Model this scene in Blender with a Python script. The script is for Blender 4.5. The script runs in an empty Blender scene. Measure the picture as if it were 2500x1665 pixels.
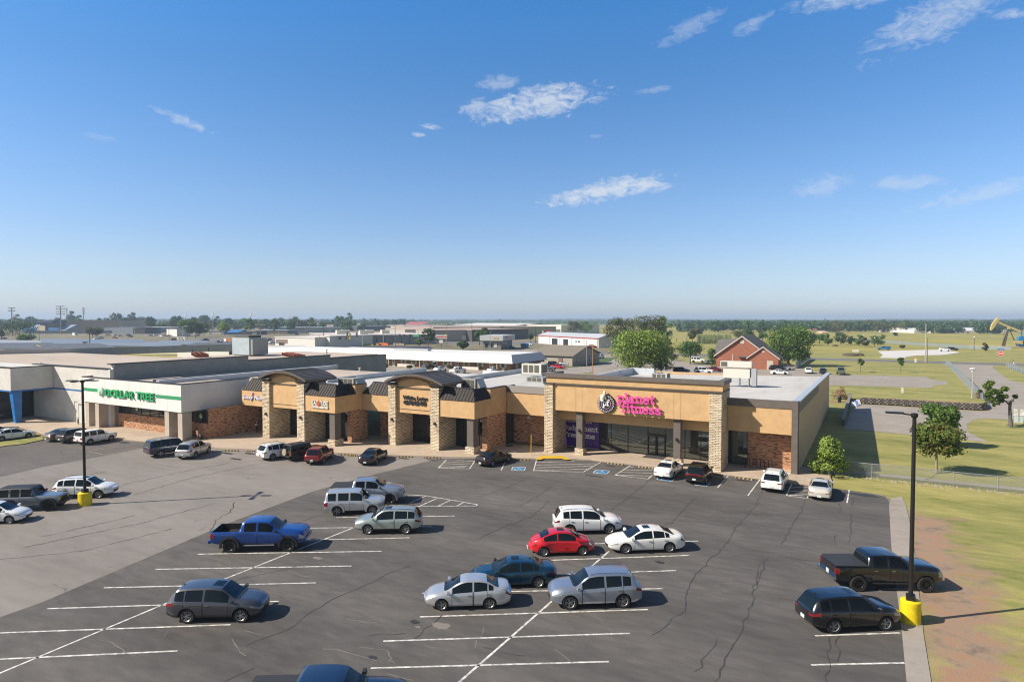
import bpy, bmesh, math, random
import numpy as np
from mathutils import Vector, Matrix
R = math.radians
rnd = random.Random(7)
SC = bpy.context.scene
COL = SC.collection
# ---------------------------------------------------------------- camera
# world: X runs along the shop fronts, Y runs away into the buildings, Z up, the walk in front of the shops at z = 0
FPX, EYE, HOR, YAW = 1560.0, 15.0, 780.0, R(29.4)
PIT = math.atan((832.5 - HOR) / FPX)
cam = bpy.data.cameras.new('camera'); co = bpy.data.objects.new('camera', cam); COL.objects.link(co)
cam.sensor_width = 36.0; cam.lens = FPX / 2500 * 36.0; cam.clip_start = .5; cam.clip_end = 30000
co.location = (0, 0, EYE); co.rotation_euler = (R(90) - PIT, 0, YAW)
SC.camera = co
# ---------------------------------------------------------------- sky, sun, exposure
SUN_AZ = Vector((-.750, -.661)); SUN_EL = R(37.7)
w = bpy.data.worlds.new('World'); SC.world = w; w.use_nodes = True
nt = w.node_tree; nt.nodes.clear()
def N(nt, t, **k):
    n = nt.nodes.new(t)
    for a, b in k.items(): setattr(n, a, b)
    return n
def mathn(nt, op, a, b=None, clamp=False):
    n = N(nt, 'ShaderNodeMath', operation=op, use_clamp=clamp)
    for i, v in enumerate((a, b)):
        if v is None: continue
        if isinstance(v, (int, float)): n.inputs[i].default_value = v
        else: nt.links.new(v, n.inputs[i])
    return n.outputs[0]
def ramp(nt, fac, stops, interp='LINEAR'):
    n = N(nt, 'ShaderNodeValToRGB'); e = n.color_ramp; e.interpolation = interp
    while len(e.elements) < len(stops): e.elements.new(.5)
    for el, (p, c) in zip(e.elements, stops):
        el.position = p; el.color = (c[0], c[1], c[2], 1) if not isinstance(c, (int, float)) else (c, c, c, 1)
    nt.links.new(fac, n.inputs[0]); return n.outputs[0]
def mix(nt, f, a, b, mode='MIX'):
    n = N(nt, 'ShaderNodeMix', data_type='RGBA', blend_type=mode)
    for s, v in ((n.inputs[0], f), (n.inputs[6], a), (n.inputs[7], b)):
        if isinstance(v, (int, float)): s.default_value = v
        elif isinstance(v, tuple): s.default_value = (v[0], v[1], v[2], 1)
        else: nt.links.new(v, s)
    return n.outputs[2]
def noise(nt, vec, scale, detail=4, rough=.55, dist=0.0):
    n = N(nt, 'ShaderNodeTexNoise'); n.inputs['Scale'].default_value = scale
    n.inputs['Detail'].default_value = detail; n.inputs['Roughness'].default_value = rough
    n.inputs['Distortion'].default_value = dist
    if vec is not None: nt.links.new(vec, n.inputs['Vector'])
    return n.outputs[0]
sky = N(nt, 'ShaderNodeTexSky', sky_type='NISHITA', sun_disc=False)
sky.sun_elevation = SUN_EL; sky.sun_rotation = math.atan2(SUN_AZ.x, SUN_AZ.y)
sky.altitude = 300; sky.air_density = 1.0; sky.dust_density = 0.6; sky.ozone_density = 2.2
hs = N(nt, 'ShaderNodeHueSaturation'); hs.inputs['Saturation'].default_value = 1.0
nt.links.new(sky.outputs[0], hs.inputs['Color'])
# thin fair-weather clouds: streaks of noise kept near the directions where the clouds hang
tc = N(nt, 'ShaderNodeTexCoord'); D = tc.outputs['Generated']
def pxdir(x, y):
    v = Vector(((x - 1250) / FPX, 1.0, -(y - 832.5) / FPX)); v.normalize()
    v.rotate(Matrix.Rotation(-PIT, 3, 'X')); v.rotate(Matrix.Rotation(YAW, 3, 'Z')); return v
def cloud(x, y, rx, ry, tilt, dens, seed):
    c = pxdir(x, y); right = Vector((0, 0, 1)).cross(c) * -1; right.normalize(); up = right.cross(c); up.normalize()
    if up.z < 0: up = -up
    t = R(tilt); e1 = right * math.cos(t) + up * math.sin(t); e2 = up * math.cos(t) - right * math.sin(t)
    def dot(v, k):
        n = N(nt, 'ShaderNodeVectorMath', operation='DOT_PRODUCT'); nt.links.new(D, n.inputs[0]); n.inputs[1].default_value = v * k
        return n.outputs['Value']
    a = dot(e1, FPX / rx); b = dot(e2, FPX / ry)
    off = (c.dot(e1) * FPX / rx, c.dot(e2) * FPX / ry)
    a = mathn(nt, 'SUBTRACT', a, off[0]); b = mathn(nt, 'SUBTRACT', b, off[1])
    r2 = mathn(nt, 'ADD', mathn(nt, 'MULTIPLY', a, a), mathn(nt, 'MULTIPLY', b, b))
    v = mathn(nt, 'SUBTRACT', mathn(nt, 'MULTIPLY', CN, 2.2), mathn(nt, 'MULTIPLY', r2, .75))
    v = mathn(nt, 'MULTIPLY', mathn(nt, 'SUBTRACT', v, .62), 1.7, True)
    if c.y < .3: v = mathn(nt, 'MULTIPLY', v, mathn(nt, 'GREATER_THAN', dot(c, 1.0), .5))
    return mathn(nt, 'MULTIPLY', v, dens * .85)
mp = N(nt, 'ShaderNodeMapping'); mp.inputs['Rotation'].default_value = (0, R(-7), 0); mp.inputs['Scale'].default_value = (44, 44, 96); nt.links.new(D, mp.inputs[0])
CN = noise(nt, mp.outputs[0], 1.0, 9, .66, .7)
tot = None
for args in [(1310, 252, 185, 48, 9, .8, 1.3), (1215, 205, 60, 26, 10, .4, 5.5), (1165, 262, 52, 22, 14, .55, 9.1), (1475, 466, 185, 34, 9, .9, 3.7), (1580, 452, 75, 24, 2, .85, 6.6),
             (450, 296, 70, 14, -16, .5, 2.2), (1052, 310, 30, 9, -5, .7, 8.8), (1023, 330, 24, 7, -5, .5, 12.), (1680, 70, 90, 26, 20, .3, 4.4), (1835, 62, 55, 20, 22, .35, 7.7),
             (2290, 40, 160, 52, 18, .5, 10.4), (2080, -2, 150, 22, -3, .5, 13.3), (2470, 35, 34, 12, 0, .5, 15.), (2005, 455, 75, 32, 10, .36, 16.2), (2215, 446, 90, 20, -3, .36, 17.7),
             (2400, 470, 170, 22, 9, .34, 18.9), (240, 335, 40, 9, -5, .22, 19.4), (1590, 222, 60, 9, 4, .3, 20.), (1455, 333, 22, 6, 0, .3, 21.), (700, -10, 60, 10, 0, .15, 22.)]:
    v = cloud(*args); tot = v if tot is None else mathn(nt, 'MAXIMUM', tot, v)
# sky tint: deeper blue ahead, paler towards horizon; warmed elsewhere to cut blue fill
sz = N(nt, 'ShaderNodeSeparateXYZ'); nt.links.new(D, sz.inputs[0])
deep = ramp(nt, sz.outputs[2], [(0, (.66, .74, 1.0)), (.08, (.72, .75, .89)), (.2, (.62, .78, .96)), (.34, (.45, .78, 1.03)), (.5, (.28, .86, 1.28))])
vd = N(nt, 'ShaderNodeVectorMath', operation='DOT_PRODUCT'); nt.links.new(D, vd.inputs[0]); vd.inputs[1].default_value = (-.49, .87, .05)
mr = N(nt, 'ShaderNodeMapRange', interpolation_type='SMOOTHSTEP'); nt.links.new(vd.outputs['Value'], mr.inputs[0]); mr.inputs[1].default_value = .2; mr.inputs[2].default_value = .72
blue = mix(nt, mr.outputs[0], (.76, .69, .60), deep)
cl = mix(nt, tot, mix(nt, 1.0, hs.outputs[0], blue, 'MULTIPLY'), (4.7, 4.95, 5.3))
bg = N(nt, 'ShaderNodeBackground'); bg.inputs['Strength'].default_value = 0.10
nt.links.new(cl, bg.inputs['Color'])
wo = N(nt, 'ShaderNodeOutputWorld'); nt.links.new(bg.outputs[0], wo.inputs[0])
sl = bpy.data.lights.new('sun', 'SUN'); sl.energy = 4.4; sl.angle = R(.5); sl.color = (1, .91, .78)
so = bpy.data.objects.new('sun', sl); COL.objects.link(so); so.location = (-60, -60, 80)
sd = Vector((SUN_AZ.x * math.cos(SUN_EL), SUN_AZ.y * math.cos(SUN_EL), math.sin(SUN_EL)))
so.rotation_euler = sd.to_track_quat('Z', 'Y').to_euler()
vs = SC.view_settings; vs.view_transform = 'Standard'; vs.look = 'None'; vs.gamma = 1; vs.exposure = 0.7; vs.use_curve_mapping = False
SC.cycles.use_denoising = True; SC.cycles.pixel_filter_type = 'BLACKMAN_HARRIS'; SC.cycles.filter_width = 1.15; SC.cycles.max_bounces = 6; SC.cycles.diffuse_bounces = 3; SC.cycles.glossy_bounces = 3
SC.cycles.transmission_bounces = 4; SC.cycles.transparent_max_bounces = 12; SC.cycles.volume_bounces = 0; SC.cycles.sample_clamp_indirect = 6
SC.cycles.caustics_reflective = False; SC.cycles.caustics_refractive = False

def P(x, y, z=0.0):
    """photo pixel -> point on the level at height z"""
    cx = (x - 1250) / FPX; cz = -(y - 832.5) / FPX
    r = (cx, math.cos(PIT) + cz * math.sin(PIT), -math.sin(PIT) + cz * math.cos(PIT)); t = (z - EYE) / r[2]
    X, Y = r[0] * t, r[1] * t
    return Vector((X * math.cos(YAW) - Y * math.sin(YAW), X * math.sin(YAW) + Y * math.cos(YAW), z))

# ---------------------------------------------------------------- materials
MATS = {}
def mat(name, col=(.5, .5, .5), rough=.7, metal=0, coat=0, spec=.5, var=0.0, vscale=1.0, bump=0.0, bscale=20, col2=None, emit=None, sub=None):
    if name in MATS: return MATS[name]
    m = bpy.data.materials.new(name); m.use_nodes = True; t = m.node_tree; b = t.nodes['Principled BSDF']
    b.inputs['Base Color'].default_value = (*col, 1); b.inputs['Roughness'].default_value = rough
    b.inputs['Metallic'].default_value = metal; b.inputs['Coat Weight'].default_value = coat; b.inputs['Coat Roughness'].default_value = .04
    b.inputs['Specular IOR Level'].default_value = spec
    g = N(t, 'ShaderNodeNewGeometry').outputs['Position'] if (var or bump or col2) else None
    if var or col2:
        n = noise(t, g, vscale, 6, .6)
        c2 = col2 or tuple(c * (1 - var) for c in col); c1 = tuple(min(1, c * (1 + var * .6)) for c in col) if not col2 else col
        t.links.new(ramp(t, n, [(.35, c2), (.65, c1)]), b.inputs['Base Color'])
    if bump:
        bn = N(t, 'ShaderNodeBump'); bn.inputs['Strength'].default_value = bump; bn.inputs['Distance'].default_value = .05
        t.links.new(noise(t, g, bscale, 4), bn.inputs['Height']); t.links.new(bn.outputs[0], b.inputs['Normal'])
    if emit:
        b.inputs['Emission Color'].default_value = (*emit, 1); b.inputs['Emission Strength'].default_value = 1
    MATS[name] = m; return m

# ---------------------------------------------------------------- mesh builder
def link(o): COL.objects.link(o); return o
def tag(o, label, cat, group=None, kind=None):
    if label: o['label'] = label
    if cat: o['category'] = cat
    if group: o['group'] = group
    if kind: o['kind'] = kind
    return o
def empty(name, loc=(0, 0, 0), rz=0.0, label=None, cat=None, group=None):
    o = link(bpy.data.objects.new(name, None)); o.location = loc; o.rotation_euler = (0, 0, rz); o.empty_display_size = .3
    return tag(o, label, cat, group)
class MB:
    def __init__(s): s.v = []; s.f = []; s.m = []; s.cur = 0
    def add(s, vs, fs, m=None):
        n = len(s.v); s.v += [tuple(p) for p in vs]
        for f in fs: s.f.append(tuple(i + n for i in f)); s.m.append(s.cur if m is None else m)
        return s
    def box(s, x0, x1, y0, y1, z0, z1, m=None):
        return s.add([(x0, y0, z0), (x1, y0, z0), (x1, y1, z0), (x0, y1, z0), (x0, y0, z1), (x1, y0, z1), (x1, y1, z1), (x0, y1, z1)],
                     [(0, 3, 2, 1), (4, 5, 6, 7), (0, 1, 5, 4), (1, 2, 6, 5), (2, 3, 7, 6), (3, 0, 4, 7)], m)
    def hexa(s, b, t, m=None):    # bottom quad, top quad (same winding, ccw from above)
        return s.add(list(b) + list(t), [(3, 2, 1, 0), (4, 5, 6, 7), (0, 1, 5, 4), (1, 2, 6, 5), (2, 3, 7, 6), (3, 0, 4, 7)], m)
    def poly(s, pts, z, m=None): return s.add([(p[0], p[1], z) for p in pts], [tuple(range(len(pts)))], m)
    def prism(s, pts, z0, z1, m=None):   # plan polygon (ccw) extruded
        n = len(pts); vs = [(p[0], p[1], z0) for p in pts] + [(p[0], p[1], z1) for p in pts]
        return s.add(vs, [tuple(range(n))[::-1], tuple(range(n, 2 * n))] + [(i, (i + 1) % n, (i + 1) % n + n, i + n) for i in range(n)], m)
    def xz(s, pts, y0, y1, m=None):      # outline in x,z extruded along y
        n = len(pts); vs = [(p[0], y0, p[1]) for p in pts] + [(p[0], y1, p[1]) for p in pts]
        return s.add(vs, [tuple(range(n)), tuple(range(n, 2 * n))[::-1]] + [(i, i + n, (i + 1) % n + n, (i + 1) % n) for i in range(n)], m)
    def yz(s, pts, x0, x1, m=None):
        n = len(pts); vs = [(x0, p[0], p[1]) for p in pts] + [(x1, p[0], p[1]) for p in pts]
        return s.add(vs, [tuple(range(n))[::-1], tuple(range(n, 2 * n))] + [(i, (i + 1) % n, (i + 1) % n + n, i + n) for i in range(n)], m)
    def tube(s, pts, r, n=6, m=None, cap=True):
        pts = [Vector(p) for p in pts]; rs = r if isinstance(r, (list, tuple)) else [r] * len(pts); vs = []; fs = []
        ref = None
        for i, p in enumerate(pts):
            d = (pts[min(i + 1, len(pts) - 1)] - pts[max(i - 1, 0)]).normalized()
            if ref is None: ref = Vector((0, 0, 1)) if abs(d.z) < .9 else Vector((1, 0, 0))
            u = d.cross(ref); u = u.normalized() if u.length > 1e-5 else Vector((1, 0, 0)); v = u.cross(d)
            for k in range(n):
                a = 2 * math.pi * k / n; vs.append(p + (u * math.cos(a) + v * math.sin(a)) * rs[i])
        for i in range(len(pts) - 1):
            for k in range(n): fs.append((i * n + k, i * n + (k + 1) % n, (i + 1) * n + (k + 1) % n, (i + 1) * n + k))
        if cap: fs += [tuple(range(n))[::-1], tuple(range((len(pts) - 1) * n, len(pts) * n))]
        return s.add(vs, fs, m)
    def lathe(s, prof, c=(0, 0, 0), n=16, axis='z', m=None):   # prof: (r, h)
        vs = []; fs = []
        for r, h in prof:
            for k in range(n):
                a = 2 * math.pi * k / n; x, y = r * math.cos(a), r * math.sin(a)
                p = {'z': (x, y, h), 'y': (x, h, y), 'x': (h, x, y)}[axis]; vs.append((p[0] + c[0], p[1] + c[1], p[2] + c[2]))
        for i in range(len(prof) - 1):
            for k in range(n): fs.append((i * n + k, i * n + (k + 1) % n, (i + 1) * n + (k + 1) % n, (i + 1) * n + k))
        return s.add(vs, fs, m)
    def mesh(s, name, mats, smooth=False, fix=True):
        me = bpy.data.meshes.new(name); me.from_pydata(s.v, [], s.f)
        for x in (mats if isinstance(mats, (list, tuple)) else [mats]): me.materials.append(x)
        me.polygons.foreach_set('material_index', s.m)
        if fix:
            bm = bmesh.new(); bm.from_mesh(me); bmesh.ops.recalc_face_normals(bm, faces=bm.faces); bm.to_mesh(me); bm.free()
        if smooth:
            me.polygons.foreach_set('use_smooth', [True] * len(me.polygons)); me.set_sharp_from_angle(angle=R(smooth if smooth is not True else 40))
        me.update(); return me
    def build(s, name, mats, parent=None, smooth=False, loc=None, label=None, cat=None, group=None, kind=None, fix=True):
        o = link(bpy.data.objects.new(name, s.mesh(name, mats, smooth, fix)))
        if parent: o.parent = parent
        if loc is not None: o.location = loc
        return tag(o, label, cat, group, kind)
def copy_tree(o, parent=None):
    c = o.copy(); COL.objects.link(c)
    if parent is not None: c.parent = parent
    for ch in list(KIDS.get(o.name, ())) or list(o.children): copy_tree(ch, c)
    return c
KIDS = {}
# ---------------------------------------------------------------- vehicles
def pchip(pts, x):
    n = len(pts)
    if x <= pts[0][0]: return pts[0][1]
    if x >= pts[-1][0]: return pts[-1][1]
    d = [(pts[i + 1][1] - pts[i][1]) / (pts[i + 1][0] - pts[i][0]) for i in range(n - 1)]
    m = [d[0]] + [0 if d[i - 1] * d[i] <= 0 else 2 * d[i - 1] * d[i] / (d[i - 1] + d[i]) for i in range(1, n - 1)] + [d[-1]]
    for i in range(n - 1):
        if x <= pts[i + 1][0]:
            h = pts[i + 1][0] - pts[i][0]; t = (x - pts[i][0]) / h
            return (2 * t**3 - 3 * t * t + 1) * pts[i][1] + (t**3 - 2 * t * t + t) * h * m[i] + (-2 * t**3 + 3 * t * t) * pts[i + 1][1] + (t**3 - t * t) * h * m[i + 1]
glass_m = mat('car glass', (.006, .010, .013), .04, 0, 0, .38)
tint_m = mat('tinted glass', (.003, .004, .005), .05, 0, 0, .3)
tyre_m = mat('tyre rubber', (.018, .018, .018), .85)
rim_m = mat('alloy rim', (.30, .30, .31), .35, .5)
rimdark_m = mat('dark wheel', (.03, .03, .032), .4, .6)
trim_m = mat('black trim', (.02, .02, .021), .6)
seam_m = mat('panel gap', (.006, .006, .006), .9)
chrome_m = mat('chrome', (.75, .75, .76), .12, 1)
lamp_m = mat('headlamp lens', (.36, .38, .40), .12, .3, 1)
tail_m = mat('tail lamp lens', (.20, .006, .010), .18, 0, .6)
amber_m = mat('amber lens', (.75, .22, .02), .2, 0, 1)
plate_m = mat('white number plate', (.62, .66, .66), .5)
rplate_m = mat('red number plate', (.45, .03, .05), .5)
under_m = mat('car underside', (.01, .01, .01), .9)
PAINTS = dict(white=((.78, .79, .80), 0, .3), pearl=((.74, .74, .72), 0, .3), silver=((.52, .54, .57), .55, .3), bluesilver=((.30, .34, .41), .6, .3), greensilver=((.38, .44, .42), .5, .32),
              grey=((.075, .078, .095), .5, .3), darkgrey=((.07, .07, .072), .5, .32), black=((.006, .006, .008), 0, .22), navy=((.012, .022, .055), .3, .28), blue=((.006, .055, .27), .35, .28), teal=((.006, .045, .09), .5, .28),
              red=((.50, .006, .012), 0, .26), darkred=((.20, .012, .018), .35, .3), jeepgrey=((.16, .18, .21), .35, .38), mud=((.07, .045, .032), .1, .7), champagne=((.36, .32, .28), .5, .32), beige=((.66, .63, .57), .3, .32), green=((.10, .16, .13), .4, .35), skyblue=((.02, .16, .38), .3, .3), tan=((.20, .175, .15), .5, .32))
def paint(n):
    c, me, ro = PAINTS[n]; return mat('paint ' + n, c, ro, me, 1.0 if n != 'mud' else 0, .5, var=.0 if n != 'mud' else .5, vscale=3)
ROWS = 13
WMESH = {}
def wheel_meshes(r, w, style):
    key = (round(r, 3), style)
    if key in WMESH: return WMESH[key]
    b = MB(); rr = r * (.60 if style in ('off', 'dark', 'mudw') else .68)
    b.lathe([(rr, -w / 2 + .02), (r * .93, -w / 2), (r * .985, -w / 2 + .03), (r, -w / 4), (r, w / 4), (r * .985, w / 2 - .03), (r * .93, w / 2), (rr, w / 2 - .02)], n=28, axis='y')
    if style == 'off':
        for k in range(22):
            a = 2 * math.pi * k / 22; c, s_ = math.cos(a), math.sin(a); t = .035
            q = [(c * (r - .01) - s_ * t, s_ * (r - .01) + c * t), (c * (r - .01) + s_ * t, s_ * (r - .01) - c * t), (c * (r + .012) + s_ * t, s_ * (r + .012) - c * t), (c * (r + .012) - s_ * t, s_ * (r + .012) + c * t)]
            b.xz(q, -w / 2 + .01, w / 2 - .01)
    tm = b.mesh('wheel', [tyre_m if style != 'mudw' else mat('muddy tyre', (.06, .04, .03), .95)], 35)
    b = MB(); lip = 1 if style in ('off', 'dark') else 0
    b.lathe([(rr, w / 2 - .02), (rr * .99, w / 2 - .005), (rr * .9, w / 2 - .03), (rr * .88, w / 2 - .07)], n=28, axis='y', m=lip)
    b.lathe([(rr * .9, w / 2 - .085), (.001, w / 2 - .085)], n=28, axis='y', m=1)
    b.lathe([(.001, w / 2 - .02), (rr * .17, w / 2 - .025), (rr * .2, w / 2 - .07)], n=14, axis='y', m=lip)
    ns, wd = {'5': (5, .13), '10': (10, .06), '7': (7, .09), '5d': (10, .055), 'off': (8, .08), 'dark': (6, .09), 'cap': (9, .1), 'mudw': (5, .14)}[style]
    for k in range(ns):
        a = 2 * math.pi * k / ns
        if style == '5d': a = 2 * math.pi * (k // 2) / 5 + (.22 if k % 2 else -.22)
        c, s_ = math.cos(a), math.sin(a); q = []
        for rad, t in ((rr * .14, wd * rr * 1.1), (rr * .93, wd * rr * 1.5)):
            q.append(((c * rad - s_ * t), (s_ * rad + c * t))); q.append(((c * rad + s_ * t), (s_ * rad - c * t)))
        b.xz([q[0], q[1], q[3], q[2]], w / 2 - .075, w / 2 - .028, m=lip if style not in ('off',) else 0 if k % 4 == 9 else 1)
    rm = b.mesh('rim', [rim_m if style != 'mudw' else mat('muddy rim', (.1, .075, .055), .9), rimdark_m], 30)
    WMESH[key] = (tm, rm); return WMESH[key]

def vehicle_meshes(S):
    """one closed shell from lofted sections, wheel wells and bed cut out, then split by region into the parts' meshes"""
    L, W, H = S['L'], S['W'], S['H']; zb = S['zb']; hl = L / 2; hw0 = W / 2
    top, belt = S['top'], S['belt']; kf, kr = S.get('kf', .2), S.get('kr', .13); xf = S.get('xf', hl - .9); xr_ = S.get('xr', -hl + .8)
    ws0, ws1 = S['ws']; rw0, rw1 = S['rw']       # windscreen x range (roof end, cowl); rear glass (deck end, roof end)
    wins = S['win']; doors = S['doors']
    axF, axR = S['axF'], S['axF'] - S['wb']; r = S['r']
    xs = set([-hl, hl, ws0, ws1, rw0, rw1, -hl + .04, hl - .04, -hl + .12, hl - .12, hl - .28, -hl + .26])
    for a, b in wins: xs |= {a, b}
    for a, b in doors: xs |= {a, b, a + .011, b - .011}
    for p in top: xs.add(p[0])
    k = -hl
    while k < hl: xs.add(round(k, 3)); k += L / 30
    xs = sorted(x for x in xs if -hl <= x <= hl); q = [xs[0]]
    keep = set(); [keep.update((a, b, a + .011, b - .011)) for a, b in doors]; [keep.update((a, b)) for a, b in wins]; keep |= {ws0, ws1, rw0, rw1, hl}
    for x in xs[1:]:
        if x - q[-1] > .05 or x in keep:
            if x in keep and x - q[-1] < .02 and q[-1] not in keep: q[-1] = x
            elif x - q[-1] > 1e-4: q.append(x)
    xs = q
    def hw(x):
        t = max(0, (x - xf) / (hl - xf)); u = max(0, (xr_ - x) / (xr_ + hl))
        return hw0 * (1 - kf * t ** 2.3 - kr * u ** 2.5)
    def bottom(x):
        t = max(0, (x - (hl - .55)) / .55); u = max(0, ((-hl + .6) - x) / .6)
        return zb + .10 * t ** 2 + .14 * u ** 2
    fend = S.get('fend', 0)
    def section(x):
        h = hw(x); z0 = bottom(x); bz = pchip(belt, x); tz = pchip(top, x); bz = min(bz, tz - .02); g = tz - bz; e = bz - z0
        kk = min(1, g / .38); rwid = S['rwid'] * min(1, h / (hw0 * .97)); rwid = h * .86 * (1 - kk) + rwid * kk
        fb = fend * max(math.exp(-((x - axF) / .38) ** 2), math.exp(-((x - axR) / .38) ** 2))
        hs_ = h - S.get('waist', 0) * (1 - min(1, fb / max(fend, 1e-6))) if fend else h
        P_ = [(0, z0), (h * .80, z0), (h * .945, z0 + .035), (h * .985 + fb * .5 - (h - hs_) * .2, z0 + .2 * e), (hs_ * 1.0 + fb, z0 + .48 * e), (hs_ * .992 + fb * .6, z0 + .76 * e), (hs_ * .968, bz - .03), (hs_ * .93 - (h - hs_) * .0, bz + .012)]
        y7 = P_[7][0]; zt = tz - .085 * kk - .012; y9 = rwid + .03 * kk
        P_ += [((y7 + y9) / 2 + .018 * kk, (bz + .012 + zt) / 2), (y9, zt), (y9 - .075 * kk - .04 * (1 - kk), tz - .022 * kk - .004), (y9 * .5, tz - .004), (0, tz + S.get('crown', .0) * kk)]
        return P_
    b = MB(); reg = {}
    def rid(name):
        if name not in reg: reg[name] = len(reg)
        return reg[name]
    for nme in ('paint', 'seam', 'trim', 'well', 'black'): rid(nme)
    rings = []
    for x in xs:
        sec = section(x); ids = []
        for sgn in (1, -1):
            col = []
            for j, (y, z) in enumerate(sec):
                if sgn == -1 and j in (0, ROWS - 1): col.append(ids[0][j]); continue
                col.append(len(b.v)); b.v.append((x, y * sgn, z))
            ids.append(col)
        rings.append(ids)
    clad = S.get('clad'); hlr = S.get('hl_rows', (5, 6)); tlr = S.get('tl_rows', (5, 6)); hlx = S.get('hl_len', .42); tlx = S.get('tl_len', .34)
    def region(xm, j, sgn, x0, x1):
        sd = 'L' if sgn == 1 else 'R'
        if j <= 0: return 'black'
        if 10 <= j:
            if ws0 <= xm <= ws1: return 'windscreen'
            if rw0 <= xm <= rw1 and not S.get('norear'): return 'rear_window'
            if S.get('sun') and S['sun'][0] <= xm <= S['sun'][1] and j == 11: return 'sunroof'
            if S.get('softtop') and rw0 - .1 <= xm <= ws0: return 'black'
        if j == 9 and S.get('blackpillar') and rw1 <= xm <= ws0: return 'black'
        if j in (7, 8):
            for k_, (a, c) in enumerate(wins):
                if a <= xm <= c: return 'side_window|%s%d' % (sd, k_)
            if S.get('darkpillar') and wins[0][0] <= xm <= wins[-1][1]: return 'black'
        if S.get('softtop') and j >= 8 and rw0 - .1 <= xm <= ws0: return 'black'
        if 2 <= j <= 6:
            for k_, (a, c) in enumerate(doors):
                if a <= xm <= c:
                    if x1 - x0 < .03: return 'seam'
                    if j == 2: return 'trim' if clad else 'paint'
                    return 'door|%s%d' % (sd, k_)
        if hlr[0] <= j < hlr[1] and xm > hl - hlx: return 'headlight|' + sd
        if tlr[0] <= j < tlr[1] and xm < -hl + tlx: return 'tail_light|' + sd
        if j <= 2 and clad: return 'trim'
        return 'paint'
    for i in range(len(xs) - 1):
        for si, sgn in ((0, 1), (1, -1)):
            for j in range(ROWS - 1):
                A, B_, C_, D_ = rings[i][si][j], rings[i + 1][si][j], rings[i + 1][si][j + 1], rings[i][si][j + 1]
                f = (A, B_, C_, D_) if sgn == -1 else (D_, C_, B_, A)
                b.f.append(f); b.m.append(rid(region((xs[i] + xs[i + 1]) / 2, j, sgn, xs[i], xs[i + 1])))
    fr = [-1, -.84, -.62, -.36, -.14, .14, .36, .62, .84, 1]
    gr = S.get('grille', (3, 5, .62)); gbl = S.get('lower', (1, 3, .7))
    for end, ri in (('F', rings[-1]), ('B', rings[0])):
        sg = 1 if end == 'F' else -1; bul = S.get('nose', .10) if end == 'F' else S.get('tailb', .05); grid = []
        for j in range(ROWS):
            l, r_ = ri[0][j], ri[1][j]
            if j in (0, ROWS - 1): grid.append([l] * 10); continue
            row = [l]; vl, vr = b.v[l], b.v[r_]
            for f in fr[1:-1][::1]:
                row.append(len(b.v)); y = vl[1] * -f; wv = math.sin(math.pi * min(1, max(0, j / (ROWS - 1)))) ** .5
                b.v.append((vl[0] + sg * bul * (1 - f * f) * wv, y, vl[2]))
            row.append(r_); grid.append(row)
        for j in range(ROWS - 1):
            for c in range(9):
                q4 = [grid[j][c], grid[j][c + 1], grid[j + 1][c + 1], grid[j + 1][c]]; q4 = [v for n_, v in enumerate(q4) if v not in q4[:n_]]
                if len(q4) < 3: continue
                fm = abs((fr[c] + fr[c + 1]) / 2); sd = 'L' if c < 4.5 else 'R'; rg = 'paint'
                if end == 'F':
                    if hlr[0] <= j < hlr[1] and fm > S.get('hl_in', .6): rg = 'headlight|' + sd
                    elif gr[0] <= j < gr[1] and fm < gr[2]: rg = 'grille'
                    elif gbl[0] <= j < gbl[1] and fm < gbl[2]: rg = 'trim'
                    elif j <= 1: rg = 'trim'
                else:
                    if tlr[0] <= j < tlr[1] and fm > S.get('tl_in', .5): rg = 'tail_light|' + sd
                    elif j <= (2 if clad else 1): rg = 'trim'
                b.f.append(tuple(q4 if sg == 1 else q4[::-1])); b.m.append(rid(rg))
    names = list(reg)
    mats = [bpy.data.materials.get('_r%d' % i) or bpy.data.materials.new('_r%d' % i) for i in range(len(names) + 2)]
    me = b.mesh('shell', mats); ob = link(bpy.data.objects.new('shell', me))
    c = MB(); rr = r * S.get('well', 1.16)
    for ax in (axF, axR):
        for sgn in (1, -1):
            y0, y1 = sorted((sgn * (hw0 - .36), sgn * (hw0 + .3)))
            pts = [(ax + rr * math.cos(a), r + rr * math.sin(a)) for a in [math.pi * 2 * t / 28 for t in range(28)]]
            c.xz(pts, y0, y1, m=reg['well'])
    if S.get('bed'):
        x0, x1, zf = S['bed']; c.box(x0, x1, -hw0 + .13, hw0 - .13, zf, H + 1, m=reg['well'])
    cm = c.mesh('cut', mats); oc = link(bpy.data.objects.new('cut', cm))
    md = ob.modifiers.new('b', 'BOOLEAN'); md.object = oc; md.operation = 'DIFFERENCE'; md.solver = 'EXACT'
    dg = bpy.context.evaluated_depsgraph_get(); ev = ob.evaluated_get(dg)
    me2 = bpy.data.meshes.new_from_object(ev, depsgraph=dg); bpy.data.objects.remove(ob); bpy.data.objects.remove(oc)
    V = [tuple(v.co) for v in me2.vertices]; out = {}
    part_of = {}
    for p in me2.polygons:
        nm = names[p.material_index] if p.material_index < len(names) else 'well'
        tgt = 'body' if nm in ('paint', 'seam', 'trim', 'well', 'black') else nm
        mi = {'paint': 0, 'seam': 1, 'trim': 2, 'well': 3, 'black': 2}.get(nm, 0)
        part_of.setdefault(tgt, []).append((tuple(p.vertices), mi))
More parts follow.
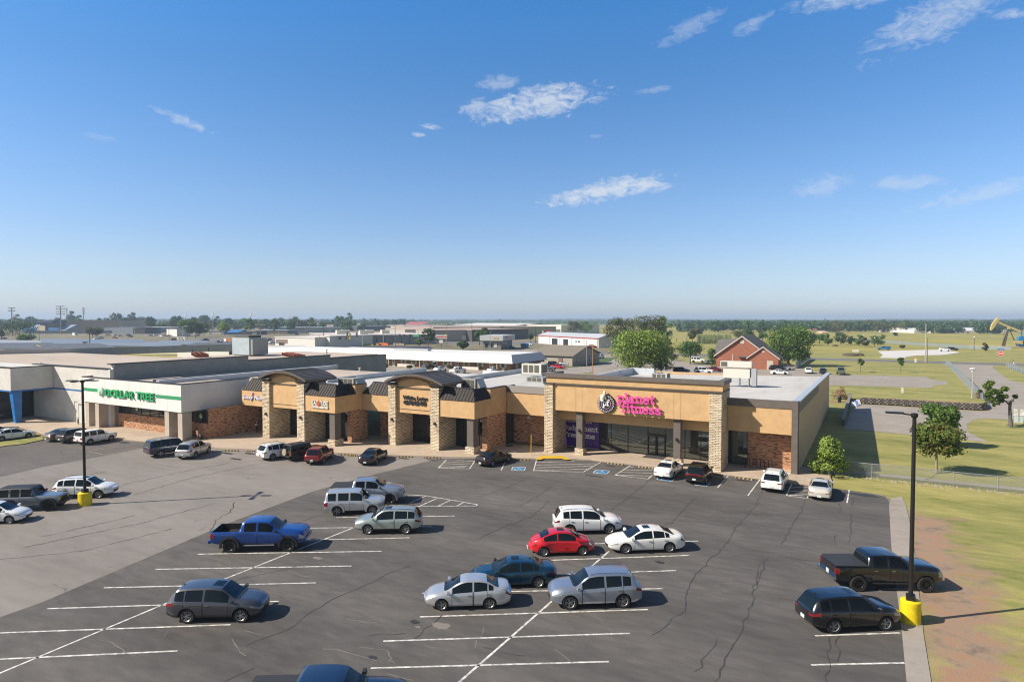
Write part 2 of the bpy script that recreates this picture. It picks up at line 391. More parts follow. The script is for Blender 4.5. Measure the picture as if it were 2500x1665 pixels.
    for tgt, fl in part_of.items():
        idx = {}; vs_, fs_, ms = [], [], []
        for f, mi in fl:
            for v in f:
                if v not in idx: idx[v] = len(vs_); vs_.append(V[v])
            fs_.append(tuple(idx[v] for v in f)); ms.append(mi)
        m_ = bpy.data.meshes.new(tgt.split('|')[0]); m_.from_pydata(vs_, [], fs_)
        base = tgt.split('|')[0]
        ml = {'body': [paint('white'), seam_m, trim_m, under_m], 'door': [paint('white')], 'windscreen': [glass_m], 'rear_window': [glass_m], 'side_window': [glass_m], 'sunroof': [tint_m],
              'headlight': [lamp_m], 'tail_light': [tail_m], 'grille': [mat('grille black', (.012, .012, .013), .35, .2)]}[base]
        for x in ml: m_.materials.append(x)
        m_.polygons.foreach_set('material_index', ms); m_.polygons.foreach_set('use_smooth', [True] * len(fs_)); m_.set_sharp_from_angle(angle=R(34)); m_.update()
        out[tgt] = m_
    bpy.data.meshes.remove(me2)
    return out
def cube_mesh(name, m, sx, sy, sz, ch=.25):
    b = MB(); c = ch; x, y, z = sx / 2, sy / 2, sz / 2
    b.prism([(-x * (1 - c), -y), (x * (1 - c), -y), (x, -y * (1 - c)), (x, y * (1 - c)), (x * (1 - c), y), (-x * (1 - c), y), (-x, y * (1 - c)), (-x, -y * (1 - c))], -z, z)
    return b.mesh(name, m, 50)
TYPES = {}
def T(n, **k):
    hl = k['L'] / 2; TYPES[n] = k; return k
# profiles run from the tail (-x) to the nose (+x)
T('suv', L=4.62, W=1.86, H=1.70, wb=2.66, axF=1.40, r=.365, zb=.27, clad=1, rwid=.63, kf=.24, kr=.16, nose=.14,
  top=[(-2.31, .98), (-2.26, 1.06), (-1.93, 1.52), (-1.75, 1.62), (-1.0, 1.68), (-.2, 1.69), (.35, 1.63), (1.12, 1.14), (1.7, 1.06), (2.1, .96), (2.31, .82)],
  belt=[(-2.31, .97), (-1.8, 1.10), (-.9, 1.08), (.3, 1.03), (1.1, .98), (1.7, .93), (2.31, .72)],
  ws=(.38, 1.15), rw=(-2.26, -1.86), win=[(-1.88, -1.42), (-1.36, -.50), (-.40, .78)], doors=[(-1.42, -.46), (-.45, .80)], sun=(-.15, .3))
T('suv2', L=4.75, W=1.92, H=1.74, wb=2.82, axF=1.46, r=.375, zb=.27, clad=0, rwid=.66, kf=.2, kr=.14, nose=.12,
  top=[(-2.375, 1.0), (-2.30, 1.10), (-2.02, 1.54), (-1.82, 1.66), (-1.0, 1.73), (-.2, 1.73), (.38, 1.66), (1.14, 1.17), (1.8, 1.10), (2.2, 1.0), (2.375, .86)],
  belt=[(-2.375, 1.0), (-1.8, 1.16), (-.9, 1.12), (.3, 1.06), (1.1, 1.02), (1.7, .97), (2.375, .76)],
  ws=(.42, 1.18), rw=(-2.30, -1.95), win=[(-1.80, -1.36), (-1.30, -.48), (-.38, .80)], doors=[(-1.38, -.42), (-.41, .84)])
T('boxsuv', L=4.50, W=1.86, H=1.80, wb=2.69, axF=1.42, r=.375, zb=.34, clad=0, rwid=.70, kf=.1, kr=.06, nose=.05, tailb=.03, xf=1.9, xr=-1.9,
  top=[(-2.25, 1.08), (-2.22, 1.18), (-2.12, 1.68), (-2.0, 1.77), (-1.0, 1.80), (.0, 1.80), (.42, 1.74), (.95, 1.22), (1.5, 1.17), (2.05, 1.12), (2.25, 1.02)],
  belt=[(-2.25, 1.05), (-1.8, 1.13), (-.9, 1.12), (.3, 1.10), (1.0, 1.06), (1.7, 1.02), (2.25, .94)],
  ws=(.45, .96), rw=(-2.22, -2.1), win=[(-1.98, -1.36), (-1.20, -.40), (-.28, .62)], doors=[(-1.28, -.34), (-.33, .74)], tl_rows=(4, 6), hl_rows=(4, 6))
T('bigsuv', L=5.15, W=2.0, H=1.92, wb=3.02, axF=1.60, r=.40, zb=.33, clad=0, rwid=.74, kf=.13, kr=.06, nose=.07, tailb=.03, xf=2.1, xr=-2.2,
  top=[(-2.575, 1.12), (-2.54, 1.22), (-2.38, 1.74), (-2.25, 1.84), (-1.0, 1.90), (.0, 1.90), (.55, 1.83), (1.15, 1.30), (1.8, 1.24), (2.35, 1.17), (2.575, 1.05)],
  belt=[(-2.575, 1.1), (-1.8, 1.2), (-.9, 1.2), (.3, 1.17), (1.1, 1.13), (1.9, 1.08), (2.575, .95)],
  ws=(.58, 1.17), rw=(-2.54, -2.35), win=[(-2.2, -1.42), (-1.3, -.42), (-.3, .82)], doors=[(-1.4, -.36), (-.35, .92)])
T('sedan', L=4.75, W=1.83, H=1.45, wb=2.78, axF=1.44, r=.335, zb=.20, clad=0, rwid=.59, kf=.24, kr=.18, nose=.16, tailb=.09,
  top=[(-2.375, .78), (-2.30, 1.0), (-2.1, 1.06), (-1.72, 1.09), (-1.02, 1.37), (-.5, 1.44), (.05, 1.44), (.4, 1.37), (1.2, .97), (1.75, .88), (2.2, .76), (2.375, .64)],
  belt=[(-2.375, .74), (-2.0, .97), (-1.2, .96), (-.4, .93), (.5, .89), (1.2, .84), (1.8, .77), (2.375, .58)],
  ws=(.42, 1.20), rw=(-1.72, -1.04), win=[(-1.36, -1.1), (-1.05, -.36), (-.28, .86)], doors=[(-1.30, -.31), (-.30, .88)], sun=(-.28, .22))
T('smallsedan', L=4.40, W=1.74, H=1.47, wb=2.49, axF=1.38, r=.315, zb=.20, clad=0, rwid=.56, kf=.26, kr=.2, nose=.16, tailb=.10,
  top=[(-2.2, .80), (-2.14, 1.04), (-1.95, 1.09), (-1.60, 1.10), (-.95, 1.39), (-.5, 1.46), (.05, 1.46), (.4, 1.38), (1.2, .98), (1.7, .88), (2.05, .76), (2.2, .62)],
  belt=[(-2.2, .76), (-1.9, 1.0), (-1.2, .98), (-.4, .93), (.5, .88), (1.2, .83), (1.8, .74), (2.2, .56)],
  ws=(.42, 1.20), rw=(-1.60, -.98), win=[(-1.32, -1.06), (-1.0, -.30), (-.22, .84)], doors=[(-1.24, -.26), (-.25, .86)])
T('beetle', L=4.08, W=1.72, H=1.50, wb=2.51, axF=1.27, r=.325, zb=.20, clad=0, rwid=.55, kf=.34, kr=.34, nose=.16, tailb=.16, fend=.05, waist=.07, xf=.9, xr=-.9, crown=.02,
  top=[(-2.04, .60), (-1.95, .86), (-1.7, 1.02), (-1.35, 1.17), (-.8, 1.40), (-.2, 1.50), (.3, 1.47), (.55, 1.40), (1.1, 1.07), (1.3, 1.0), (1.75, .86), (1.95, .70), (2.04, .56)],
  belt=[(-2.04, .55), (-1.7, .86), (-1.2, .96), (-.4, .95), (.5, .93), (1.2, .90), (1.6, .82), (2.04, .5)],
  ws=(.56, 1.10), rw=(-1.42, -.86), win=[(-1.22, -.38), (-.30, .84)], doors=[(-.36, .90)], sun=(-.3, .15), hl_len=.30, hl_in=.7)
T('pickup', L=5.90, W=2.03, H=1.96, wb=3.70, axF=1.98, r=.43, zb=.50, clad=0, rwid=.73, kf=.12, kr=.02, nose=.08, tailb=.01, xf=2.4, xr=-2.7, well=1.2,
  top=[(-2.95, 1.36), (-2.9, 1.38), (-1.3, 1.38), (-1.14, 1.385), (-1.10, 1.42), (-1.02, 1.84), (-.85, 1.93), (-.2, 1.96), (.45, 1.93), (.72, 1.86), (1.35, 1.42), (1.9, 1.38), (2.6, 1.31), (2.9, 1.22), (2.95, 1.12)],
  belt=[(-2.95, 1.30), (-1.3, 1.32), (-.9, 1.33), (.3, 1.31), (1.1, 1.27), (1.9, 1.24), (2.6, 1.18), (2.95, 1.02)],
  ws=(.74, 1.38), rw=(-1.13, -1.0), win=[(-.84, -.08), (.04, .98)], doors=[(-.98, .00), (.01, 1.10)], tl_rows=(4, 6), tl_len=.16, tl_in=.84, hl_rows=(4, 6), hl_in=.6, hl_len=.3)
T('jeep', L=4.50, W=1.80, H=1.86, wb=2.95, axF=1.58, r=.42, zb=.48, clad=0, rwid=.70, kf=.10, kr=.02, nose=.01, tailb=.01, xf=.8, xr=-2.2, well=1.1,
  top=[(-2.25, 1.16), (-2.24, 1.22), (-2.16, 1.80), (-2.1, 1.84), (-.6, 1.86), (.15, 1.84), (.30, 1.80), (.62, 1.24), (.9, 1.22), (2.0, 1.16), (2.22, 1.12), (2.25, 1.10)],
  belt=[(-2.25, 1.12), (-1.4, 1.16), (-.4, 1.16), (.5, 1.15), (1.0, 1.14), (2.0, 1.08), (2.25, 1.02)],
  ws=(.33, .61), rw=(-2.24, -2.17), win=[(-2.05, -1.32), (-1.18, -.56), (-.44, .28)], doors=[(-1.25, -.50), (-.49, .42)], softtop=1, tl_rows=(4, 6), tl_len=.1, tl_in=.84, hl_rows=(4, 5), hl_len=.02, hl_in=.7, grille=(3, 6, .6))
def variant(n, base, **k):
    d = dict(TYPES[base]); d.update(k); TYPES[n] = d
variant('bedpickup', 'pickup', bed=(-2.86, -1.2, .95), zb=.52)
CARM = {}
def get_type(n):
    if n not in CARM: CARM[n] = vehicle_meshes(TYPES[n])
    return CARM[n]
CARTS = {}
def make_car(type_, color, label, group=None, rims='5d', cat=None, plate=1, opts=(), far=False):
    S = TYPES[type_]; key = (type_, color, rims, tuple(opts), far, plate)
    pm = paint(color); hl = S['L'] / 2; hw = S['W'] / 2
    root = empty({'pickup': 'parked_pickup', 'bedpickup': 'parked_pickup', 'jeep': 'parked_jeep'}.get(type_, 'parked_car'), label=label, cat=cat or {'pickup': 'pickup', 'bedpickup': 'pickup', 'jeep': 'off-roader', 'sedan': 'sedan', 'smallsedan': 'sedan', 'beetle': 'car'}.get(type_, 'suv'), group=group)
    def put(name, me, parent=root, loc=None, m=None, rz=0):
        o = link(bpy.data.objects.new(name, me)); o.parent = parent
        if loc: o.location = loc
        if rz: o.rotation_euler = (0, 0, rz)
        if m is not None: o.material_slots[0].link = 'OBJECT'; o.material_slots[0].material = m
        return o
    doors = {}
    for tgt, me in get_type(type_).items():
        base, sd = (tgt.split('|') + [''])[:2]
        m = pm if base in ('body', 'door') else None
        if base == 'side_window' and 'tint' in opts: m = tint_m
        if base == 'grille' and 'chromegrille' in opts: m = mat('bright grille', (.3, .3, .31), .3, .8)
        if base == 'grille' and type_ == 'jeep': m = None
        o = put(base, me, m=m)
        if base == 'door': doors[sd] = o
        if base == 'headlight' and type_ in ('beetle',): pass
    if not far:
        hm = bpy.data.meshes.get('handle_m') or None
        for sd, o in doors.items():
            a, c = S['doors'][int(sd[1])]; sg = 1 if sd[0] == 'L' else -1
            zt = pchip(S['belt'], a + .12); me = bpy.data.meshes.get('handle_' + ('c' if 'chrome' in opts else color)) or cube_mesh('handle_' + ('c' if 'chrome' in opts else color), chrome_m if 'chrome' in opts else pm if color not in ('white', 'pearl', 'silver', 'bluesilver', 'greensilver') else mat('handle shade', (.3, .3, .31), .3), .2, .04, .035)
            put('handle', me, o, (a + .19, sg * (hw * .992 + .006), zt - .2 * (zt - S['zb'])))
    tm, rm = wheel_meshes(S['r'], .25 if 'pick' in type_ or type_ == 'jeep' else .22, rims)
    tw = hw - (.13 if 'pick' not in type_ else .13) + (.06 if rims == 'off' else 0)
    for ax in (S['axF'], S['axF'] - S['wb']):
        for sg in (1, -1):
            wh = put('wheel', tm, loc=(ax, sg * tw, S['r']), rz=0 if sg == 1 else math.pi)
            if not far: put('rim', rm, wh)
    b = MB(); x = S['ws'][1] - .12; z = pchip(S['belt'], x) + .06
    for sg in (1, -1):
        b = MB(); b.hexa([(x - .12, sg * (hw - .04), z), (x + .06, sg * (hw - .04), z), (x + .05, sg * (hw + .19), z + .01), (x - .1, sg * (hw + .19), z + .01)][::sg], [(x - .12, sg * (hw - .04), z + .12), (x + .03, sg * (hw - .04), z + .12), (x + .02, sg * (hw + .18), z + .15), (x - .1, sg * (hw + .18), z + .15)][::sg])
        k = 'mirror_%s_%s_%d' % (type_, color, sg); me = bpy.data.meshes.get(k) or b.mesh(k, trim_m if 'pick' in type_ or type_ == 'jeep' or 'darkmir' in opts else pm, 60)
        put('mirror', me)
    if not far:
        if plate:
            me = bpy.data.meshes.get('plate%d' % plate)
            if not me:
                b = MB(); b.box(-.01, .01, -.155, .155, -.08, .08); me = b.mesh('plate%d' % plate, [plate_m if plate == 1 else rplate_m])
            put('number_plate', me, loc=(-hl - S.get('tailb', .05) - .008, 0, S['zb'] + .42 * (pchip(S['belt'], -hl) - S['zb'])))
        if 'rails' in opts:
            for sg in (1, -1):
                b = MB(); x0, x1 = S['rw'][1] + .15, S['ws'][0] - .1; y = sg * (S['rwid'] - .06); zt = [pchip(S['top'], x0 + (x1 - x0) * t / 6) for t in range(7)]
                b.tube([(x0, y, zt[0] - .02)] + [(x0 + (x1 - x0) * t / 6, y, zt[t] + .035) for t in range(7)] + [(x1, y, zt[-1] - .02)], .02, 5)
                put('roof_rail', b.mesh('roof_rail', chrome_m if 'chrome' in opts else trim_m, 60))
        if type_ in ('sedan', 'suv', 'suv2', 'smallsedan'):
            b = MB(); xa = S['rw'][1] + .16; za = pchip(S['top'], xa) - .01; b.hexa([(xa - .1, -.025, za), (xa + .08, -.025, za), (xa + .08, .025, za), (xa - .1, .025, za)], [(xa - .09, -.006, za + .07), (xa - .05, -.006, za + .07), (xa - .05, .006, za + .07), (xa - .09, .006, za + .07)])
            put('antenna', b.mesh('antenna', pm if color != 'white' else trim_m))
        # wiper cowl
        b = MB(); xc = S['ws'][1]; zc = pchip(S['top'], xc); b.box(xc - .02, xc + .07, -hw * .62, hw * .62, zc - .03, zc + .012); put('wiper_cowl', b.mesh('wiper_cowl', trim_m))
    if 'tonneau' in opts:
        b = MB(); b.box(-2.9, -1.16, -hw + .09, hw - .09, 1.37, 1.42); put('bed_cover', b.mesh('bed_cover', mat('black vinyl cover', (.03, .03, .032), .65, bump=.2, bscale=6)))
    if 'cap' in opts:
        b = MB(); b.hexa([(-2.93, -hw + .05, 1.36), (-1.12, -hw + .05, 1.36), (-1.12, hw - .05, 1.36), (-2.93, hw - .05, 1.36)], [(-2.8, -.74, 1.88), (-1.12, -.74, 1.93), (-1.12, .74, 1.93), (-2.8, .74, 1.88)]); put('bed_cap', b.mesh('bed_cap', pm))
        for sg in (1, -1):
            b = MB(); b.hexa([(-2.75, sg * (hw - .06), 1.46), (-1.3, sg * (hw - .06), 1.46), (-1.3, sg * (hw - .05), 1.46), (-2.75, sg * (hw - .05), 1.46)], [(-2.7, sg * .80, 1.78), (-1.3, sg * .80, 1.8), (-1.3, sg * .81, 1.8), (-2.7, sg * .81, 1.78)]); put('side_window', b.mesh('cap_window', tint_m))
    if 'pick' in type_ and not far:
        b = MB(); b.box(-hl - .16, -hl + .02, -hw + .04, hw - .04, .62, .80); put('rear_bumper', b.mesh('rear_bumper', chrome_m if 'chrome' in opts else pm))
        b = MB(); b.box(hl + .0, hl + .13, -hw + .16, hw - .16, .62, .82); put('front_bumper', b.mesh('front_bumper', chrome_m if 'chrome' in opts else pm))
        b = MB()
        for sg in (1, -1): b.box(-.9, 1.1, sg * (hw - .04) - .06, sg * (hw - .04) + .06, .44, .49)
        put('running_board', b.mesh('running_board', mat('step grey', (.22, .22, .22), .5) if color == 'blue' else trim_m))
    if 'flares' in opts:
        for ax in (S['axF'], S['axF'] - S['wb']):
            for sg in (1, -1):
                b = MB(); r0, r1 = S['r'] * 1.17, S['r'] * 1.17 + .13; y0, y1 = sorted((sg * (hw - .03), sg * (hw + (.13 if type_ == 'jeep' else .09))))
                a0, a1 = -.15, math.pi + .15; pts = [(ax + r1 * math.cos(a0 + (a1 - a0) * t / 14), S['r'] + r1 * math.sin(a0 + (a1 - a0) * t / 14)) for t in range(15)] + [(ax + r0 * math.cos(a1 + (a0 - a1) * t / 14), S['r'] + r0 * math.sin(a1 + (a0 - a1) * t / 14)) for t in range(15)]
                for t in range(14):
                    q_ = [pts[t], pts[t + 1], pts[28 - t], pts[29 - t]]; b.xz(q_, y0, y1)
                put('fender_flare', b.mesh('fender_flare', pm if 'bodyflare' in opts else trim_m))
    if type_ == 'jeep':
        b = MB(); b.lathe([(.12, .0), (.36, .0), (.40, .06), (.40, .2), (.34, .26), (.0, .26)], n=24, axis='x'); o = put('spare_wheel', b.mesh('spare_wheel', tyre_m if color != 'mud' else mat('dusty cover', (.33, .27, .21), .9), 40), loc=(-hl - .04, 0.05, 1.0)); o.rotation_euler = (0, 0, math.pi)
        b = MB(); b.box(hl + .06, hl + .28, -.8, .8, .52, .70); put('front_bumper', b.mesh('front_bumper', trim_m))
        b = MB(); b.box(-hl - .2, -hl - .03, -.8, .8, .52, .68); put('rear_bumper', b.mesh('rear_bumper', trim_m))
        for sg in (1, -1):
            b = MB(); b.lathe([(.0, .035), (.08, .03), (.095, .0)], n=16, axis='x'); put('headlight', b.mesh('round_lamp', lamp_m, 40), loc=(hl + .005, sg * .56, .93))
    if type_ == 'beetle':
        for sg in (1, -1):
            b = MB(); b.lathe([(.0, .045), (.09, .04), (.125, .0), (.12, -.06)], n=18, axis='x'); o = put('headlight', b.mesh('oval_lamp', lamp_m, 40), loc=(1.80, sg * .60, .68)); o.rotation_euler = (0, R(-28), sg * R(24))
    if 'cladflare' in opts and not far:
        pass
    return root
def place(o, x, y, heading, z=-.12, s=1.0):
    o.location = (x, y, z); o.rotation_euler = (0, 0, heading); o.scale = (s, s, s)
def side_place(o, type_, FW, RW, near, z=-.12):
    """FW, RW: photo pixels where the near side's tyres touch the lot; near = which side of the car they are on"""
    S = TYPES[type_]; f = P(*FW, z); r = P(*RW, z); d = (f - r).normalized(); h = math.atan2(d.y, d.x); n = Vector((-d.y, d.x, 0))
    mid = (f + r) / 2; off = S['axF'] - S['wb'] / 2; tw = S['W'] / 2 - .05
    c = mid - d * off + (n * -tw if near == 'L' else n * tw); place(o, c.x, c.y, h, z)
def head_place(o, type_, W, which, side, heading, z=-.12):
    S = TYPES[type_]; p = P(*W, z); d = Vector((math.cos(heading), math.sin(heading), 0)); n = Vector((-d.y, d.x, 0))
    off = S['axF'] if which == 'F' else S['axF'] - S['wb']; tw = S['W'] / 2 - .05
    c = p - d * off + (n * -tw if side == 'L' else n * tw); place(o, c.x, c.y, heading, z)
# ---------------------------------------------------------------- ground materials
def gmat(name, stops, scales=(.35, 3.0, 25), rough=.9, crack=None, bump=.35, extra=None, stretch=None):
    m = bpy.data.materials.new(name); m.use_nodes = True; t = m.node_tree; b = t.nodes['Principled BSDF']; b.inputs['Roughness'].default_value = rough
    b.inputs['Specular IOR Level'].default_value = .25
    g = N(t, 'ShaderNodeNewGeometry').outputs['Position']; vec = g
    if stretch:
        mp_ = N(t, 'ShaderNodeMapping'); mp_.inputs['Rotation'].default_value = (0, 0, R(stretch[0])); mp_.inputs['Scale'].default_value = (stretch[1], stretch[2], 1); t.links.new(g, mp_.inputs[0]); vec = mp_.outputs[0]
    n1 = noise(t, vec, scales[0], 5, .6, .3); n2 = noise(t, vec, scales[1], 5, .65); n3 = noise(t, g, scales[2], 3, .7)
    f = mathn(t, 'ADD', mathn(t, 'MULTIPLY', n1, .45), mathn(t, 'ADD', mathn(t, 'MULTIPLY', n2, .35), mathn(t, 'MULTIPLY', n3, .2)))
    c = ramp(t, f, stops)
    if crack:
        wv = N(t, 'ShaderNodeVectorMath', operation='ADD'); nn = N(t, 'ShaderNodeTexNoise'); nn.inputs['Scale'].default_value = .8; nn.inputs['Detail'].default_value = 5; t.links.new(g, nn.inputs['Vector'])
        sc_ = N(t, 'ShaderNodeVectorMath', operation='SCALE'); sc_.inputs['Scale'].default_value = 2.2; t.links.new(nn.outputs['Color'], sc_.inputs[0]); t.links.new(g, wv.inputs[0]); t.links.new(sc_.outputs[0], wv.inputs[1])
        vo = N(t, 'ShaderNodeTexVoronoi', feature='DISTANCE_TO_EDGE'); vo.inputs['Scale'].default_value = crack[0]; t.links.new(wv.outputs[0], vo.inputs['Vector'])
        k = mathn(t, 'LESS_THAN', vo.outputs['Distance'], crack[1] * crack[0])
        k = mathn(t, 'MULTIPLY', k, mathn(t, 'MULTIPLY', mathn(t, 'SUBTRACT', noise(t, g, .22, 3, .6), crack[3]), 6, True))
        c = mix(t, mathn(t, 'MULTIPLY', k, crack[4]), c, crack[2])
    if extra: c = extra(t, g, c)
    t.links.new(c, b.inputs['Base Color'])
    bn = N(t, 'ShaderNodeBump'); bn.inputs['Strength'].default_value = bump; bn.inputs['Distance'].default_value = .03
    t.links.new(noise(t, g, scales[2] * 1.7, 3, .7), bn.inputs['Height']); t.links.new(bn.outputs[0], b.inputs['Normal'])
    MATS[name] = m; return m
asph_dark = gmat('dark asphalt', [(.34, (.062, .058, .056)), (.5, (.102, .095, .09)), (.66, (.155, .142, .133))], (.13, 1.1, 22), crack=(.16, .035, (.17, .155, .14), .52, .6), stretch=(-58, .5, 1.6))
asph_light = gmat('worn grey asphalt', [(.34, (.175, .157, .143)), (.5, (.225, .203, .186)), (.68, (.275, .25, .23))], (.12, .9, 20), crack=(.12, .03, (.05, .045, .042), .5, .75), stretch=(-60, .4, 1.5))
asph_mid = gmat('aged brown asphalt', [(.34, (.095, .085, .082)), (.5, (.125, .112, .107)), (.68, (.16, .145, .137))], (.15, 1.0, 20), crack=(.15, .03, (.04, .04, .04), .5, .7), stretch=(-60, .4, 1.5))
conc = gmat('tan concrete', [(.32, (.33, .26, .20)), (.5, (.44, .355, .275)), (.68, (.52, .43, .34))], (.25, 1.6, 14), bump=.15)
conc_grey = gmat('grey concrete', [(.32, (.22, .195, .165)), (.5, (.31, .275, .24)), (.68, (.38, .34, .30))], (.2, 1.5, 14), bump=.15, crack=(.13, .03, (.1, .09, .08), .5, .6))
road_m = gmat('road asphalt', [(.32, (.14, .135, .14)), (.68, (.20, .19, .19))], (.1, .8, 12))
gravel_m = gmat('white gravel', [(.32, (.50, .48, .45)), (.68, (.66, .63, .60))], (.1, 1, 10))
def dirt(t, g, c):
    sp = N(t, 'ShaderNodeSeparateXYZ'); t.links.new(g, sp.inputs[0]); x, y = sp.outputs[0], sp.outputs[1]
    n = noise(t, g, .28, 6, .65); n2 = noise(t, g, .09, 4, .6)
    # bare red earth beside the lot
    d = mathn(t, 'SUBTRACT', 1.0, mathn(t, 'MULTIPLY', mathn(t, 'ABSOLUTE', mathn(t, 'SUBTRACT', x, 4.0)), .24)); d = mathn(t, 'MINIMUM', d, mathn(t, 'MULTIPLY', mathn(t, 'SUBTRACT', 60.5, y), .3))
    k = mathn(t, 'MULTIPLY', mathn(t, 'ADD', mathn(t, 'SUBTRACT', n, .62), mathn(t, 'MULTIPLY', d, .42)), 5, True)
    dc = ramp(t, noise(t, g, .6, 6, .7), [(.3, (.16, .125, .10)), (.48, (.30, .215, .15)), (.6, (.34, .20, .125)), (.72, (.27, .21, .16))])
    c = mix(t, k, c, dc)
    # scattered thin spots in every lawn, a bare band above the retaining wall
    d2 = mathn(t, 'SUBTRACT', .55, mathn(t, 'MULTIPLY', mathn(t, 'ABSOLUTE', mathn(t, 'SUBTRACT', y, 131.5)), .22)); d2 = mathn(t, 'MULTIPLY', d2, mathn(t, 'LESS_THAN', x, 18))
    k2 = mathn(t, 'MULTIPLY', mathn(t, 'ADD', mathn(t, 'SUBTRACT', n, .60), mathn(t, 'MAXIMUM', mathn(t, 'MULTIPLY', d2, .6), 0)), 4.5, True)
    return mix(t, k2, c, (.30, .19, .115))
grass_m = gmat('mown grass', [(.33, (.12, .145, .035)), (.45, (.22, .22, .065)), (.56, (.33, .295, .10)), (.70, (.42, .36, .155))], (.16, 1.3, 9), extra=dirt, bump=.8, stretch=(25, .45, 1.3))
field_m = gmat('rough meadow', [(.33, (.16, .165, .05)), (.48, (.27, .25, .075)), (.58, (.40, .33, .07)), (.68, (.50, .38, .05))], (.018, .12, 1.2), bump=.8, stretch=(0, .5, 1.6))
town_m = gmat('town ground', [(.33, (.12, .12, .05)), (.48, (.19, .165, .10)), (.66, (.27, .235, .18))], (.02, .15, 1.5))
white_paint = mat('white road paint', (.62, .60, .56), .7, var=.5, vscale=4)
yellow_paint = mat('yellow paint', (.62, .40, .03), .6, var=.25, vscale=5)
blue_paint = mat('blue paint', (.03, .19, .38), .6, var=.25, vscale=5)

def sheet(name, pts, z, m, kind='structure', thick=None):
    b = MB(); pts = [(p[0], p[1]) for p in pts]
    a = sum(pts[i][0] * pts[(i + 1) % len(pts)][1] - pts[(i + 1) % len(pts)][0] * pts[i][1] for i in range(len(pts)))
    if a < 0: pts = pts[::-1]
    if thick: b.prism(pts, z - thick, z)
    else: b.poly(pts, z)
    me = b.mesh(name, m); bm = bmesh.new(); bm.from_mesh(me); bmesh.ops.triangulate(bm, faces=bm.faces); bm.to_mesh(me); bm.free()
    o = link(bpy.data.objects.new(name, me)); return tag(o, None, None, None, kind)
sheet('ground', [(-8700, -250), (8700, -250), (8700, 8700), (-8700, 8700)], -.15, grass_m)
sheet('town_ground', [(-1400, 150), (-60, 166), (-60, 240), (-105, 262), (-105, 620), (-1400, 1500)], -.145, town_m)
sheet('meadow', [(-140, 330), (-20, 326), (60, 372), (120, 430), (900, 900), (900, 1500), (-700, 1500), (-400, 640)], -.14, field_m)
sheet('parking_lot', [(-170, -40), (3, -40), (1.5, 62.6), (.8, 63.4), (-5.8, 63.55), (-26, 66), (-50, 60), (-92, 56), (-170, 52)], -.124, asph_light)
sheet('dark_asphalt', [(-36.5, -30), (-38.2, 10), (-38.5, 17), (-40.35, 25.5), (-41.5, 30.8), (-42.7, 39.9), (-42.2, 47), (-40.9, 56.3), (-35.4, 59.5), (-30, 63.5), (-6.3, 63.9), (-2.6, 63.75), (.2, 63.4), (1.2, 62.9), (1.45, 61.5), (1.35, 50), (1.5, 36), (1.55, -30)], -.12, asph_dark)
sheet('left_asphalt', [(-170, -40), (-70, -40), (-72.8, 29), (-73.9, 33), (-74, 37), (-74.6, 45.5), (-79, 50), (-170, 50)], -.12, asph_mid)
sheet('pavement', [(-150, 30), (-116, 36)] + [P(0, 1044, -.12), P(46, 1043, -.12), P(106, 1061, -.12), (-93.1, 42.1), (-86.3, 44.6), (-78.9, 45.9), (-73.6, 46.8), (-65.3, 48.3), (-58.1, 50.8), (-51.2, 53.1), (-45.5, 55.0), (-38.5, 57.9), (-35.4, 59.3), (-31, 61.3), (-28.5, 62.7), (-26, 63.5), (-19.3, 63.75), (-11.4, 64.0), (-6.3, 63.7), (-3.4, 63.55), (-3.2, 70), (-6.2, 71), (-20, 70), (-50, 64), (-92, 54), (-150, 54)], 0, conc, thick=.2)
strip = [(1.5, -30), (1.5, 36), (1.36, 49), (1.45, 59.8), (1.66, 62.6), (2.45, 63.5), (2.65, 61), (2.7, 54), (2.66, 49.9), (2.4, 36), (2.4, -30)]
sheet('concrete_strip', strip, -.118, conc_grey)
sheet('grass_verge', [P(-120, 1098, 0), P(0, 1078, 0), P(60, 1070, 0), P(102, 1064, 0), P(111, 1067, 0), P(107, 1072, 0), P(60, 1082, 0), P(0, 1089, 0), P(-120, 1105, 0)], -.02, grass_m, thick=.13)
sheet('kerb', [P(0, 1059, 0), P(46, 1046, 0), P(70, 1053, 0), P(107, 1063.5, 0), P(107, 1066, 0), P(70, 1057, 0), P(46, 1049, 0), P(0, 1064, 0)], .012, yellow_paint)
# yellow ramp by the gym
q = [P(1306, 1121, 0), P(1323, 1111.5, 0), P(1372, 1112.5, 0), P(1394, 1122, 0), P(1381, 1122.6, 0), P(1370, 1119.5, 0), P(1328, 1119, 0), P(1320, 1122.4, 0)]
sheet('ramp', q, .014, yellow_paint)
# lawn features right of the gym
sheet('path', [(-1.4, 70.9), (60, 71.6), (60, 72.6), (-1.4, 72.2)], -.135, conc_grey)
sheet('small_path', [(-5.9, 63.7), (-3.0, 63.7), (-3.0, 66.0), (-3.4, 69), (-5.9, 69)], -.01, conc_grey, thick=.12)
sheet('back_lot', [(-3.2, 99.2), (.3, 99.1), (7.2, 98.2), (12.8, 97.4), (11.5, 104), (12.1, 112.2), (13.8, 118.5), (15.6, 120.6), (20, 120.6), (26, 118), (80, 110), (80, 130), (40, 150), (30, 200), (33.2, 248), (34.2, 257), (38, 262), (20, 262), (22.3, 252), (21.6, 250), (19.4, 190), (17.6, 140), (17.3, 131), (16, 129.6), (10, 129.8), (-2.6, 129.8)], -.13, conc_grey)
sheet('road', [(-140, 266), (400, 258), (400, 276), (60, 280), (24, 276), (-140, 287)], -.12, road_m)
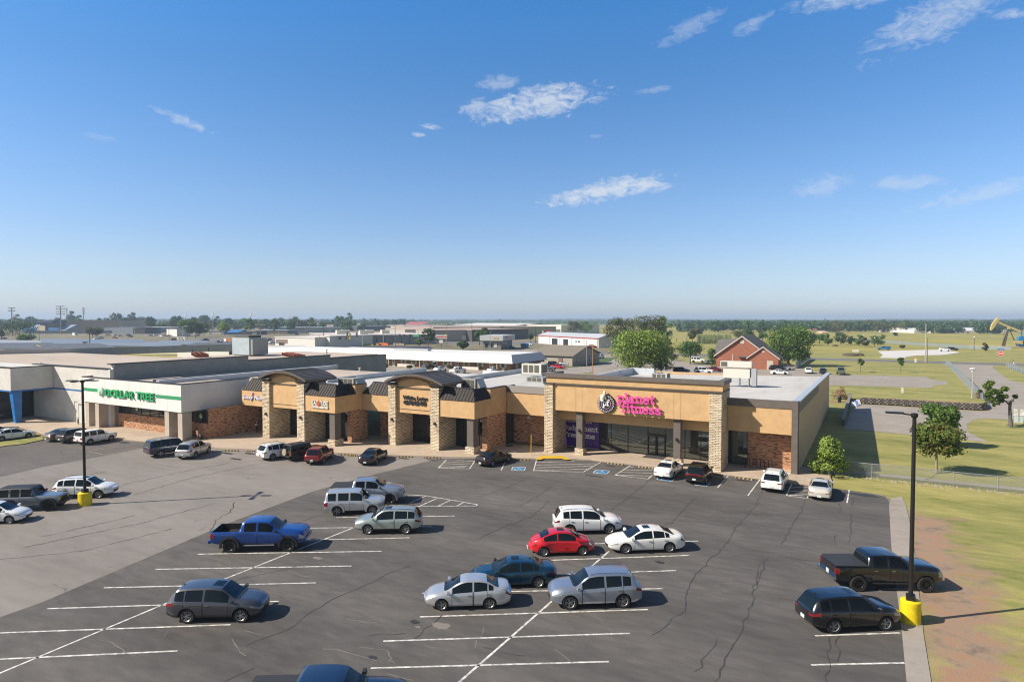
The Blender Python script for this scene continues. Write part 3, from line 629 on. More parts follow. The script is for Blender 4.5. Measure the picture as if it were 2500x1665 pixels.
sheet('upper_lot', [*[P(*q) for q in ((1640, 880), (1760, 893), (1950, 893), (1985, 905), (2040, 913), (2085, 914), (2260, 918.5), (2275, 925), (2293, 928), (2310, 929), (2316, 937), (2285, 938.5), (2277, 940.5), (2276, 945.5), (2060, 939.5), (1995, 938), (1900, 960), (1400, 960), (1450, 905))]], -.128, conc_grey)
sheet('gravel_lot', [P(2143, 856.5), P(2290, 853), (33, 372), P(2345, 860), P(2300, 866), P(2240, 867), P(2213, 870.5), P(2208, 874), P(2148, 873), P(2155, 866)], -.11, gravel_m)
sheet('back_road', [(-150, 105), (-92, 104), (-60, 100), (-60, 160), (-200, 160), (-200, 130)], -.126, conc_grey)
sheet('town_road', [P(900, 868), P(1060, 858), P(1330, 852), P(1330, 862), P(1600, 868), P(1600, 880), P(1452, 905), P(1330, 925), P(1250, 920), P(1250, 890), P(900, 885)], -.135, conc_grey)
sheet('street', [P(300, 838), P(480, 838), P(610, 842), P(660, 838), P(740, 838), P(760, 829), P(520, 826), P(300, 833)], -.12, road_m)
sheet('far_street', [P(900, 842), P(1050, 838), P(1200, 841), P(1500, 835), P(1500, 829), P(1200, 836), P(1050, 832), P(900, 830)], -.12, road_m)
# a lawn strip beside the brown house
sheet('lawn', [P(1325, 882), P(1400, 884), P(1420, 874), P(1500, 872), P(1490, 882), P(1440, 893), P(1392, 896), P(1372, 897), P(1325, 893)], -.11, mat('green lawn', (.075, .12, .03), .9, var=.4, vscale=.6))
# ---------------------------------------------------------------- painted markings
MK = MB()
def pline(p, q_, wd=.10, m=0, z=-.114):
    a, b_ = P(*p, z), P(*q_, z); d = (b_ - a).normalized(); n = Vector((-d.y, d.x, 0)) * wd / 2
    MK.add([a - n, b_ - n, b_ + n, a + n], [(0, 1, 2, 3)], m)
for p, q_ in [((1120, 1665), (1487, 1345)), ((0, 1642), (410, 1470)), ((555, 1410), (862, 1288)), ((-100, 1684), (0, 1642)),
              ((905, 1630), (1487, 1614)), ((936, 1564), (1538, 1545)), ((1025, 1505), (1582, 1487)), ((1030, 1447), (1619, 1436)), ((1290, 1404), (1650, 1392)), ((1285, 1369), (1681, 1355)), ((1285, 1331), (1705, 1320)),
              ((0, 1608), (433, 1588)), ((0, 1544), (563, 1524)), ((115, 1485), (681, 1467)), ((254, 1434), (771, 1422)), ((380, 1389), (858, 1381)), ((482, 1352), (932, 1345)), ((560, 1322), (1000, 1312)), ((728, 1289), (1055, 1285)), ((820, 1263), (1110, 1259)),
              ((1990, 1551), (2197, 1544)), ((1980, 1622), (2208, 1617)), ((2090, 1438), (2190, 1436)), ((2110, 1437), (2190, 1437)), ((410, 1470), (555, 1410)), ((862, 1288), (1000, 1238))]:
    pline(p, q_, .12)
for z_, pts in [((850, 920), [(1130, 950, 1035, 1047), (1035, 1047, 1395, 1055), (1455, 965, 1395, 1055), (1230, 958, 1330, 950), (1095, 988, 1450, 965), (1070, 1012, 1405, 995), (1050, 1038, 1380, 1022), (1160, 1044, 1340, 1034), (1812, 958, 1758, 1072), (2165, 955, 2130, 1080),
                              (660, 1352, 900, 1364), (900, 1364, 1485, 1465), (1485, 1465, 1470, 1481), (1470, 1481, 785, 1487), (900, 1364, 700, 1452), (1035, 1388, 820, 1484), (1180, 1413, 1035, 1482), (1330, 1440, 1250, 1480)]),
                ((1300, 900), [(12, 1170, 585, 1187), (785, 1072, 585, 1187), (42, 1077, 490, 1065), (30, 1108, 740, 1090), (25, 1138, 690, 1118), (20, 1165, 630, 1152),
                               (1125, 1112, 948, 1222), (948, 1222, 1328, 1266), (1328, 1266, 1375, 1225), (1120, 1128, 1165, 1128), (1060, 1160, 1375, 1168), (1005, 1190, 1375, 1198), (955, 1220, 1365, 1232), (2248, 1232, 2128, 1365)]),
                ((1700, 930), [(730, 1132, 593, 1315), (1100, 1175, 1035, 1315), (1035, 1315, 1275, 1347), (1110, 1185, 1170, 1183), (1090, 1225, 1290, 1215), (1065, 1268, 1290, 1257), (1050, 1315, 1280, 1302), (1757, 1250, 1732, 1400), (1275, 1347, 1300, 1300)])]:
    for a, b_, c, d in pts: pline((z_[0] + a / 4.708, z_[1] + b_ / 4.708), (z_[0] + c / 4.708, z_[1] + d / 4.708), .11)
for k, x in enumerate((2084, 2118, 2152, 2186, 2220)): pass
for a, b_, c, d in [(2082, 914, 2084, 924), (2118, 916, 2117, 924.5), (2153, 917.5, 2151, 925.5), (2187, 918, 2189, 927), (2222, 919, 2226, 927.5), (2081, 931, 2080.5, 937), (2117.5, 932, 2117, 938.5), (2153.5, 933, 2155, 940), (2192, 935, 2195, 941.5), (2230, 936, 2234, 943.5)]: pline((a, b_), (c, d), .16, 1)
for z_, pts in [((0, 1000), [(840, 450, 960, 435), (1015, 478, 1185, 515), (1185, 515, 1600, 440), (1090, 465, 1330, 430), (1015, 478, 1120, 455), (1290, 520, 1600, 470)])]:
    for a, b_, c, d in pts: pline((z_[0] + a / 4.708, z_[1] + b_ / 4.708), (z_[0] + c / 4.708, z_[1] + d / 4.708), .08, 1)
MK.build('painted_lines', [white_paint, mat('faded yellow paint', (.38, .30, .16), .8, var=.3, vscale=3)], kind='structure')
# accessible bays: blue field, white border, wheelchair figure
def access(qx, ang=None):
    c = [P(*p, -.11) for p in qx]; o_ = MB(); o_.add(c, [(0, 1, 2, 3)], 0); m_ = sum(c, Vector()) / 4; ex = (c[1] - c[0]) * .5; ey = (c[0] - c[3]) * .5
    def pt(u, v, dz): return m_ + ex * u + ey * v + Vector((0, 0, dz))
    for a, b_ in (((-1, -1), (1, -.86)), ((-1, .86), (1, 1)), ((-1, -1), (-.88, 1)), ((.88, -1), (1, 1))): o_.add([pt(a[0], a[1], .003), pt(b_[0], a[1], .003), pt(b_[0], b_[1], .003), pt(a[0], b_[1], .003)], [(0, 1, 2, 3)], 1)
    def st(pts, w_=.1, dz=.005):
        for i in range(len(pts) - 1):
            a = Vector(pts[i]); b2 = Vector(pts[i + 1]); d = (b2 - a).normalized(); n = Vector((-d.y, d.x)) * w_ / 2; o_.add([pt(*(a - n), dz), pt(*(b2 - n), dz), pt(*(b2 + n), dz), pt(*(a + n), dz)], [(0, 1, 2, 3)], 1)
    st([(-.12, .72), (-.12, .5)], .2); st([(-.1, .5), (-.08, .05), (.25, .05), (.4, -.45), (.52, -.4)], .1); st([(-.1, .3), (.2, .3)], .08)
    st([(-.18 + .36 * math.cos(R(t)), -.25 + .42 * math.sin(R(t))) for t in range(120, 350, 22)], .09)
    o_.build('accessible_marking', [blue_paint, white_paint], kind='structure', fix=False)
s_ = 4.708
access([(850 + 1890 / s_, 920 + 1032 / s_), (850 + 2045 / s_, 920 + 1035 / s_), (850 + 2030 / s_, 920 + 1078 / s_), (850 + 1868 / s_, 920 + 1074 / s_)])
access([(1300 + 735 / s_, 900 + 1158 / s_), (1300 + 900 / s_, 900 + 1172 / s_), (1300 + 850 / s_, 900 + 1213 / s_), (1300 + 688 / s_, 900 + 1197 / s_)])
access([(1300 + 1460 / s_, 900 + 1238 / s_), (1300 + 1645 / s_, 900 + 1258 / s_), (1300 + 1605 / s_, 900 + 1299 / s_), (1300 + 1422 / s_, 900 + 1272 / s_)])
access([(1700 + 15 / s_, 930 + 1148 / s_), (1700 + 172 / s_, 930 + 1164 / s_), (1700 + 130 / s_, 930 + 1210 / s_), (1700 - 30 / s_, 930 + 1195 / s_)])
# long cracks and sealed joints
CK = MB(); rc = random.Random(3)
def crack(pts, wd, m=0):
    pp = []
    for (a, b_) in zip(pts[:-1], pts[1:]):
        A_, B_ = P(*a, -.112), P(*b_, -.112); n = max(2, int((B_ - A_).length / .5)); d = (B_ - A_).normalized(); nn = Vector((-d.y, d.x, 0))
        for i in range(n): pp.append(A_.lerp(B_, i / n) + nn * rc.uniform(-.12, .12))
    pp.append(P(*pts[-1], -.112))
    for i in range(len(pp) - 1):
        d = (pp[i + 1] - pp[i]).normalized(); n = Vector((-d.y, d.x, 0)); w0 = wd * rc.uniform(.4, 1.3) / 2; CK.add([pp[i] - n * w0, pp[i + 1] - n * w0, pp[i + 1] + n * w0, pp[i] + n * w0], [(0, 1, 2, 3)], m)
for pts in [[(1864, 1190), (1848, 1230), (1795, 1290), (1765, 1335), (1700, 1400), (1672, 1450), (1668, 1490), (1590, 1550)], [(1968, 1205), (1960, 1240), (1930, 1290), (1908, 1330)], [(1874, 1360), (1840, 1450), (1800, 1560), (1745, 1665)], [(1860, 1365), (1840, 1440)],
            [(2083, 1215), (2082, 1235)], [(2052, 1228), (2050, 1252)], [(2079, 1253), (2077, 1290), (2070, 1325)], [(2040, 1305), (2043, 1330)], [(1340, 1220), (1300, 1260), (1220, 1290), (1170, 1315)], [(1290, 1165), (1240, 1190), (1175, 1210)], [(1350, 1185), (1270, 1235)],
            [(1596, 1165), (1520, 1225), (1450, 1275), (1420, 1290)], [(1700, 1212), (1640, 1275), (1600, 1295)], [(1030, 1185), (1085, 1195), (1095, 1205)], [(800, 1250), (700, 1285), (690, 1300)],
            [(575, 1225), (560, 1250), (525, 1270), (512, 1300)], [(0, 1365), (200, 1345), (420, 1290)], [(0, 1255), (400, 1160), (560, 1130)], [(300, 1215), (470, 1165), (640, 1130)], [(60, 1335), (350, 1275), (520, 1230)], [(0, 1200), (260, 1150)], [(100, 1310), (330, 1258)],
            [(600, 1576), (700, 1535), (800, 1470), (950, 1400), (1000, 1380)], [(540, 1665), (620, 1630)], [(1010, 1560), (1080, 1500)], [(480, 1440), (640, 1400), (760, 1375)], [(900, 1550), (990, 1545)], [(1180, 1580), (1280, 1600)], [(1700, 1640), (1750, 1560)],
            [(1900, 1358), (2000, 1370), (2090, 1372)], [(1900, 1460), (1950, 1467)], [(2025, 1555), (2018, 1665)], [(2047, 1550), (2045, 1610), (2000, 1600)], [(2300, 1150), (2260, 1170)]]:
    crack(pts, .055, 0)
for pts in [[(790, 1582), (850, 1592), (920, 1612)], [(880, 1576), (940, 1588), (955, 1600), (950, 1612), (962, 1620)], [(850, 1510), (900, 1520), (940, 1515)], [(600, 1537), (640, 1550)], [(1040, 1572), (1100, 1590)], [(1060, 1330), (1110, 1310)], [(500, 1370), (600, 1395), (700, 1405)],
            [(700, 1395), (760, 1408)], [(950, 1640), (1010, 1660)], [(1350, 1585), (1400, 1620)], [(1180, 1530), (1160, 1580)], [(250, 1560), (330, 1600)], [(560, 1560), (600, 1600)], [(1520, 1300), (1570, 1262)], [(1290, 1500), (1350, 1475)]]:
    crack(pts, .06, 1)
CK.build('pavement_cracks', [mat('dark crack filler', (.045, .043, .042), .8), mat('pale dusty crack', (.17, .155, .14), .95)], kind='structure')
# damp / oil stains under the bays
ST = MB()
def blot(x, y, rx, ry, m=0, z=-.109):
    c = P(x, y, z); vs = [c + Vector((rx * math.cos(t) * rc.uniform(.7, 1.1), ry * math.sin(t) * rc.uniform(.7, 1.1), 0)) for t in [2 * math.pi * k / 18 for k in range(18)]]
    ST.add(vs, [tuple(range(18))], m)
for x, y, rx, ry in [(553, 1106, 1.2, .35), (610, 1107, .9, .3), (575, 1120, 1.1, .3), (985, 1119, .8, .25), (1055, 1122, .8, .25), (1490, 1137, .7, .25), (1812, 1172, .8, .3), (2110, 1208, 1.3, .45), (1611, 1372, .35, .22), (1450, 1162, 1.0, .2), (302, 1080, 1.3, .4), (1013, 1517, .3, .2), (910, 1604, .25, .15)]: blot(x, y, rx, ry)
for x, y, rx, ry in [(1078, 1527, .55, .35), (775, 1362, .4, .2), (1020, 1530, .2, .1), (1310, 1318, .5, .2)]: blot(x, y, rx, ry, 1)
ST.build('oil_stains', [mat('oil stain', (.035, .033, .032), .6), mat('dusty patch', (.2, .175, .155), .9)], kind='structure', fix=False)
# bits of litter and pale chips on the grass bank
b = MB()
for k in range(260):
    x = rc.uniform(-2, 22); y = rc.gauss(69.3, .35); s1 = rc.uniform(.03, .11); b.hexa([(x - s1, y - s1, -.15), (x + s1, y - s1 * .6, -.15), (x + s1 * .8, y + s1, -.15), (x - s1, y + s1 * .7, -.15)], [(x - s1 * .6, y - s1 * .6, -.15 + s1), (x + s1 * .5, y - s1 * .4, -.15 + s1), (x + s1 * .4, y + s1 * .6, -.15 + s1), (x - s1 * .5, y + s1 * .4, -.15 + s1)])
b.build('gravel_chips', mat('pale stone chips', (.34, .29, .23), .9), kind='stuff')
# wheel stops
b = MB(); b.hexa([(-.9, -.09, 0), (.9, -.09, 0), (.9, .09, 0), (-.9, .09, 0)], [(-.88, -.05, .13), (.88, -.05, .13), (.88, .05, .13), (-.88, .05, .13)], 0)
for k in range(5): b.hexa([(-.8 + k * .36, -.094, .01), (-.64 + k * .36, -.094, .01), (-.64 + k * .36, .094, .01), (-.8 + k * .36, .094, .01)], [(-.8 + k * .36, -.056, .134), (-.64 + k * .36, -.056, .134), (-.64 + k * .36, .056, .134), (-.8 + k * .36, .056, .134)], 1)
wsm = b.mesh('wheel_stop', [mat('grimy stop', (.045, .04, .036), .85), mat('worn yellow stop paint', (.36, .25, .11), .8, var=.6, vscale=5)])
for p, q_, lab in [((544, 1101), (583, 1102), 'left of the white suv with the red plate'), ((600, 1102.5), (628, 1103), 'in front of the white suv with the red plate'), ((826, 1110), (868, 1112), 'in front of the small dark red suv'), ((850, 1113), (872, 1114), 'behind the nose of the black fastback'),
                   ((968, 1115.5), (1008, 1117), 'nearest the arched entry pillar'), ((1035, 1118), (1076, 1119.5), 'left of the black sedan by the hatched bay'), ((1250, 1122.5), (1294, 1124), 'at the blue bay right of the black sedan'), ((1480, 1131), (1523, 1136), 'at the blue bay before the glass front'), ((1556, 1140), (1597, 1145), 'left of the white sedan by the glass doors'), ((1742, 1157), (1758, 1160), 'beside the black suv with the wide red lamp'), ((1791, 1166), (1840, 1173), 'left of the white suv at the corner')]:
    a, c = P(*p, -.12), P(*q_, -.12); o = link(bpy.data.objects.new('wheel_stop', wsm)); m_ = (a + c) / 2; d = c - a; o.location = m_; o.rotation_euler = (0, 0, math.atan2(d.y, d.x)); o.scale = (max(.7, min(1.15, d.length / 1.8)), 1, 1)
    tag(o, 'worn yellow banded wheel stop ' + lab, 'wheel stop', 'wheel stops along the shop front kerb')
# ---------------------------------------------------------------- walls' materials
def wallmat(name, c1, c2, mortar, bw, rh, ms=.012, rough=.9, dark=None, bump=.5, sq=1.0, off=.5):
    m = bpy.data.materials.new(name); m.use_nodes = True; t = m.node_tree; b = t.nodes['Principled BSDF']; b.inputs['Roughness'].default_value = rough; b.inputs['Specular IOR Level'].default_value = .2
    g = N(t, 'ShaderNodeNewGeometry').outputs['Position']; sp = N(t, 'ShaderNodeSeparateXYZ'); t.links.new(g, sp.inputs[0]); cb = N(t, 'ShaderNodeCombineXYZ')
    t.links.new(mathn(t, 'ADD', sp.outputs[0], sp.outputs[1]), cb.inputs[0]); t.links.new(sp.outputs[2], cb.inputs[1])
    br = N(t, 'ShaderNodeTexBrick'); br.inputs['Scale'].default_value = 1; br.inputs['Brick Width'].default_value = bw; br.inputs['Row Height'].default_value = rh; br.inputs['Mortar Size'].default_value = ms; br.inputs['Bias'].default_value = -.1
    br.inputs['Color1'].default_value = (*c1, 1); br.inputs['Color2'].default_value = (*c2, 1); br.inputs['Mortar'].default_value = (*mortar, 1); t.links.new(cb.outputs[0], br.inputs['Vector']); c = br.outputs['Color']
    if dark:
        mp_ = N(t, 'ShaderNodeMapping'); mp_.inputs['Scale'].default_value = (.8 / bw, 1 / rh, 1); t.links.new(cb.outputs[0], mp_.inputs[0])
        k = mathn(t, 'MULTIPLY', mathn(t, 'SUBTRACT', noise(t, mp_.outputs[0], 1, 2, .5), dark[1]), 8, True); c = mix(t, k, c, dark[0])
    c = mix(t, .22, c, ramp(t, noise(t, g, .7, 4), [(.3, tuple(x * .6 for x in c2)), (.7, tuple(min(1, x * 1.2) for x in c1))]))
    t.links.new(c, b.inputs['Base Color'])
    if bump:
        bn = N(t, 'ShaderNodeBump'); bn.inputs['Strength'].default_value = bump; bn.inputs['Distance'].default_value = .04; n_ = noise(t, cb.outputs[0], 1 / rh, 3); t.links.new(mathn(t, 'SUBTRACT', n_, br.outputs['Fac']), bn.inputs['Height']); t.links.new(bn.outputs[0], b.inputs['Normal'])
    MATS[name] = m; return m
brick_m = wallmat('mottled brick', (.60, .33, .19), (.44, .21, .125), (.42, .30, .21), .42, .14, .014, dark=((.07, .042, .034), .5))
redbrick_m = wallmat('red brick', (.40, .135, .075), (.30, .095, .055), (.32, .22, .17), .4, .16, .012, dark=((.16, .06, .05), .6))
stone_m = wallmat('stacked stone veneer', (.84, .71, .53), (.60, .48, .34), (.13, .10, .075), .55, .17, .022, dark=((.20, .16, .12), .56), bump=1.0)
block_m = wallmat('white painted block', (.63, .62, .59), (.58, .57, .545), (.50, .49, .47), .5, .22, .01, bump=.25)
greyblock_m = wallmat('grey painted block', (.30, .315, .32), (.26, .275, .28), (.17, .18, .19), .8, .24, .012, bump=.35, dark=((.17, .18, .185), .66))
stucco_m = mat('tan stucco', (.56, .365, .185), .9, var=.10, vscale=1.2, bump=.15, bscale=12)
trimbr_m = mat('dark brown trim', (.075, .062, .055), .55, var=.15, vscale=2)
trimlt_m = mat('grey brown trim', (.13, .11, .098), .6, var=.12, vscale=2)
dtwall_m = mat('off white stucco', (.72, .695, .68), .85, var=.06, vscale=.8, bump=.1, bscale=12)
beige_m = mat('beige stucco', (.44, .385, .33), .9, var=.08, vscale=1.5)
tpo_m = gmat('white roof membrane', [(.3, (.36, .345, .33)), (.5, (.50, .485, .465)), (.7, (.60, .585, .565))], (.12, .5, 6), bump=.1, crack=(.09, .05, (.2, .2, .2), .5, .7), stretch=(0, 1.3, .4))
tanroof_m = gmat('tan roof gravel', [(.3, (.38, .31, .255)), (.5, (.47, .395, .33)), (.7, (.55, .475, .41))], (.06, .4, 8), bump=.2, stretch=(30, .5, 2))
memb_m = mat('pale grey flashing', (.52, .55, .60), .5, var=.08, vscale=1)
seamroof_m = mat('bronze metal roofing', (.034, .028, .027), .6, 0, 0, .2); archroof_m = mat('bronze arch roofing', (.13, .11, .10), .4, .2)
window_m = mat('shop window glass', (.012, .014, .015), .03, 0, 0, .9)
mirror_m = mat('reflective shop glass', (.17, .19, .18), .02, .75)
frame_m = mat('dark window frame', (.02, .019, .018), .5)
coping_m = mat('dark metal coping', (.035, .032, .035), .45, .3)
TX = {}
def text(s, size, m, parent, loc, face='front', bold=.0, ext=.03, name='lettering', sx=1.0, italic=0, sp=1.0):
    cu = bpy.data.curves.new(name, 'FONT'); cu.body = s; cu.size = size; cu.extrude = ext; cu.offset = bold; cu.align_x = 'LEFT'; cu.align_y = 'BOTTOM'; cu.shear = italic; cu.space_character = sp; cu.resolution_u = 3
    o = bpy.data.objects.new('tmp', cu); COL.objects.link(o); dg = bpy.context.evaluated_depsgraph_get(); dg.update(); me = bpy.data.meshes.new_from_object(o.evaluated_get(dg)); bpy.data.objects.remove(o)
    me.materials.clear(); me.materials.append(m); me.name = name; o = link(bpy.data.objects.new(name, me)); o.parent = parent; o.location = loc
    rz = {'front': 0, 'right': R(90), 'left': -R(90), 'back': R(180)}[face]; o.rotation_euler = (R(90), 0, rz); o.scale = (sx, 1, 1); return o
def fit_text(s, m, parent, x0, x1, z, h, y, **k):
    o = text(s, h * 1.38, m, parent, (x0, y, z), **k); xs_ = [v.co.x for v in o.data.vertices]; ys = [v.co.y for v in o.data.vertices]
    w_ = max(xs_) - min(xs_); hh = max(ys) - min(ys); o.scale = ((x1 - x0) / w_, h / hh, 1); o.location = (x0 - min(xs_) * (x1 - x0) / w_, y, z - min(ys) * h / hh); return o
# slab lettering drawn with strokes (unit x-height = 1)
SLAB = {'p': (1.15, [[(.25, -.45), (.25, 1)], [(.25, .85), (.6, .97), (.92, .8), (.97, .5), (.92, .2), (.6, .03), (.25, .15)]], [(.02, .5, -.45), (0, .28, 1)]),
        'l': (.62, [[(.3, 0), (.3, 1.5)]], [(.05, .58, 0), (.05, .32, 1.5)]), 'a': (1.08, [[(.15, .8), (.45, .98), (.75, .85), (.78, .0)], [(.78, .55), (.4, .6), (.12, .4), (.15, .12), (.42, .02), (.78, .2)]], [(.72, 1.0, 0)]),
        'n': (1.2, [[(.25, 0), (.25, 1)], [(.25, .75), (.5, .97), (.8, .93), (.92, .7), (.92, 0)]], [(.02, .5, 0), (.68, 1.14, 0), (.0, .28, 1)]), 'e': (1.05, [[(.12, .52), (.9, .52), (.85, .85), (.52, 1.0), (.2, .85), (.12, .5), (.2, .15), (.52, 0), (.9, .18)]], []),
        't': (.78, [[(.35, 1.35), (.35, .15), (.5, .02), (.74, .12)], [(.05, .98), (.7, .98)]], []), 'f': (.78, [[(.28, 0), (.28, 1.25), (.42, 1.48), (.75, 1.42)], [(.02, .98), (.62, .98)]], [(.04, .56, 0)]),
        'i': (.62, [[(.3, 0), (.3, 1)], [(.3, 1.28), (.3, 1.52)]], [(.04, .58, 0), (.04, .32, 1)]), 's': (1.0, [[(.85, .8), (.5, .98), (.18, .85), (.2, .62), (.5, .5), (.82, .38), (.85, .15), (.5, .02), (.12, .2)]], []),
        'J': (.95, [[(.6, 1.4), (.6, .1), (.4, -.12), (.1, 0), (.1, .2)]], [(.3, .9, 1.4)]), 'u': (1.2, [[(.25, 1), (.25, .25), (.4, .03), (.75, .05), (.92, .3)], [(.92, 1), (.92, 0)]], [(0, .3, 1), (.68, .95, 1), (.9, 1.15, 0)]),
        'd': (1.15, [[(.88, 1.45), (.88, 0)], [(.88, .85), (.55, .98), (.2, .82), (.12, .5), (.2, .18), (.55, .02), (.88, .15)]], [(.6, .9, 1.45), (.88, 1.12, 0)]), 'g': (1.15, [[(.88, 1), (.88, -.25), (.55, -.45), (.2, -.35)], [(.88, .85), (.55, .98), (.2, .82), (.12, .5), (.2, .18), (.55, .02), (.88, .15)]], [(.85, 1.12, 1)]),
        'm': (1.8, [[(.25, 0), (.25, 1)], [(.25, .75), (.5, .97), (.75, .93), (.85, .7), (.85, 0)], [(.85, .75), (1.1, .97), (1.35, .93), (1.47, .7), (1.47, 0)]], [(.02, .48, 0), (.68, 1.05, 0), (1.28, 1.7, 0), (0, .28, 1)]), 'F': (1.1, [[(.3, 0), (.3, 1.4)], [(.05, 1.4), (.98, 1.4), (.98, 1.15)], [(.3, .75), (.75, .75)]], [(.05, .6, 0)]),
        'r': (.9, [[(.28, 0), (.28, 1)], [(.28, .7), (.5, .95), (.82, .95)]], [(.02, .58, 0), (.0, .3, 1)]), 'W': (1.75, [[(.15, 1.4), (.5, 0), (.87, 1.2), (1.24, 0), (1.6, 1.4)]], [(0, .35, 1.4), (1.4, 1.75, 1.4)]), 'o': (1.1, [[(.52, .98), (.88, .8), (.95, .5), (.88, .2), (.52, .02), (.18, .2), (.1, .5), (.18, .8), (.52, .98)]], []),
        'c': (1.0, [[(.85, .8), (.52, .98), (.2, .82), (.12, .5), (.2, .18), (.52, .02), (.88, .18)]], []), 'Z': (1.1, [[(.12, 1.4), (.95, 1.4), (.12, 0), (1.0, 0)]], []), 'h': (1.2, [[(.25, 0), (.25, 1.45)], [(.25, .75), (.5, .97), (.8, .93), (.92, .7), (.92, 0)]], [(.02, .5, 0), (.68, 1.14, 0), (0, .28, 1.45)]), ' ': (.55, [], [])}
def slab(s, x0, x1, z, xh, y, m, parent, wt=.2, depth=.1, name='lettering', mats=None):
    tot_ = sum(SLAB[c][0] for c in s); k = (x1 - x0) / tot_; x = x0; out_ = []
    for c in s:
        adv, strokes, serifs = SLAB[c]; b = MB(); n = 0
        for stl in strokes + [[(a, zz + (wt * .25 if zz == 0 else -wt * .25)), (a2, zz + (wt * .25 if zz == 0 else -wt * .25))] for a, a2, zz in serifs]:
            w_ = wt if stl in strokes else wt * .75
            for i in range(len(stl) - 1):
                a = Vector(stl[i]); c2 = Vector(stl[i + 1]); d = (c2 - a).normalized(); nn = Vector((-d.y, d.x)) * w_ / 2; a = a - d * w_ * .32; c2 = c2 + d * w_ * .32
                pts = [(x + p.x * k, z + p.y * xh) for p in (a - nn, c2 - nn, c2 + nn, a + nn)]; n += 1; b.xz(pts, y - depth - n * .0015, y, 0)
        if b.v: out_.append(b.build(name, m, parent))
        x += adv * k
    return out_
def glazed(name, parent, a0, a1, b_, z0, z1, mull, hz=(), gm=None, fr=.06, face='front'):
    """a glazed run: frame bars as the part, panes as sub-parts. mull = list of positions along the run"""
    f = MB(); gm = gm or window_m
    def bx(mb, u0, u1, z0_, z1_, d0, d1, mm=None):
        if face == 'front': mb.box(u0, u1, b_ - d1, b_ - d0, z0_, z1_, mm)
        else: mb.box(b_ + d0, b_ + d1, u0, u1, z0_, z1_, mm)
    ms_ = sorted([a0] + list(mull) + [a1])
    for u in ms_: bx(f, max(a0, u - fr / 2), min(a1, u + fr / 2), z0, z1, 0, .1)
    for i in range(len(ms_) - 1):
        bx(f, ms_[i] + fr / 2, ms_[i + 1] - fr / 2, z0, z0 + fr, 0, .09); bx(f, ms_[i] + fr / 2, ms_[i + 1] - fr / 2, z1 - fr, z1, 0, .09)
        for h in hz: bx(f, ms_[i] + fr / 2, ms_[i + 1] - fr / 2, h - fr / 2, h + fr / 2, 0, .085)
    fo = f.build(name, frame_m, parent)
    for i in range(len(ms_) - 1):
        g_ = MB(); bx(g_, ms_[i] + .01, ms_[i + 1] - .01, z0 + .01, z1 - .01, .03, .05); g_.build('pane', gm, fo)
    return fo
def coping(parent, x0, x1, y0, y1, z, t=.12, over=.06, m=None, name='coping', th=.3, sides='FRLB'):
    b = MB(); m = m or coping_m
    if 'F' in sides: b.box(x0 - over, x1 + over, y0 - over, y0 + th, z, z + t)
    if 'B' in sides: b.box(x0 - over, x1 + over, y1 - th, y1 + over, z, z + t)
    if 'R' in sides: b.box(x1 - th, x1 + over, y0 + th, y1 - (th if 'B' in sides else 0), z, z + t)
    if 'L' in sides: b.box(x0 - over, x0 + th, y0 + th, y1 - (th if 'B' in sides else 0), z, z + t)
    return b.build(name, m, parent)
def part(parent, name, m, *boxes, **k):
    b = MB()
    for x in boxes: b.box(*x)
    return b.build(name, m, parent, **k)
def lamp_on_wall(parent, x, y, z):
    b = MB(); b.box(x - .1, x + .1, y - .22, y, z, z + .18); b.hexa([(x - .14, y - .26, z + .18), (x + .14, y - .26, z + .18), (x + .14, y, z + .18), (x - .14, y, z + .18)], [(x - .06, y - .1, z + .3), (x + .06, y - .1, z + .3), (x + .06, y, z + .3), (x - .06, y, z + .3)]); return b.build('wall_lamp', frame_m, parent)

# ================================================================ department store (far left)
E1 = empty('department_store', (0, 0, 0), label='large white block store with blue band and wide tan roof at far left', cat='store')
E1.location = (-108, 50, 0)
def rel(o, E_):   # keep world placement under an empty that stands at the building's base
    o.matrix_parent_inverse = Matrix.Translation(-Vector(E_.location)); return o
class Bld:
    def __init__(s, name, loc, **k): s.e = empty(name, loc, **k); s.i = Matrix.Translation(-Vector(loc))
    def fix(s):
        for o in s.e.children: o.matrix_parent_inverse = s.i.copy()
bpy.data.objects.remove(E1)
B1 = Bld('department_store', (-120, 50, 0), label='large white block store with blue band, blue post and wide tan roof', cat='store'); e = B1.e
part(e, 'wall', block_m, (-113.8, -92.4, 49.9, 50.4, -.1, 4.54), (-113.8, -92.4, 49.9, 50.4, 4.76, 8.02))
part(e, 'blue_band', mat('blue band', (.02, .13, .42), .6), (-107.7, -92.45, 49.87, 50.35, 4.541, 4.759))
part(e, 'side_wall', greyblock_m, (-92.9, -92.4, 50.41, 72.57, -.1, 8.7), (-92.9, -92.4, 72.58, 91.45, -.1, 8.0), (-92.9, -92.4, 91.46, 108, -.1, 7.3))
part(e, 'side_parapet', mat('white parapet', (.60, .60, .61), .8, var=.1), (-92.95, -92.35, 50.3, 50.42, 8.02, 8.7))
part(e, 'coping', coping_m, (-113.9, -92.95, 49.8, 50.5, 8.02, 8.14), (-93.0, -92.3, 49.8, 72.62, 8.701, 8.83), (-93.0, -92.3, 72.63, 91.5, 8.0, 8.12), (-93.0, -92.3, 91.51, 108.1, 7.3, 7.42))
part(e, 'roof', tanroof_m, (-185, -92.95, 50.45, 72.6, 7.5, 7.9), (-118, -92.95, 72.61, 106, 7.2, 7.55), (-185, -107.9, 44.8, 50.44, 7.5, 7.9))
b = MB(); pr = [P(-60, 871, 7.5), P(280, 863, 7.5), P(548, 855.5, 7.5), P(600, 853.5, 7.5)]; hh = [1.3, 1.35, 1.5, 1.2]
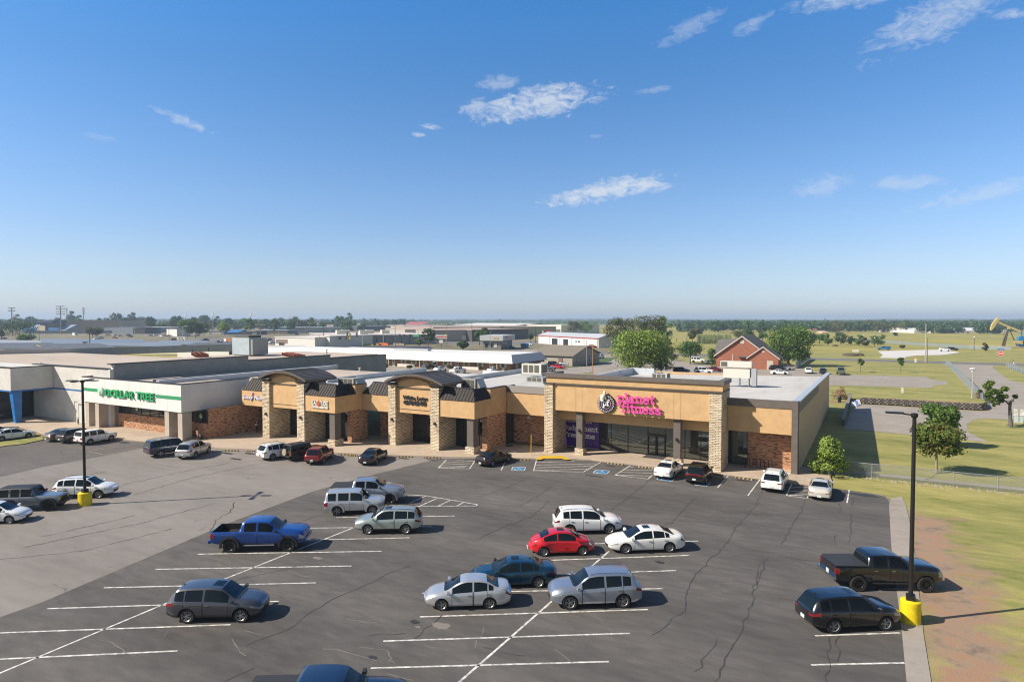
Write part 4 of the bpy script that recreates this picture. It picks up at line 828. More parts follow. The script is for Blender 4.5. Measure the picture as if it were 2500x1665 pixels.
for i in range(3):
    a, c = pr[i], pr[i + 1]; b.hexa([(a.x, a.y, 7.3), (c.x, c.y, 7.3), (c.x - .2, c.y + .35, 7.3), (a.x - .2, a.y + .35, 7.3)], [(a.x, a.y, 7.5 + hh[i]), (c.x, c.y, 7.5 + hh[i + 1]), (c.x - .2, c.y + .35, 7.5 + hh[i + 1]), (a.x - .2, a.y + .35, 7.5 + hh[i])])
b.build('rear_parapet', mat('pale lilac grey parapet', (.40, .40, .43), .8, var=.06), e)
part(e, 'canopy', block_m, (-150, -107.7, 44.4, 49.86, 4.75, 8.0))
part(e, 'canopy_coping', coping_m, (-150, -107.6, 44.3, 44.7, 8.001, 8.13), (-108.0, -107.6, 44.71, 49.75, 8.001, 8.13))
part(e, 'canopy_trim', mat('blue band', (.02, .13, .42)), (-150, -107.66, 44.36, 49.8, 4.55, 4.749))
b = MB(); b.hexa([(-108.55, 45.0, 0), (-107.9, 45.0, 0), (-107.9, 45.75, 0), (-108.55, 45.75, 0)], [(-108.75, 44.6, 4.54), (-107.75, 44.6, 4.54), (-107.75, 45.8, 4.54), (-108.75, 45.8, 4.54)]); b.build('post', mat('blue post paint', (.015, .17, .50), .5, var=.2, vscale=2), e)
glazed('storefront', e, 40, 49.85, -113.8, 0, 4.5, [42, 43.8, 45.7, 47.7], (2.6, 1.2), face='side')
part(e, 'inner_wall', mat('dark void', (.02, .02, .02), .9), (-150, -113.95, 49.0, 49.8, 0, 4.5))
B1.fix()
# ================================================================ discount store with the green sign
B2 = Bld('discount_store', (-84, 50, 0), label='off white corner store with green stripe and green lettering', cat='store'); e = B2.e
X0, X1, YF = -97.1, -74.45, 48.6
part(e, 'fascia', dtwall_m, (X0, X1, YF, YF + .35, 3.45, 6.9), (X1 - .35, X1, YF + .351, 58.6, 3.45, 6.9), (X0, X0 + .3, YF + .351, 49.86, 3.45, 6.9), (X0 + .31, X1 - .36, YF + .36, 50.75, 3.46, 3.6))
b = MB()
for k in range(1, 8): x = X0 + (X1 - X0) * k / 8; b.box(x - .012, x + .012, YF - .004, YF + .002, 3.46, 6.88)
b.build('control_joint', mat('joint shadow', (.36, .33, .31), .9), e)
part(e, 'green_stripe', mat('green stripe', (.02, .27, .12), .6), (X0, -92.95, YF - .03, YF - .002, 5.0, 5.42), (-79.6, X1, YF - .03, YF - .002, 5.0, 5.42))
part(e, 'coping', coping_m, (X0 - .06, X1 + .06, YF - .06, YF + .4, 6.901, 7.0), (X1 - .4, X1 + .06, YF + .401, 58.7, 6.901, 7.0), (X0 - .06, X0 + .35, YF + .401, 52, 6.901, 7.0))
part(e, 'roof', tanroof_m, (-92.3, X1 - .36, 50.0, 58.5, 6.1, 6.45), (-92.3, -65.3, 58.51, 81.5, 6.0, 6.3), (X0 + .31, -92.41, YF + .36, 49.8, 6.2, 6.4))
part(e, 'roof_curb', memb_m, (-82.7, -82.0, 50.5, 83, 6.3, 6.95))
part(e, 'curb_cap', coping_m, (-83.4, -82.71, 50.5, 83, 6.5, 7.0))
for i, x in enumerate((-96.6, -94.1, -78.1, -75.38)):
    part(e, 'pillar', beige_m, (x, x + .9, 48.72, 50.0, 0, 3.449)); part(e, 'pillar_cap', mat('green stripe', (.02, .27, .12)), (x - .05, x + .95, 48.66, 50.05, 3.38, 3.448))
part(e, 'wall', brick_m, (-93.2, -72.75, 50.8, 51.1, 0, 1.92), (-93.2, -92.72, 50.8, 51.1, 1.921, 3.45), (-73.05, -72.75, 51.101, 60, 0, 3.7))
part(e, 'end_wall', block_m, (-94.2, -93.22, 50.5, 51.0, 0, 3.45))
wf = glazed('window', e, -92.7, -72.76, 51.05, 1.93, 3.44, [-91.0, -89.0, -87.0, -85.0, -83.0, -81.0, -79.0, -77, -74.9])
for x in (-87.9, -74.0):
    b = MB(); b.lathe([(.30, 0), (.3, .02), (0, .02)], n=20, axis='y'); o = b.build('window_decal', mat('decal green', (.30, .48, .12), .6), e, loc=(x, 50.93, 2.75)); o.rotation_euler = (0, 0, R(180))
    b = MB(); b.lathe([(.15, 0), (.15, .012), (0, .012)], n=14, axis='y'); o = b.build('window_decal', white_paint, e, loc=(x, 50.905, 2.62)); o.rotation_euler = (0, 0, R(180))
part(e, 'notice', white_paint, (-77.4, -77.15, 48.69, 48.718, 1.4, 1.75))
green_l = mat('green sign face', (.02, .36, .13), .45)
fit_text('DOLLAR TREE', green_l, e, -91.0, -79.9, 4.55, 1.02, YF - .12, bold=.03, ext=.1, name='lettering', sp=1.02)
b = MB(); b.lathe([(.62, 0), (.62, .2), (.56, .24), (0, .24)], n=28, axis='y'); o = b.build('sign_disc', mat('pale mint', (.42, .66, .52), .5), e, loc=(-92.15, YF, 5.18), smooth=40); o.rotation_euler = (0, 0, R(180))
b = MB(); b.hexa([(-.1, -.27, -.66), (.1, -.27, -.66), (.1, -.2, -.66), (-.1, -.2, -.66)], [(-.03, -.27, .0), (.03, -.27, .0), (.03, -.2, .0), (-.03, -.2, .0)]); b.build('sign_trunk', mat('dark trunk', (.05, .09, .07)), e, loc=(-92.1, YF, 5.18))
B2.fix()
# ================================================================ the two arched shop units
def mansard(mb, pts_e, pts_t, m=0):
    """eave line and top line (lists of points) -> roof faces with standing seams"""
    for i in range(len(pts_e) - 1):
        a, b_, c, d = Vector(pts_e[i]), Vector(pts_e[i + 1]), Vector(pts_t[i + 1]), Vector(pts_t[i]); nrm = (b_ - a).cross(d - a).normalized()
        if nrm.z < 0: nrm = -nrm
        mb.add([a, b_, c, d, a - nrm * .06, b_ - nrm * .06, c - nrm * .06, d - nrm * .06], [(0, 1, 2, 3), (4, 7, 6, 5), (0, 4, 5, 1), (1, 5, 6, 2), (2, 6, 7, 3), (3, 7, 4, 0)], m)
        n = max(1, int((b_ - a).length / .42)); ed = (b_ - a).normalized()
        for k in range(n + 1):
            e0 = a + ed * min((b_ - a).length - .03, max(.03, k * (b_ - a).length / n)); up = (d - a) - ed * (d - a).dot(ed); hgt = 1.0
            # clip the seam to the slanting ends
            def inside(p): return True
            t0 = e0; t1 = e0 + up; lo = 1.0
            sL = (e0 - a).length; sR = (b_ - e0).length; iL = (d - a).dot(ed); iR = -(c - b_).dot(ed)
            if iL > 0 and sL < iL: lo = min(lo, sL / iL)
            if iR > 0 and sR < iR: lo = min(lo, sR / iR)
            if lo < .12: continue
            t1 = e0 + up * lo; w_ = ed * .018
            mb.add([t0 - w_, t0 + w_, t1 + w_, t1 - w_, t0 - w_ + nrm * .05, t0 + w_ + nrm * .05, t1 + w_ + nrm * .05, t1 - w_ + nrm * .05], [(3, 2, 1, 0), (4, 5, 6, 7), (0, 1, 5, 4), (1, 2, 6, 5), (2, 3, 7, 6), (3, 0, 4, 7)], m)
def unit(name, label, ox, oy, c1, c2, can1, strip0, door_mull, side_end, wall_end, roof, roofm):
    """c1,c2: pillar x ranges; oy: front face; can1: right end of the side canopy; strip0: left end of the left strip"""
    B = Bld(name, (ox, oy, 0), label=label, cat='shop'); e = B.e; Yd = oy + 3.4
    for x0, x1 in (c1, c2):
        part(e, 'pillar', stone_m, (x0, x1, oy, Yd + .2, 0, 7.25)); part(e, 'pillar_cap', coping_m, (x0 - .1, x1 + .1, oy - .1, Yd + .3, 7.251, 7.4)); lamp_on_wall(e, (x0 + x1) / 2 + .05, oy, 2.95)
    x0, x1 = c1[1], c2[0]; yp = oy + .35
    # arched infill
    n = 16; cx = (x0 + x1) / 2; z0, zp = 7.72, 8.68; L0, L1 = c1[0] - .05, c2[1] + .85; cm = (L0 + L1) / 2
    def az(x, zs=z0, zpk=zp): t = (x - cm) / ((L1 - L0) / 2); return zs + (zpk - zs) * (1 - t * t)
    xs_ = [c1[1] - .0 + (c2[0] - c1[1]) * k / n for k in range(n + 1)]
    bl = [(x1, 3.95), (x0, 3.95)]
    b = MB(); b.xz([(x0, 3.95), (x1, 3.95), (x1, 6.85), (x0, 6.85)], yp, yp + .3); b.build('sign_panel', stucco_m, e)
    b = MB(); b.xz([(x0, 6.99), (x1, 6.99)] + [(x, min(az(x) - .32, 8.0 - .6 * ((x - cx) / (x1 - x0) * 2) ** 2)) for x in xs_[::-1]], yp + .01, yp + .3); b.build('arch_panel', stucco_m, e)
    xb = [c1[0] + .5 + (c2[1] - .5 - c1[0]) * k / n for k in range(n + 1)]
    b = MB(); b.xz([(xb[0], 7.41), (xb[-1], 7.41)] + [(x, az(x) - .3) for x in xb[::-1]], yp + .31, yp + .6); b.build('gable', stucco_m, e)
    part(e, 'moulding', trimbr_m, (x0, x1, yp - .08, yp + .25, 6.851, 6.985)); part(e, 'soffit_line', trimbr_m, (x0, x1, yp - .03, yp + .0, 4.36, 4.42)); part(e, 'lower_band', stucco_m, (x0, x1, yp + .301, yp + .6, 3.9, 4.6)); part(e, 'entry_soffit', trimlt_m, (x0, x1, yp + .61, Yd, 3.95, 4.1))
    # barrel roof with seams
    yb0, yb1 = oy - .6, oy + 4.6; n = 22; b = MB(); xx = [L0 + (L1 - L0) * k / n for k in range(n + 1)]
    for k in range(n): b.xz([(xx[k], az(xx[k]) - .26), (xx[k + 1], az(xx[k + 1]) - .26), (xx[k + 1], az(xx[k + 1])), (xx[k], az(xx[k]))], yb0, yb1)
    me_ = b.build('arched_roof', archroof_m, e)
    b = MB()
    for k in range(0, n + 1, 1):
        x = xx[k] if 0 < k < n else xx[k] + (.03 if k == 0 else -.03); b.box(x - .018, x + .018, yb0 + .02, yb1, az(x) - .01, az(x) + .05)
    b.build('roof_seam', mat('bronze seam', (.17, .145, .13), .5, .1), me_, kind='stuff')
    part(e, 'roof_base', coping_m, (c2[0] - .02, c2[1] + .35, oy - .25, yb1 - .3, 7.41, 7.6))
    part(e, 'roof_base', stucco_m, (c2[0] - .1, c2[1] + .2, oy + .2, yb1 - .5, 7.601, 7.8))
    # door recess
    glazed('storefront', e, x0 + .02, x1 - .02, Yd, 0, 3.94, door_mull, (2.35,))
    # canopy on the right
    ex0, ex1 = c2[1], can1; zf0, zf1, zt = 3.95, 5.92, 7.18
    part(e, 'fascia', stucco_m, (ex0 + .001, ex1, oy + .12, oy + .4, zf0, zf1), (ex1 - .28, ex1, oy + .401, side_end, zf0 - .03, zf1))
    b = MB(); mansard(b, [(ex0, oy + .02, zf1), (ex1 + .1, oy + .02, zf1), (ex1 + .1, oy + 3.5, zf1)], [(ex0, oy + 1.05, zt), (ex1 - .75, oy + 1.05, zt), (ex1 - .75, oy + 3.5, zt)]); b.build('mansard', seamroof_m, e)
    part(e, 'hip', seamroof_m); bpy.data.objects.remove(e.children[-1]) if e.children and not e.children[-1].data.vertices else None
    part(e, 'soffit', trimlt_m, (ex0 + .01, ex1 - .3, oy + .41, Yd + .1, zf0 + .02, zf0 + .12))
    part(e, 'upper_wall', stucco_m, (ex1 - .7, ex1 - .001, oy + 3.51, oy + 3.7, zf1 + .001, 7.0), (ex1 - .28, ex1, oy + 3.701, side_end, zf1 + .001, 7.0))
    part(e, 'coping', coping_m, (ex1 - .9, ex1 + .06, oy + 3.45, oy + 3.8, 7.001, 7.1), (ex1 - .34, ex1 + .06, oy + 3.801, side_end, 7.001, 7.1), (ex0, ex1 - .8, oy + 1.0, oy + 1.3, zt + .01, zt + .1))
    px = ex1 - 1.15
    part(e, 'post', trimlt_m, (px, px + .85, oy + .35, oy + 1.35, .76, zf0 - .001)); part(e, 'post_base', stone_m, (px - .15, px + 1.0, oy + .2, oy + 1.6, 0, .75))
    glazed('storefront', e, ex0 + .05, ex1 - .75, Yd + .1, 0, 3.94, [ex0 + 1.0, ex0 + 2.3, ex0 + 3.3], (2.5,))
    part(e, 'wall', brick_m, (ex1 - .72, ex1 - .05, oy + 2.9, oy + 3.45, 0, 3.94), (ex1 - .35, ex1 - .05, oy + 3.451, wall_end, 0, 3.92))
    # strip on the left
    sx1 = c1[0]
    part(e, 'fascia', stucco_m, (strip0, sx1 - .001, oy + .5, oy + .8, 3.83, 5.83)); b = MB(); mansard(b, [(strip0 - .05, oy + .4, 5.85), (sx1, oy + .4, 5.85)], [(strip0 + .9, oy + 1.4, 7.2), (sx1, oy + 1.4, 7.2)]); b.build('mansard', seamroof_m, e)
    part(e, 'soffit', trimlt_m, (strip0 + .02, sx1 - .01, oy + .81, Yd + .6, 3.84, 3.95)); part(e, 'coping', coping_m, (strip0 + .9, sx1, oy + 1.35, oy + 1.6, 7.21, 7.3))
    glazed('storefront', e, sx1 - 1.9, sx1 - .05, Yd + .3, 0, 3.83, [sx1 - 1.0]); part(e, 'wall', brick_m, (strip0 + .05, sx1 - 1.92, Yd + .25, Yd + .5, 0, 3.83))
    for r_ in roof: part(e, 'roof', roofm, r_)
    return B
BL = unit('shop_unit', 'tan shop unit with arched roof and white lettering, left of the two', -63.6, 54.9, (-67.35, -66.1), (-61.15, -59.9), -54.9, -71.9, [-64.2, -63.0], 60.4, 60.6,
          [(-74.0, -55.3, 58.6, 70, 6.0, 6.25), (-55.29, -50.4, 61.3, 70, 6.0, 6.25), (-65.2, -50.4, 70.01, 86.5, 6.0, 6.22)], tpo_m); e = BL.e
part(e, 'roof_parapet', memb_m, (-65.5, -65.25, 64, 86.5, 6.0, 6.9))
fit_text('LATITUDE', white_paint, e, -58.6, -55.95, 4.72, .58, 54.98, bold=.03, ext=.05); part(e, 'sign_bar', white_paint, (-58.6, -55.95, 54.9, 55.0, 4.42, 4.62))
part(e, 'lettering', mat('orange red', (.6, .10, .03), .5), (-57.5, -57.38, 54.86, 54.92, 4.6, 5.35))
b = MB()
for k in range(7): rq = random.Random(k); b.box(-71.5 + k * .52, -71.5 + k * .52 + .40, 55.28, 55.38, 4.55 + .08 * math.sin(k * 1.7), 4.55 + rq.choice((.42, .55, .75)))
bpy.data.meshes.remove(b.mesh('x', white_paint))
lil = mat('lilac white sign', (.60, .58, .72), .5)
fit_text('Sassy Nails', lil, e, -71.6, -67.5, 4.55, .62, 55.3, bold=.02, ext=.06, italic=.2); fit_text('x', mat('pink lilac sign', (.7, .4, .6), .5), e, -70.1, -69.6, 5.2, .35, 55.3, bold=.03, ext=.05, italic=.1)
b = MB(); rq = random.Random(5)
for k in range(26): x = rq.uniform(-55.95, -55.0); z_ = rq.uniform(.5, 1.9); s1 = rq.uniform(.06, .16); b.box(x, x + s1, 58.18 - .0007 * k, 58.2 - .0007 * k, z_, z_ + s1 * 1.4, k % 4)
b.build('window_decal', [mat('art orange', (.6, .22, .05), .6), mat('art blue', (.08, .25, .5), .6), mat('art pink', (.6, .2, .35), .6), white_paint], e)
part(e, 'notice', white_paint, (-61.75, -61.55, 58.17, 58.19, 1.7, 2.3))
BL.fix()
BW = unit('shop_unit', 'tan shop unit with arched roof and dark sign, right of the two', -46.6, 59.2, (-50.4, -49.3), (-44.15, -42.95), -38.2, -54.88, [-47.4, -45.8], 66.35, 66.35,
          [(-50.2, -38.5, 63.0, 93, 6.0, 6.25), (-38.49, -35.4, 66.9, 93, 6.0, 6.25)], tpo_m); e = BW.e
part(e, 'roof_parapet', memb_m, (-50.35, -50.21, 66, 93, 6.0, 6.9)); part(e, 'roof_parapet', memb_m, (-54, -50.4, 86.3, 86.5, 6.0, 6.9))
dk = mat('dark bronze letters', (.03, .03, .035), .4, .3)
fit_text('White Lotus', dk, e, -48.4, -44.75, 5.55, .48, 59.52, bold=.025, ext=.06, italic=.1); fit_text('GAMING', dk, e, -48.3, -44.95, 4.95, .52, 59.52, bold=.06, ext=.08)
part(e, 'link_wall', mat('charcoal panel', (.035, .031, .028), .6), (-38.42, -38.2, 66.36, 68.6, 0, 7.0)); part(e, 'link_wall', brick_m, (-38.19, -32.12, 68.2, 68.5, 0, 3.75))
part(e, 'link_fascia', stucco_m, (-38.19, -32.12, 66.4, 66.7, 3.75, 6.3)); b = MB(); b.yz([(66.3, 6.301), (66.75, 6.301), (66.75, 7.08), (66.62, 7.08)], -38.25, -32.12); b.build('link_cap', trimlt_m, e); part(e, 'soffit', trimlt_m, (-38.18, -32.13, 66.71, 68.19, 3.76, 3.86))
part(e, 'notice', white_paint, (-36.3, -35.9, 68.17, 68.19, 2.9, 3.3)); part(e, 'roof', tpo_m, (-38.2, -35.41, 66.8, 70, 6.251, 6.3))
BW.fix()
# ================================================================ gym
BP = Bld('gym_building', (-20, 67, 0), label='tan gym with tall stone pillars and pink lettering over glass front', cat='gym'); e = BP.e
for x0, x1 in ((-32.1, -31.05), (-13.9, -12.72)): part(e, 'pillar', stone_m, (x0, x1, 64.4, 68.0, 0, 7.75)); part(e, 'pillar_cap', trimbr_m, (x0 - .1, x1 + .1, 64.3, 68.1, 7.751, 7.88))
part(e, 'sign_panel', stucco_m, (-31.05, -13.9, 64.62, 64.95, 4.86, 7.7)); part(e, 'moulding', trimbr_m, (-31.0, -13.95, 64.5, 65.0, 7.7, 7.86))
jm = mat('stucco joint', (.33, .21, .11), .9); part(e, 'control_joint', jm, *[(x, x + .03, 64.612, 64.622, 4.87, 7.69) for x in (-28.35, -27.6, -17.5, -16.8)])
part(e, 'upper_parapet', stucco_m, (-32.15, -12.75, 65.01, 65.4, 7.87, 8.5), (-13.1, -12.75, 65.41, 68.6, 5.0, 8.5), (-32.15, -31.8, 65.41, 68.6, 7.87, 8.5))
b = MB(); b.box(-32.3, -12.6, 64.85, 65.5, 8.501, 8.93); b.box(-13.2, -12.6, 65.51, 68.75, 8.501, 8.93); b.box(-32.3, -31.7, 65.51, 68.75, 8.501, 8.93); b.build('cap', trimlt_m, e)
part(e, 'back_parapet', memb_m, (-31.7, -13.2, 65.6, 65.75, 6.2, 8.5))
part(e, 'beam', stucco_m, (-31.05, -13.9, 66.2, 66.5, 3.6, 4.85)); part(e, 'soffit', trimlt_m, (-31.04, -13.91, 64.96, 66.19, 4.87, 4.95), (-31.04, -13.91, 66.51, 68.9, 3.61, 3.7))
for x in (-28.42, -17.6):
    part(e, 'post', trimlt_m, (x, x + .72, 64.98, 65.7, .74, 4.869)); part(e, 'post_base', stone_m, (x - .14, x + .86, 64.85, 65.85, 0, .73)); lamp_on_wall(e, x + .36, 64.98, 2.6)
k = 68.9 / 69.3
mm = [x * k for x in (-27.1, -25.97, -23.93, -21.62, -19.62, -17.5, -15.8, -14.6)]
glazed('storefront', e, -27.15, -10.95, 68.98, 0.02, 3.6, mm[1:] + [-12.7], (.72,), mirror_m, .07)
dr = MB()
for x0, x1 in ((-21.5, -20.53), (-20.48, -19.52)): dr.box(x0, x0 + .1, 68.78, 68.88, .03, 2.25); dr.box(x1 - .1, x1, 68.78, 68.88, .03, 2.25); dr.box(x0 + .1, x1 - .1, 68.78, 68.88, .03, .16); dr.box(x0 + .1, x1 - .1, 68.78, 68.88, 2.12, 2.25)
dr.box(-21.6, -19.4, 68.77, 68.89, 2.26, 2.38); dr.build('door', frame_m, e); part(e, 'doormat', mat('dark mat', (.05, .05, .05), .9), (-21.6, -19.3, 67.2, 68.7, .0, .015))
part(e, 'wall', mat('purple window film', (.075, .014, .25), .35, var=.1), (-31.9, -27.16, 68.7, 68.95, .12, 3.6)); part(e, 'wall', brick_m, (-10.94, -6.66, 68.9, 69.2, 0, 3.75)); part(e, 'plinth', conc, (-31.9, -27.16, 68.68, 68.95, 0, .119))
part(e, 'film_joint', seam_m, (-31.9, -27.16, 68.692, 68.699, .98, 1.01), (-28.02, -27.99, 68.69, 68.6995, .13, 3.59))
bw = mat('banner white', (.70, .68, .74), .5)
slab('Welcome to the', -31.55, -28.1, 2.95, .16, 68.68, bw, e, .2, .01); slab('Judgement', -31.6, -27.95 + .6, 2.02, .38, 68.68, bw, e, .26, .01); slab('Free Zone', -31.6, -27.7, 1.2, .38, 68.68, bw, e, .26, .01)
# right wing
part(e, 'fascia', stucco_m, (-12.7, -6.66, 67.2, 67.5, 3.75, 6.3)); part(e, 'cap', trimlt_m, (-12.7, -6.66, 67.12, 67.55, 6.301, 7.05)); part(e, 'corner_trim', trimlt_m, (-6.655, -6.1, 67.1, 67.7, 0, 7.06)); part(e, 'soffit', trimlt_m, (-12.69, -6.67, 67.51, 68.89, 3.76, 3.9))
part(e, 'corner_trim', mat('near black trim', (.025, .022, .021), .6), (-6.095, -6.03, 67.1, 67.75, 0, 7.1))
b = MB(); b.hexa([(-6.4, 67.76, -.12), (-6.1, 67.76, -.12), (-6.1, 119, -.12), (-6.4, 119, -.12)], [(-6.4, 67.76, 6.9), (-6.1, 67.76, 6.9), (-6.1, 119, 5.95), (-6.4, 119, 5.95)]); b.build('side_wall', mat('tan side stucco', (.60, .42, .25), .9, var=.08, vscale=.8), e)
b = MB(); b.hexa([(-6.46, 67.76, 5.86), (-6.06, 67.76, 5.86), (-6.06, 94, 5.4), (-6.46, 94, 5.4)], [(-6.46, 67.76, 6.905), (-6.06, 67.76, 6.905), (-6.06, 94, 6.43), (-6.46, 94, 6.43)]); b.build('side_band', trimlt_m, e)
b = MB(); b.hexa([(-6.6, 67.7, 6.91), (-6.0, 67.7, 6.91), (-6.0, 119.1, 5.96), (-6.6, 119.1, 5.96)], [(-6.6, 67.7, 7.06), (-6.0, 67.7, 7.06), (-6.0, 119.1, 6.1), (-6.6, 119.1, 6.1)]); b.build('side_coping', mat('bright flashing', (.6, .62, .65), .35, .4), e)
b = MB(); b.hexa([(-35.3, 66.8, 5.9), (-6.42, 67.6, 5.9), (-6.42, 118, 5.0), (-35.3, 104, 5.2)], [(-35.3, 66.8, 6.32), (-6.42, 67.6, 6.42), (-6.42, 118, 5.5), (-35.3, 104, 5.75)]); b.build('roof', tpo_m, e)
part(e, 'roof_parapet', memb_m, (-35.4, -35.1, 80, 105, 5.6, 6.85)); part(e, 'rear_wall', mat('tan side stucco'), (-35.3, -6.42, 117.5, 118, -.1, 5.3)); b = MB(); b.yz([(104, 5.6), (106.5, 5.6), (104, 6.85)], -35.1, -31.5); b.build('roof_parapet', memb_m, e)
# pink slab lettering and the round badge
pink = mat('magenta sign face', (.70, .075, .36), .4); 
slab('planet', -23.45, -19.4, 6.27, .63, 64.45, pink, e, .23, .13, 'letter'); slab('fitness', -22.95, -18.72, 5.23, .63, 64.45, pink, e, .23, .13, 'letter')
part(e, 'sign_backing', trimbr_m); 
for o in [o for o in e.children if o.type == 'MESH' and not len(o.data.vertices)]: bpy.data.objects.remove(o)
cx, cz, rr = -24.72, 5.98, .93; bd = mat('badge black', (.02, .012, .03), .5); bwh = mat('badge white', (.75, .75, .72), .5)
def gear(r0, r1, n_): 
    out_ = []
    for i in range(n_):
        a0 = 2 * math.pi * i / n_; st_ = 2 * math.pi / n_
        for f, r_ in ((.0, r1), (.42, r1), (.5, r0), (.92, r0)): out_.append((cx + r_ * math.cos(a0 + f * st_), cz + r_ * math.sin(a0 + f * st_)))
    return out_
b = MB(); b.xz(gear(rr * .95, rr * 1.08, 20), 64.40, 64.6); b.build('badge', bd, e)
b = MB(); b.xz(gear(rr * .86, rr * .98, 20), 64.385, 64.399); b.build('badge_rim', bwh, e)
b = MB(); b.xz(gear(rr * .79, rr * .91, 20), 64.37, 64.384); b.build('badge_face', bd, e)
b = MB(); ring = [(cx + .6 * math.cos(t) * rr, cz + .6 * math.sin(t) * rr) for t in [2 * math.pi * i / 32 for i in range(32)]]; b.xz(ring, 64.362, 64.369); b.build('badge_ring', mat('badge pink', (.6, .3, .5), .5), e)
b = MB(); ring = [(cx + .55 * math.cos(t) * rr, cz + .55 * math.sin(t) * rr) for t in [2 * math.pi * i / 32 for i in range(32)]]; b.xz(ring, 64.354, 64.361); b.build('badge_centre', bd, e)
slab('pf', cx - .36, cx + .42, cz - .2, .42, 64.35, bwh, e, .26, .03, 'letter')
b = MB(); b.tube([(cx - .22, 64.3, cz + .75), (cx - .12, 64.3, cz + 1.15), (cx - .1, 64.3, cz + 1.38)], [.17, .16, .11], 10)   # raised thumb
b.tube([(cx - .1, 64.3, cz + 1.38), (cx - .1, 64.3, cz + 1.44)], [.11, .02], 10)
hand = mat('badge cream', (.72, .70, .58), .5)
b.build('thumb', hand, e, smooth=60); b = MB(); b.tube([(cx - .3, 64.3, cz + .4), (cx - .36, 64.3, cz + .62), (cx - .3, 64.3, cz + .85)], [.2, .3, .2], 12); b.build('fist', hand, e, smooth=60)
for k2 in range(4):
    b = MB(); zz = cz + .86 - k2 * .17; b.tube([(cx - .2, 64.18, zz - .02), (cx - .48, 64.2, zz), (cx - .58, 64.3, zz)], [.09, .1, .06], 8); b.build('finger', hand, e, smooth=60)
b = MB(); b.tube([(cx - .02, 64.3, cz + .75), (cx + .08, 64.3, cz + .35)], [.12, .08], 8); b.build('wrist', mat('badge shade', (.25, .27, .2), .6), e, smooth=60)
BP.fix()
# ---------------------------------------------------------------- rooftop equipment, each a thing
hv = mat('galvanised unit', (.42, .42, .40), .5, .4, var=.1, vscale=3); hvd = mat('unit grille', (.11, .11, .10), .6, .3); hvt = mat('cream unit', (.60, .58, .52), .55)
def hvac(x, y, z, w_, d, h, label, m=hv, hood=0, name='rooftop_unit'):
    e = empty(name, (x, y, z), label=label, cat='air conditioner')
    part(e, 'curb', mat('unit curb', (.36, .38, .40), .6, .2), (-w_ * .55, w_ * .55, -d * .52, d * .52, 0, h * .18)); part(e, 'housing', m, (-w_ / 2, w_ / 2, -d / 2, d / 2, h * .181, h))
    b = MB()
    for k in range(3): x0 = -w_ * .42 + k * w_ * .29; b.box(x0, x0 + w_ * .23, -d / 2 - .03, -d / 2 - .002, h * .3, h * .9)
    b.build('panel', hvd, e); part(e, 'side_grille', hvd, (w_ / 2 + .002, w_ / 2 + .03, -d * .42, d * .42, h * .3, h * .92))
    part(e, 'fan_guard', hvd, (-w_ * .3, w_ * .1, -d * .3, d * .3, h + .001, h + .06))
    if hood: b = MB(); b.hexa([(w_ / 2 + .031, -d * .4, h * .25), (w_ / 2 + .7, -d * .4, h * .25), (w_ / 2 + .7, d * .4, h * .25), (w_ / 2 + .031, d * .4, h * .25)], [(w_ / 2 + .031, -d * .4, h * .95), (w_ / 2 + .1, -d * .4, h * .95), (w_ / 2 + .1, d * .4, h * .95), (w_ / 2 + .031, d * .4, h * .95)]); b.build('hood', hv, e)
    return e
hvac(-57.9, 60.9, 6.25, 2.6, 2.0, 1.35, 'grey rooftop unit with hood behind the left arched shop canopy', hood=1)
hvac(-41.7, 64.3, 6.25, 2.0, 1.8, 1.75, 'tall silver rooftop unit behind the right arched shop canopy', hood=1)
p = P(1305, 917, 6.2); hvac(p.x, p.y, 6.2, 3.4, 2.2, 1.9, 'big cream rooftop unit left of the gym parapet', hvt)
p = P(1312, 934, 6.2); hvac(p.x, p.y, 6.25, 2.6, 1.8, .75, 'low silver hood unit on the roof just left of the gym pillar', hv)
p = P(1613, 922, 6.2); hvac(p.x, p.y, 6.0, 2.4, 1.8, .9, 'small pale condenser behind the middle of the gym parapet', mat('pale condenser', (.5, .5, .5), .5, .2))
e = empty('roof_duct', P(1805, 940, 6.2), label='long cream duct on legs behind the right gym pillar', cat='duct'); part(e, 'duct', hvt, (-2.0, 1.4, -.6, .6, 1.0, 2.2), (-2.4, 1.6, -.5, .5, 2.4, 3.2)); part(e, 'frame', hv, (-1.8, -1.72, -.5, .5, 0, .99), (.0, .08, -.5, .5, 0, .99), (1.2, 1.28, -.5, .5, 0, .99), (-1.8, 1.28, -.52, -.46, .5, .56)); part(e, 'end_column', mat('unit curb', (.36, .38, .40)), (1.61, 2.2, -.5, .5, 0, 2.3)); part(e, 'opening', hvd, (-2.3, -1.9 + .4, -.52, -.501, 2.5, 3.1))
p = P(600, 868.5, 7.55); e = empty('rooftop_unit', p, label='huge galvanised air handler with dark vents on the tan roof', cat='air conditioner'); e.rotation_euler = (0, 0, 0)
part(e, 'housing', mat('blue grey sheet metal', (.42, .50, .56), .45, .3, var=.1, vscale=1.5), (-2.6, 2.6, -1.2, 3.0, .3, 3.7)); part(e, 'curb', hv, (-2.4, 2.4, -1.0, 2.8, 0, .299)); part(e, 'side_panel', mat('grey sheet', (.28, .29, .30), .5, .3), (2.601, 3.4, -1.0, 2.8, .3, 3.4)); part(e, 'vent', hvd, (-2.0, 2.2, -1.0, 2.0, 3.701, 4.2))
rust = mat('red oxide steel', (.26, .075, .04), .75, var=.3, vscale=3)
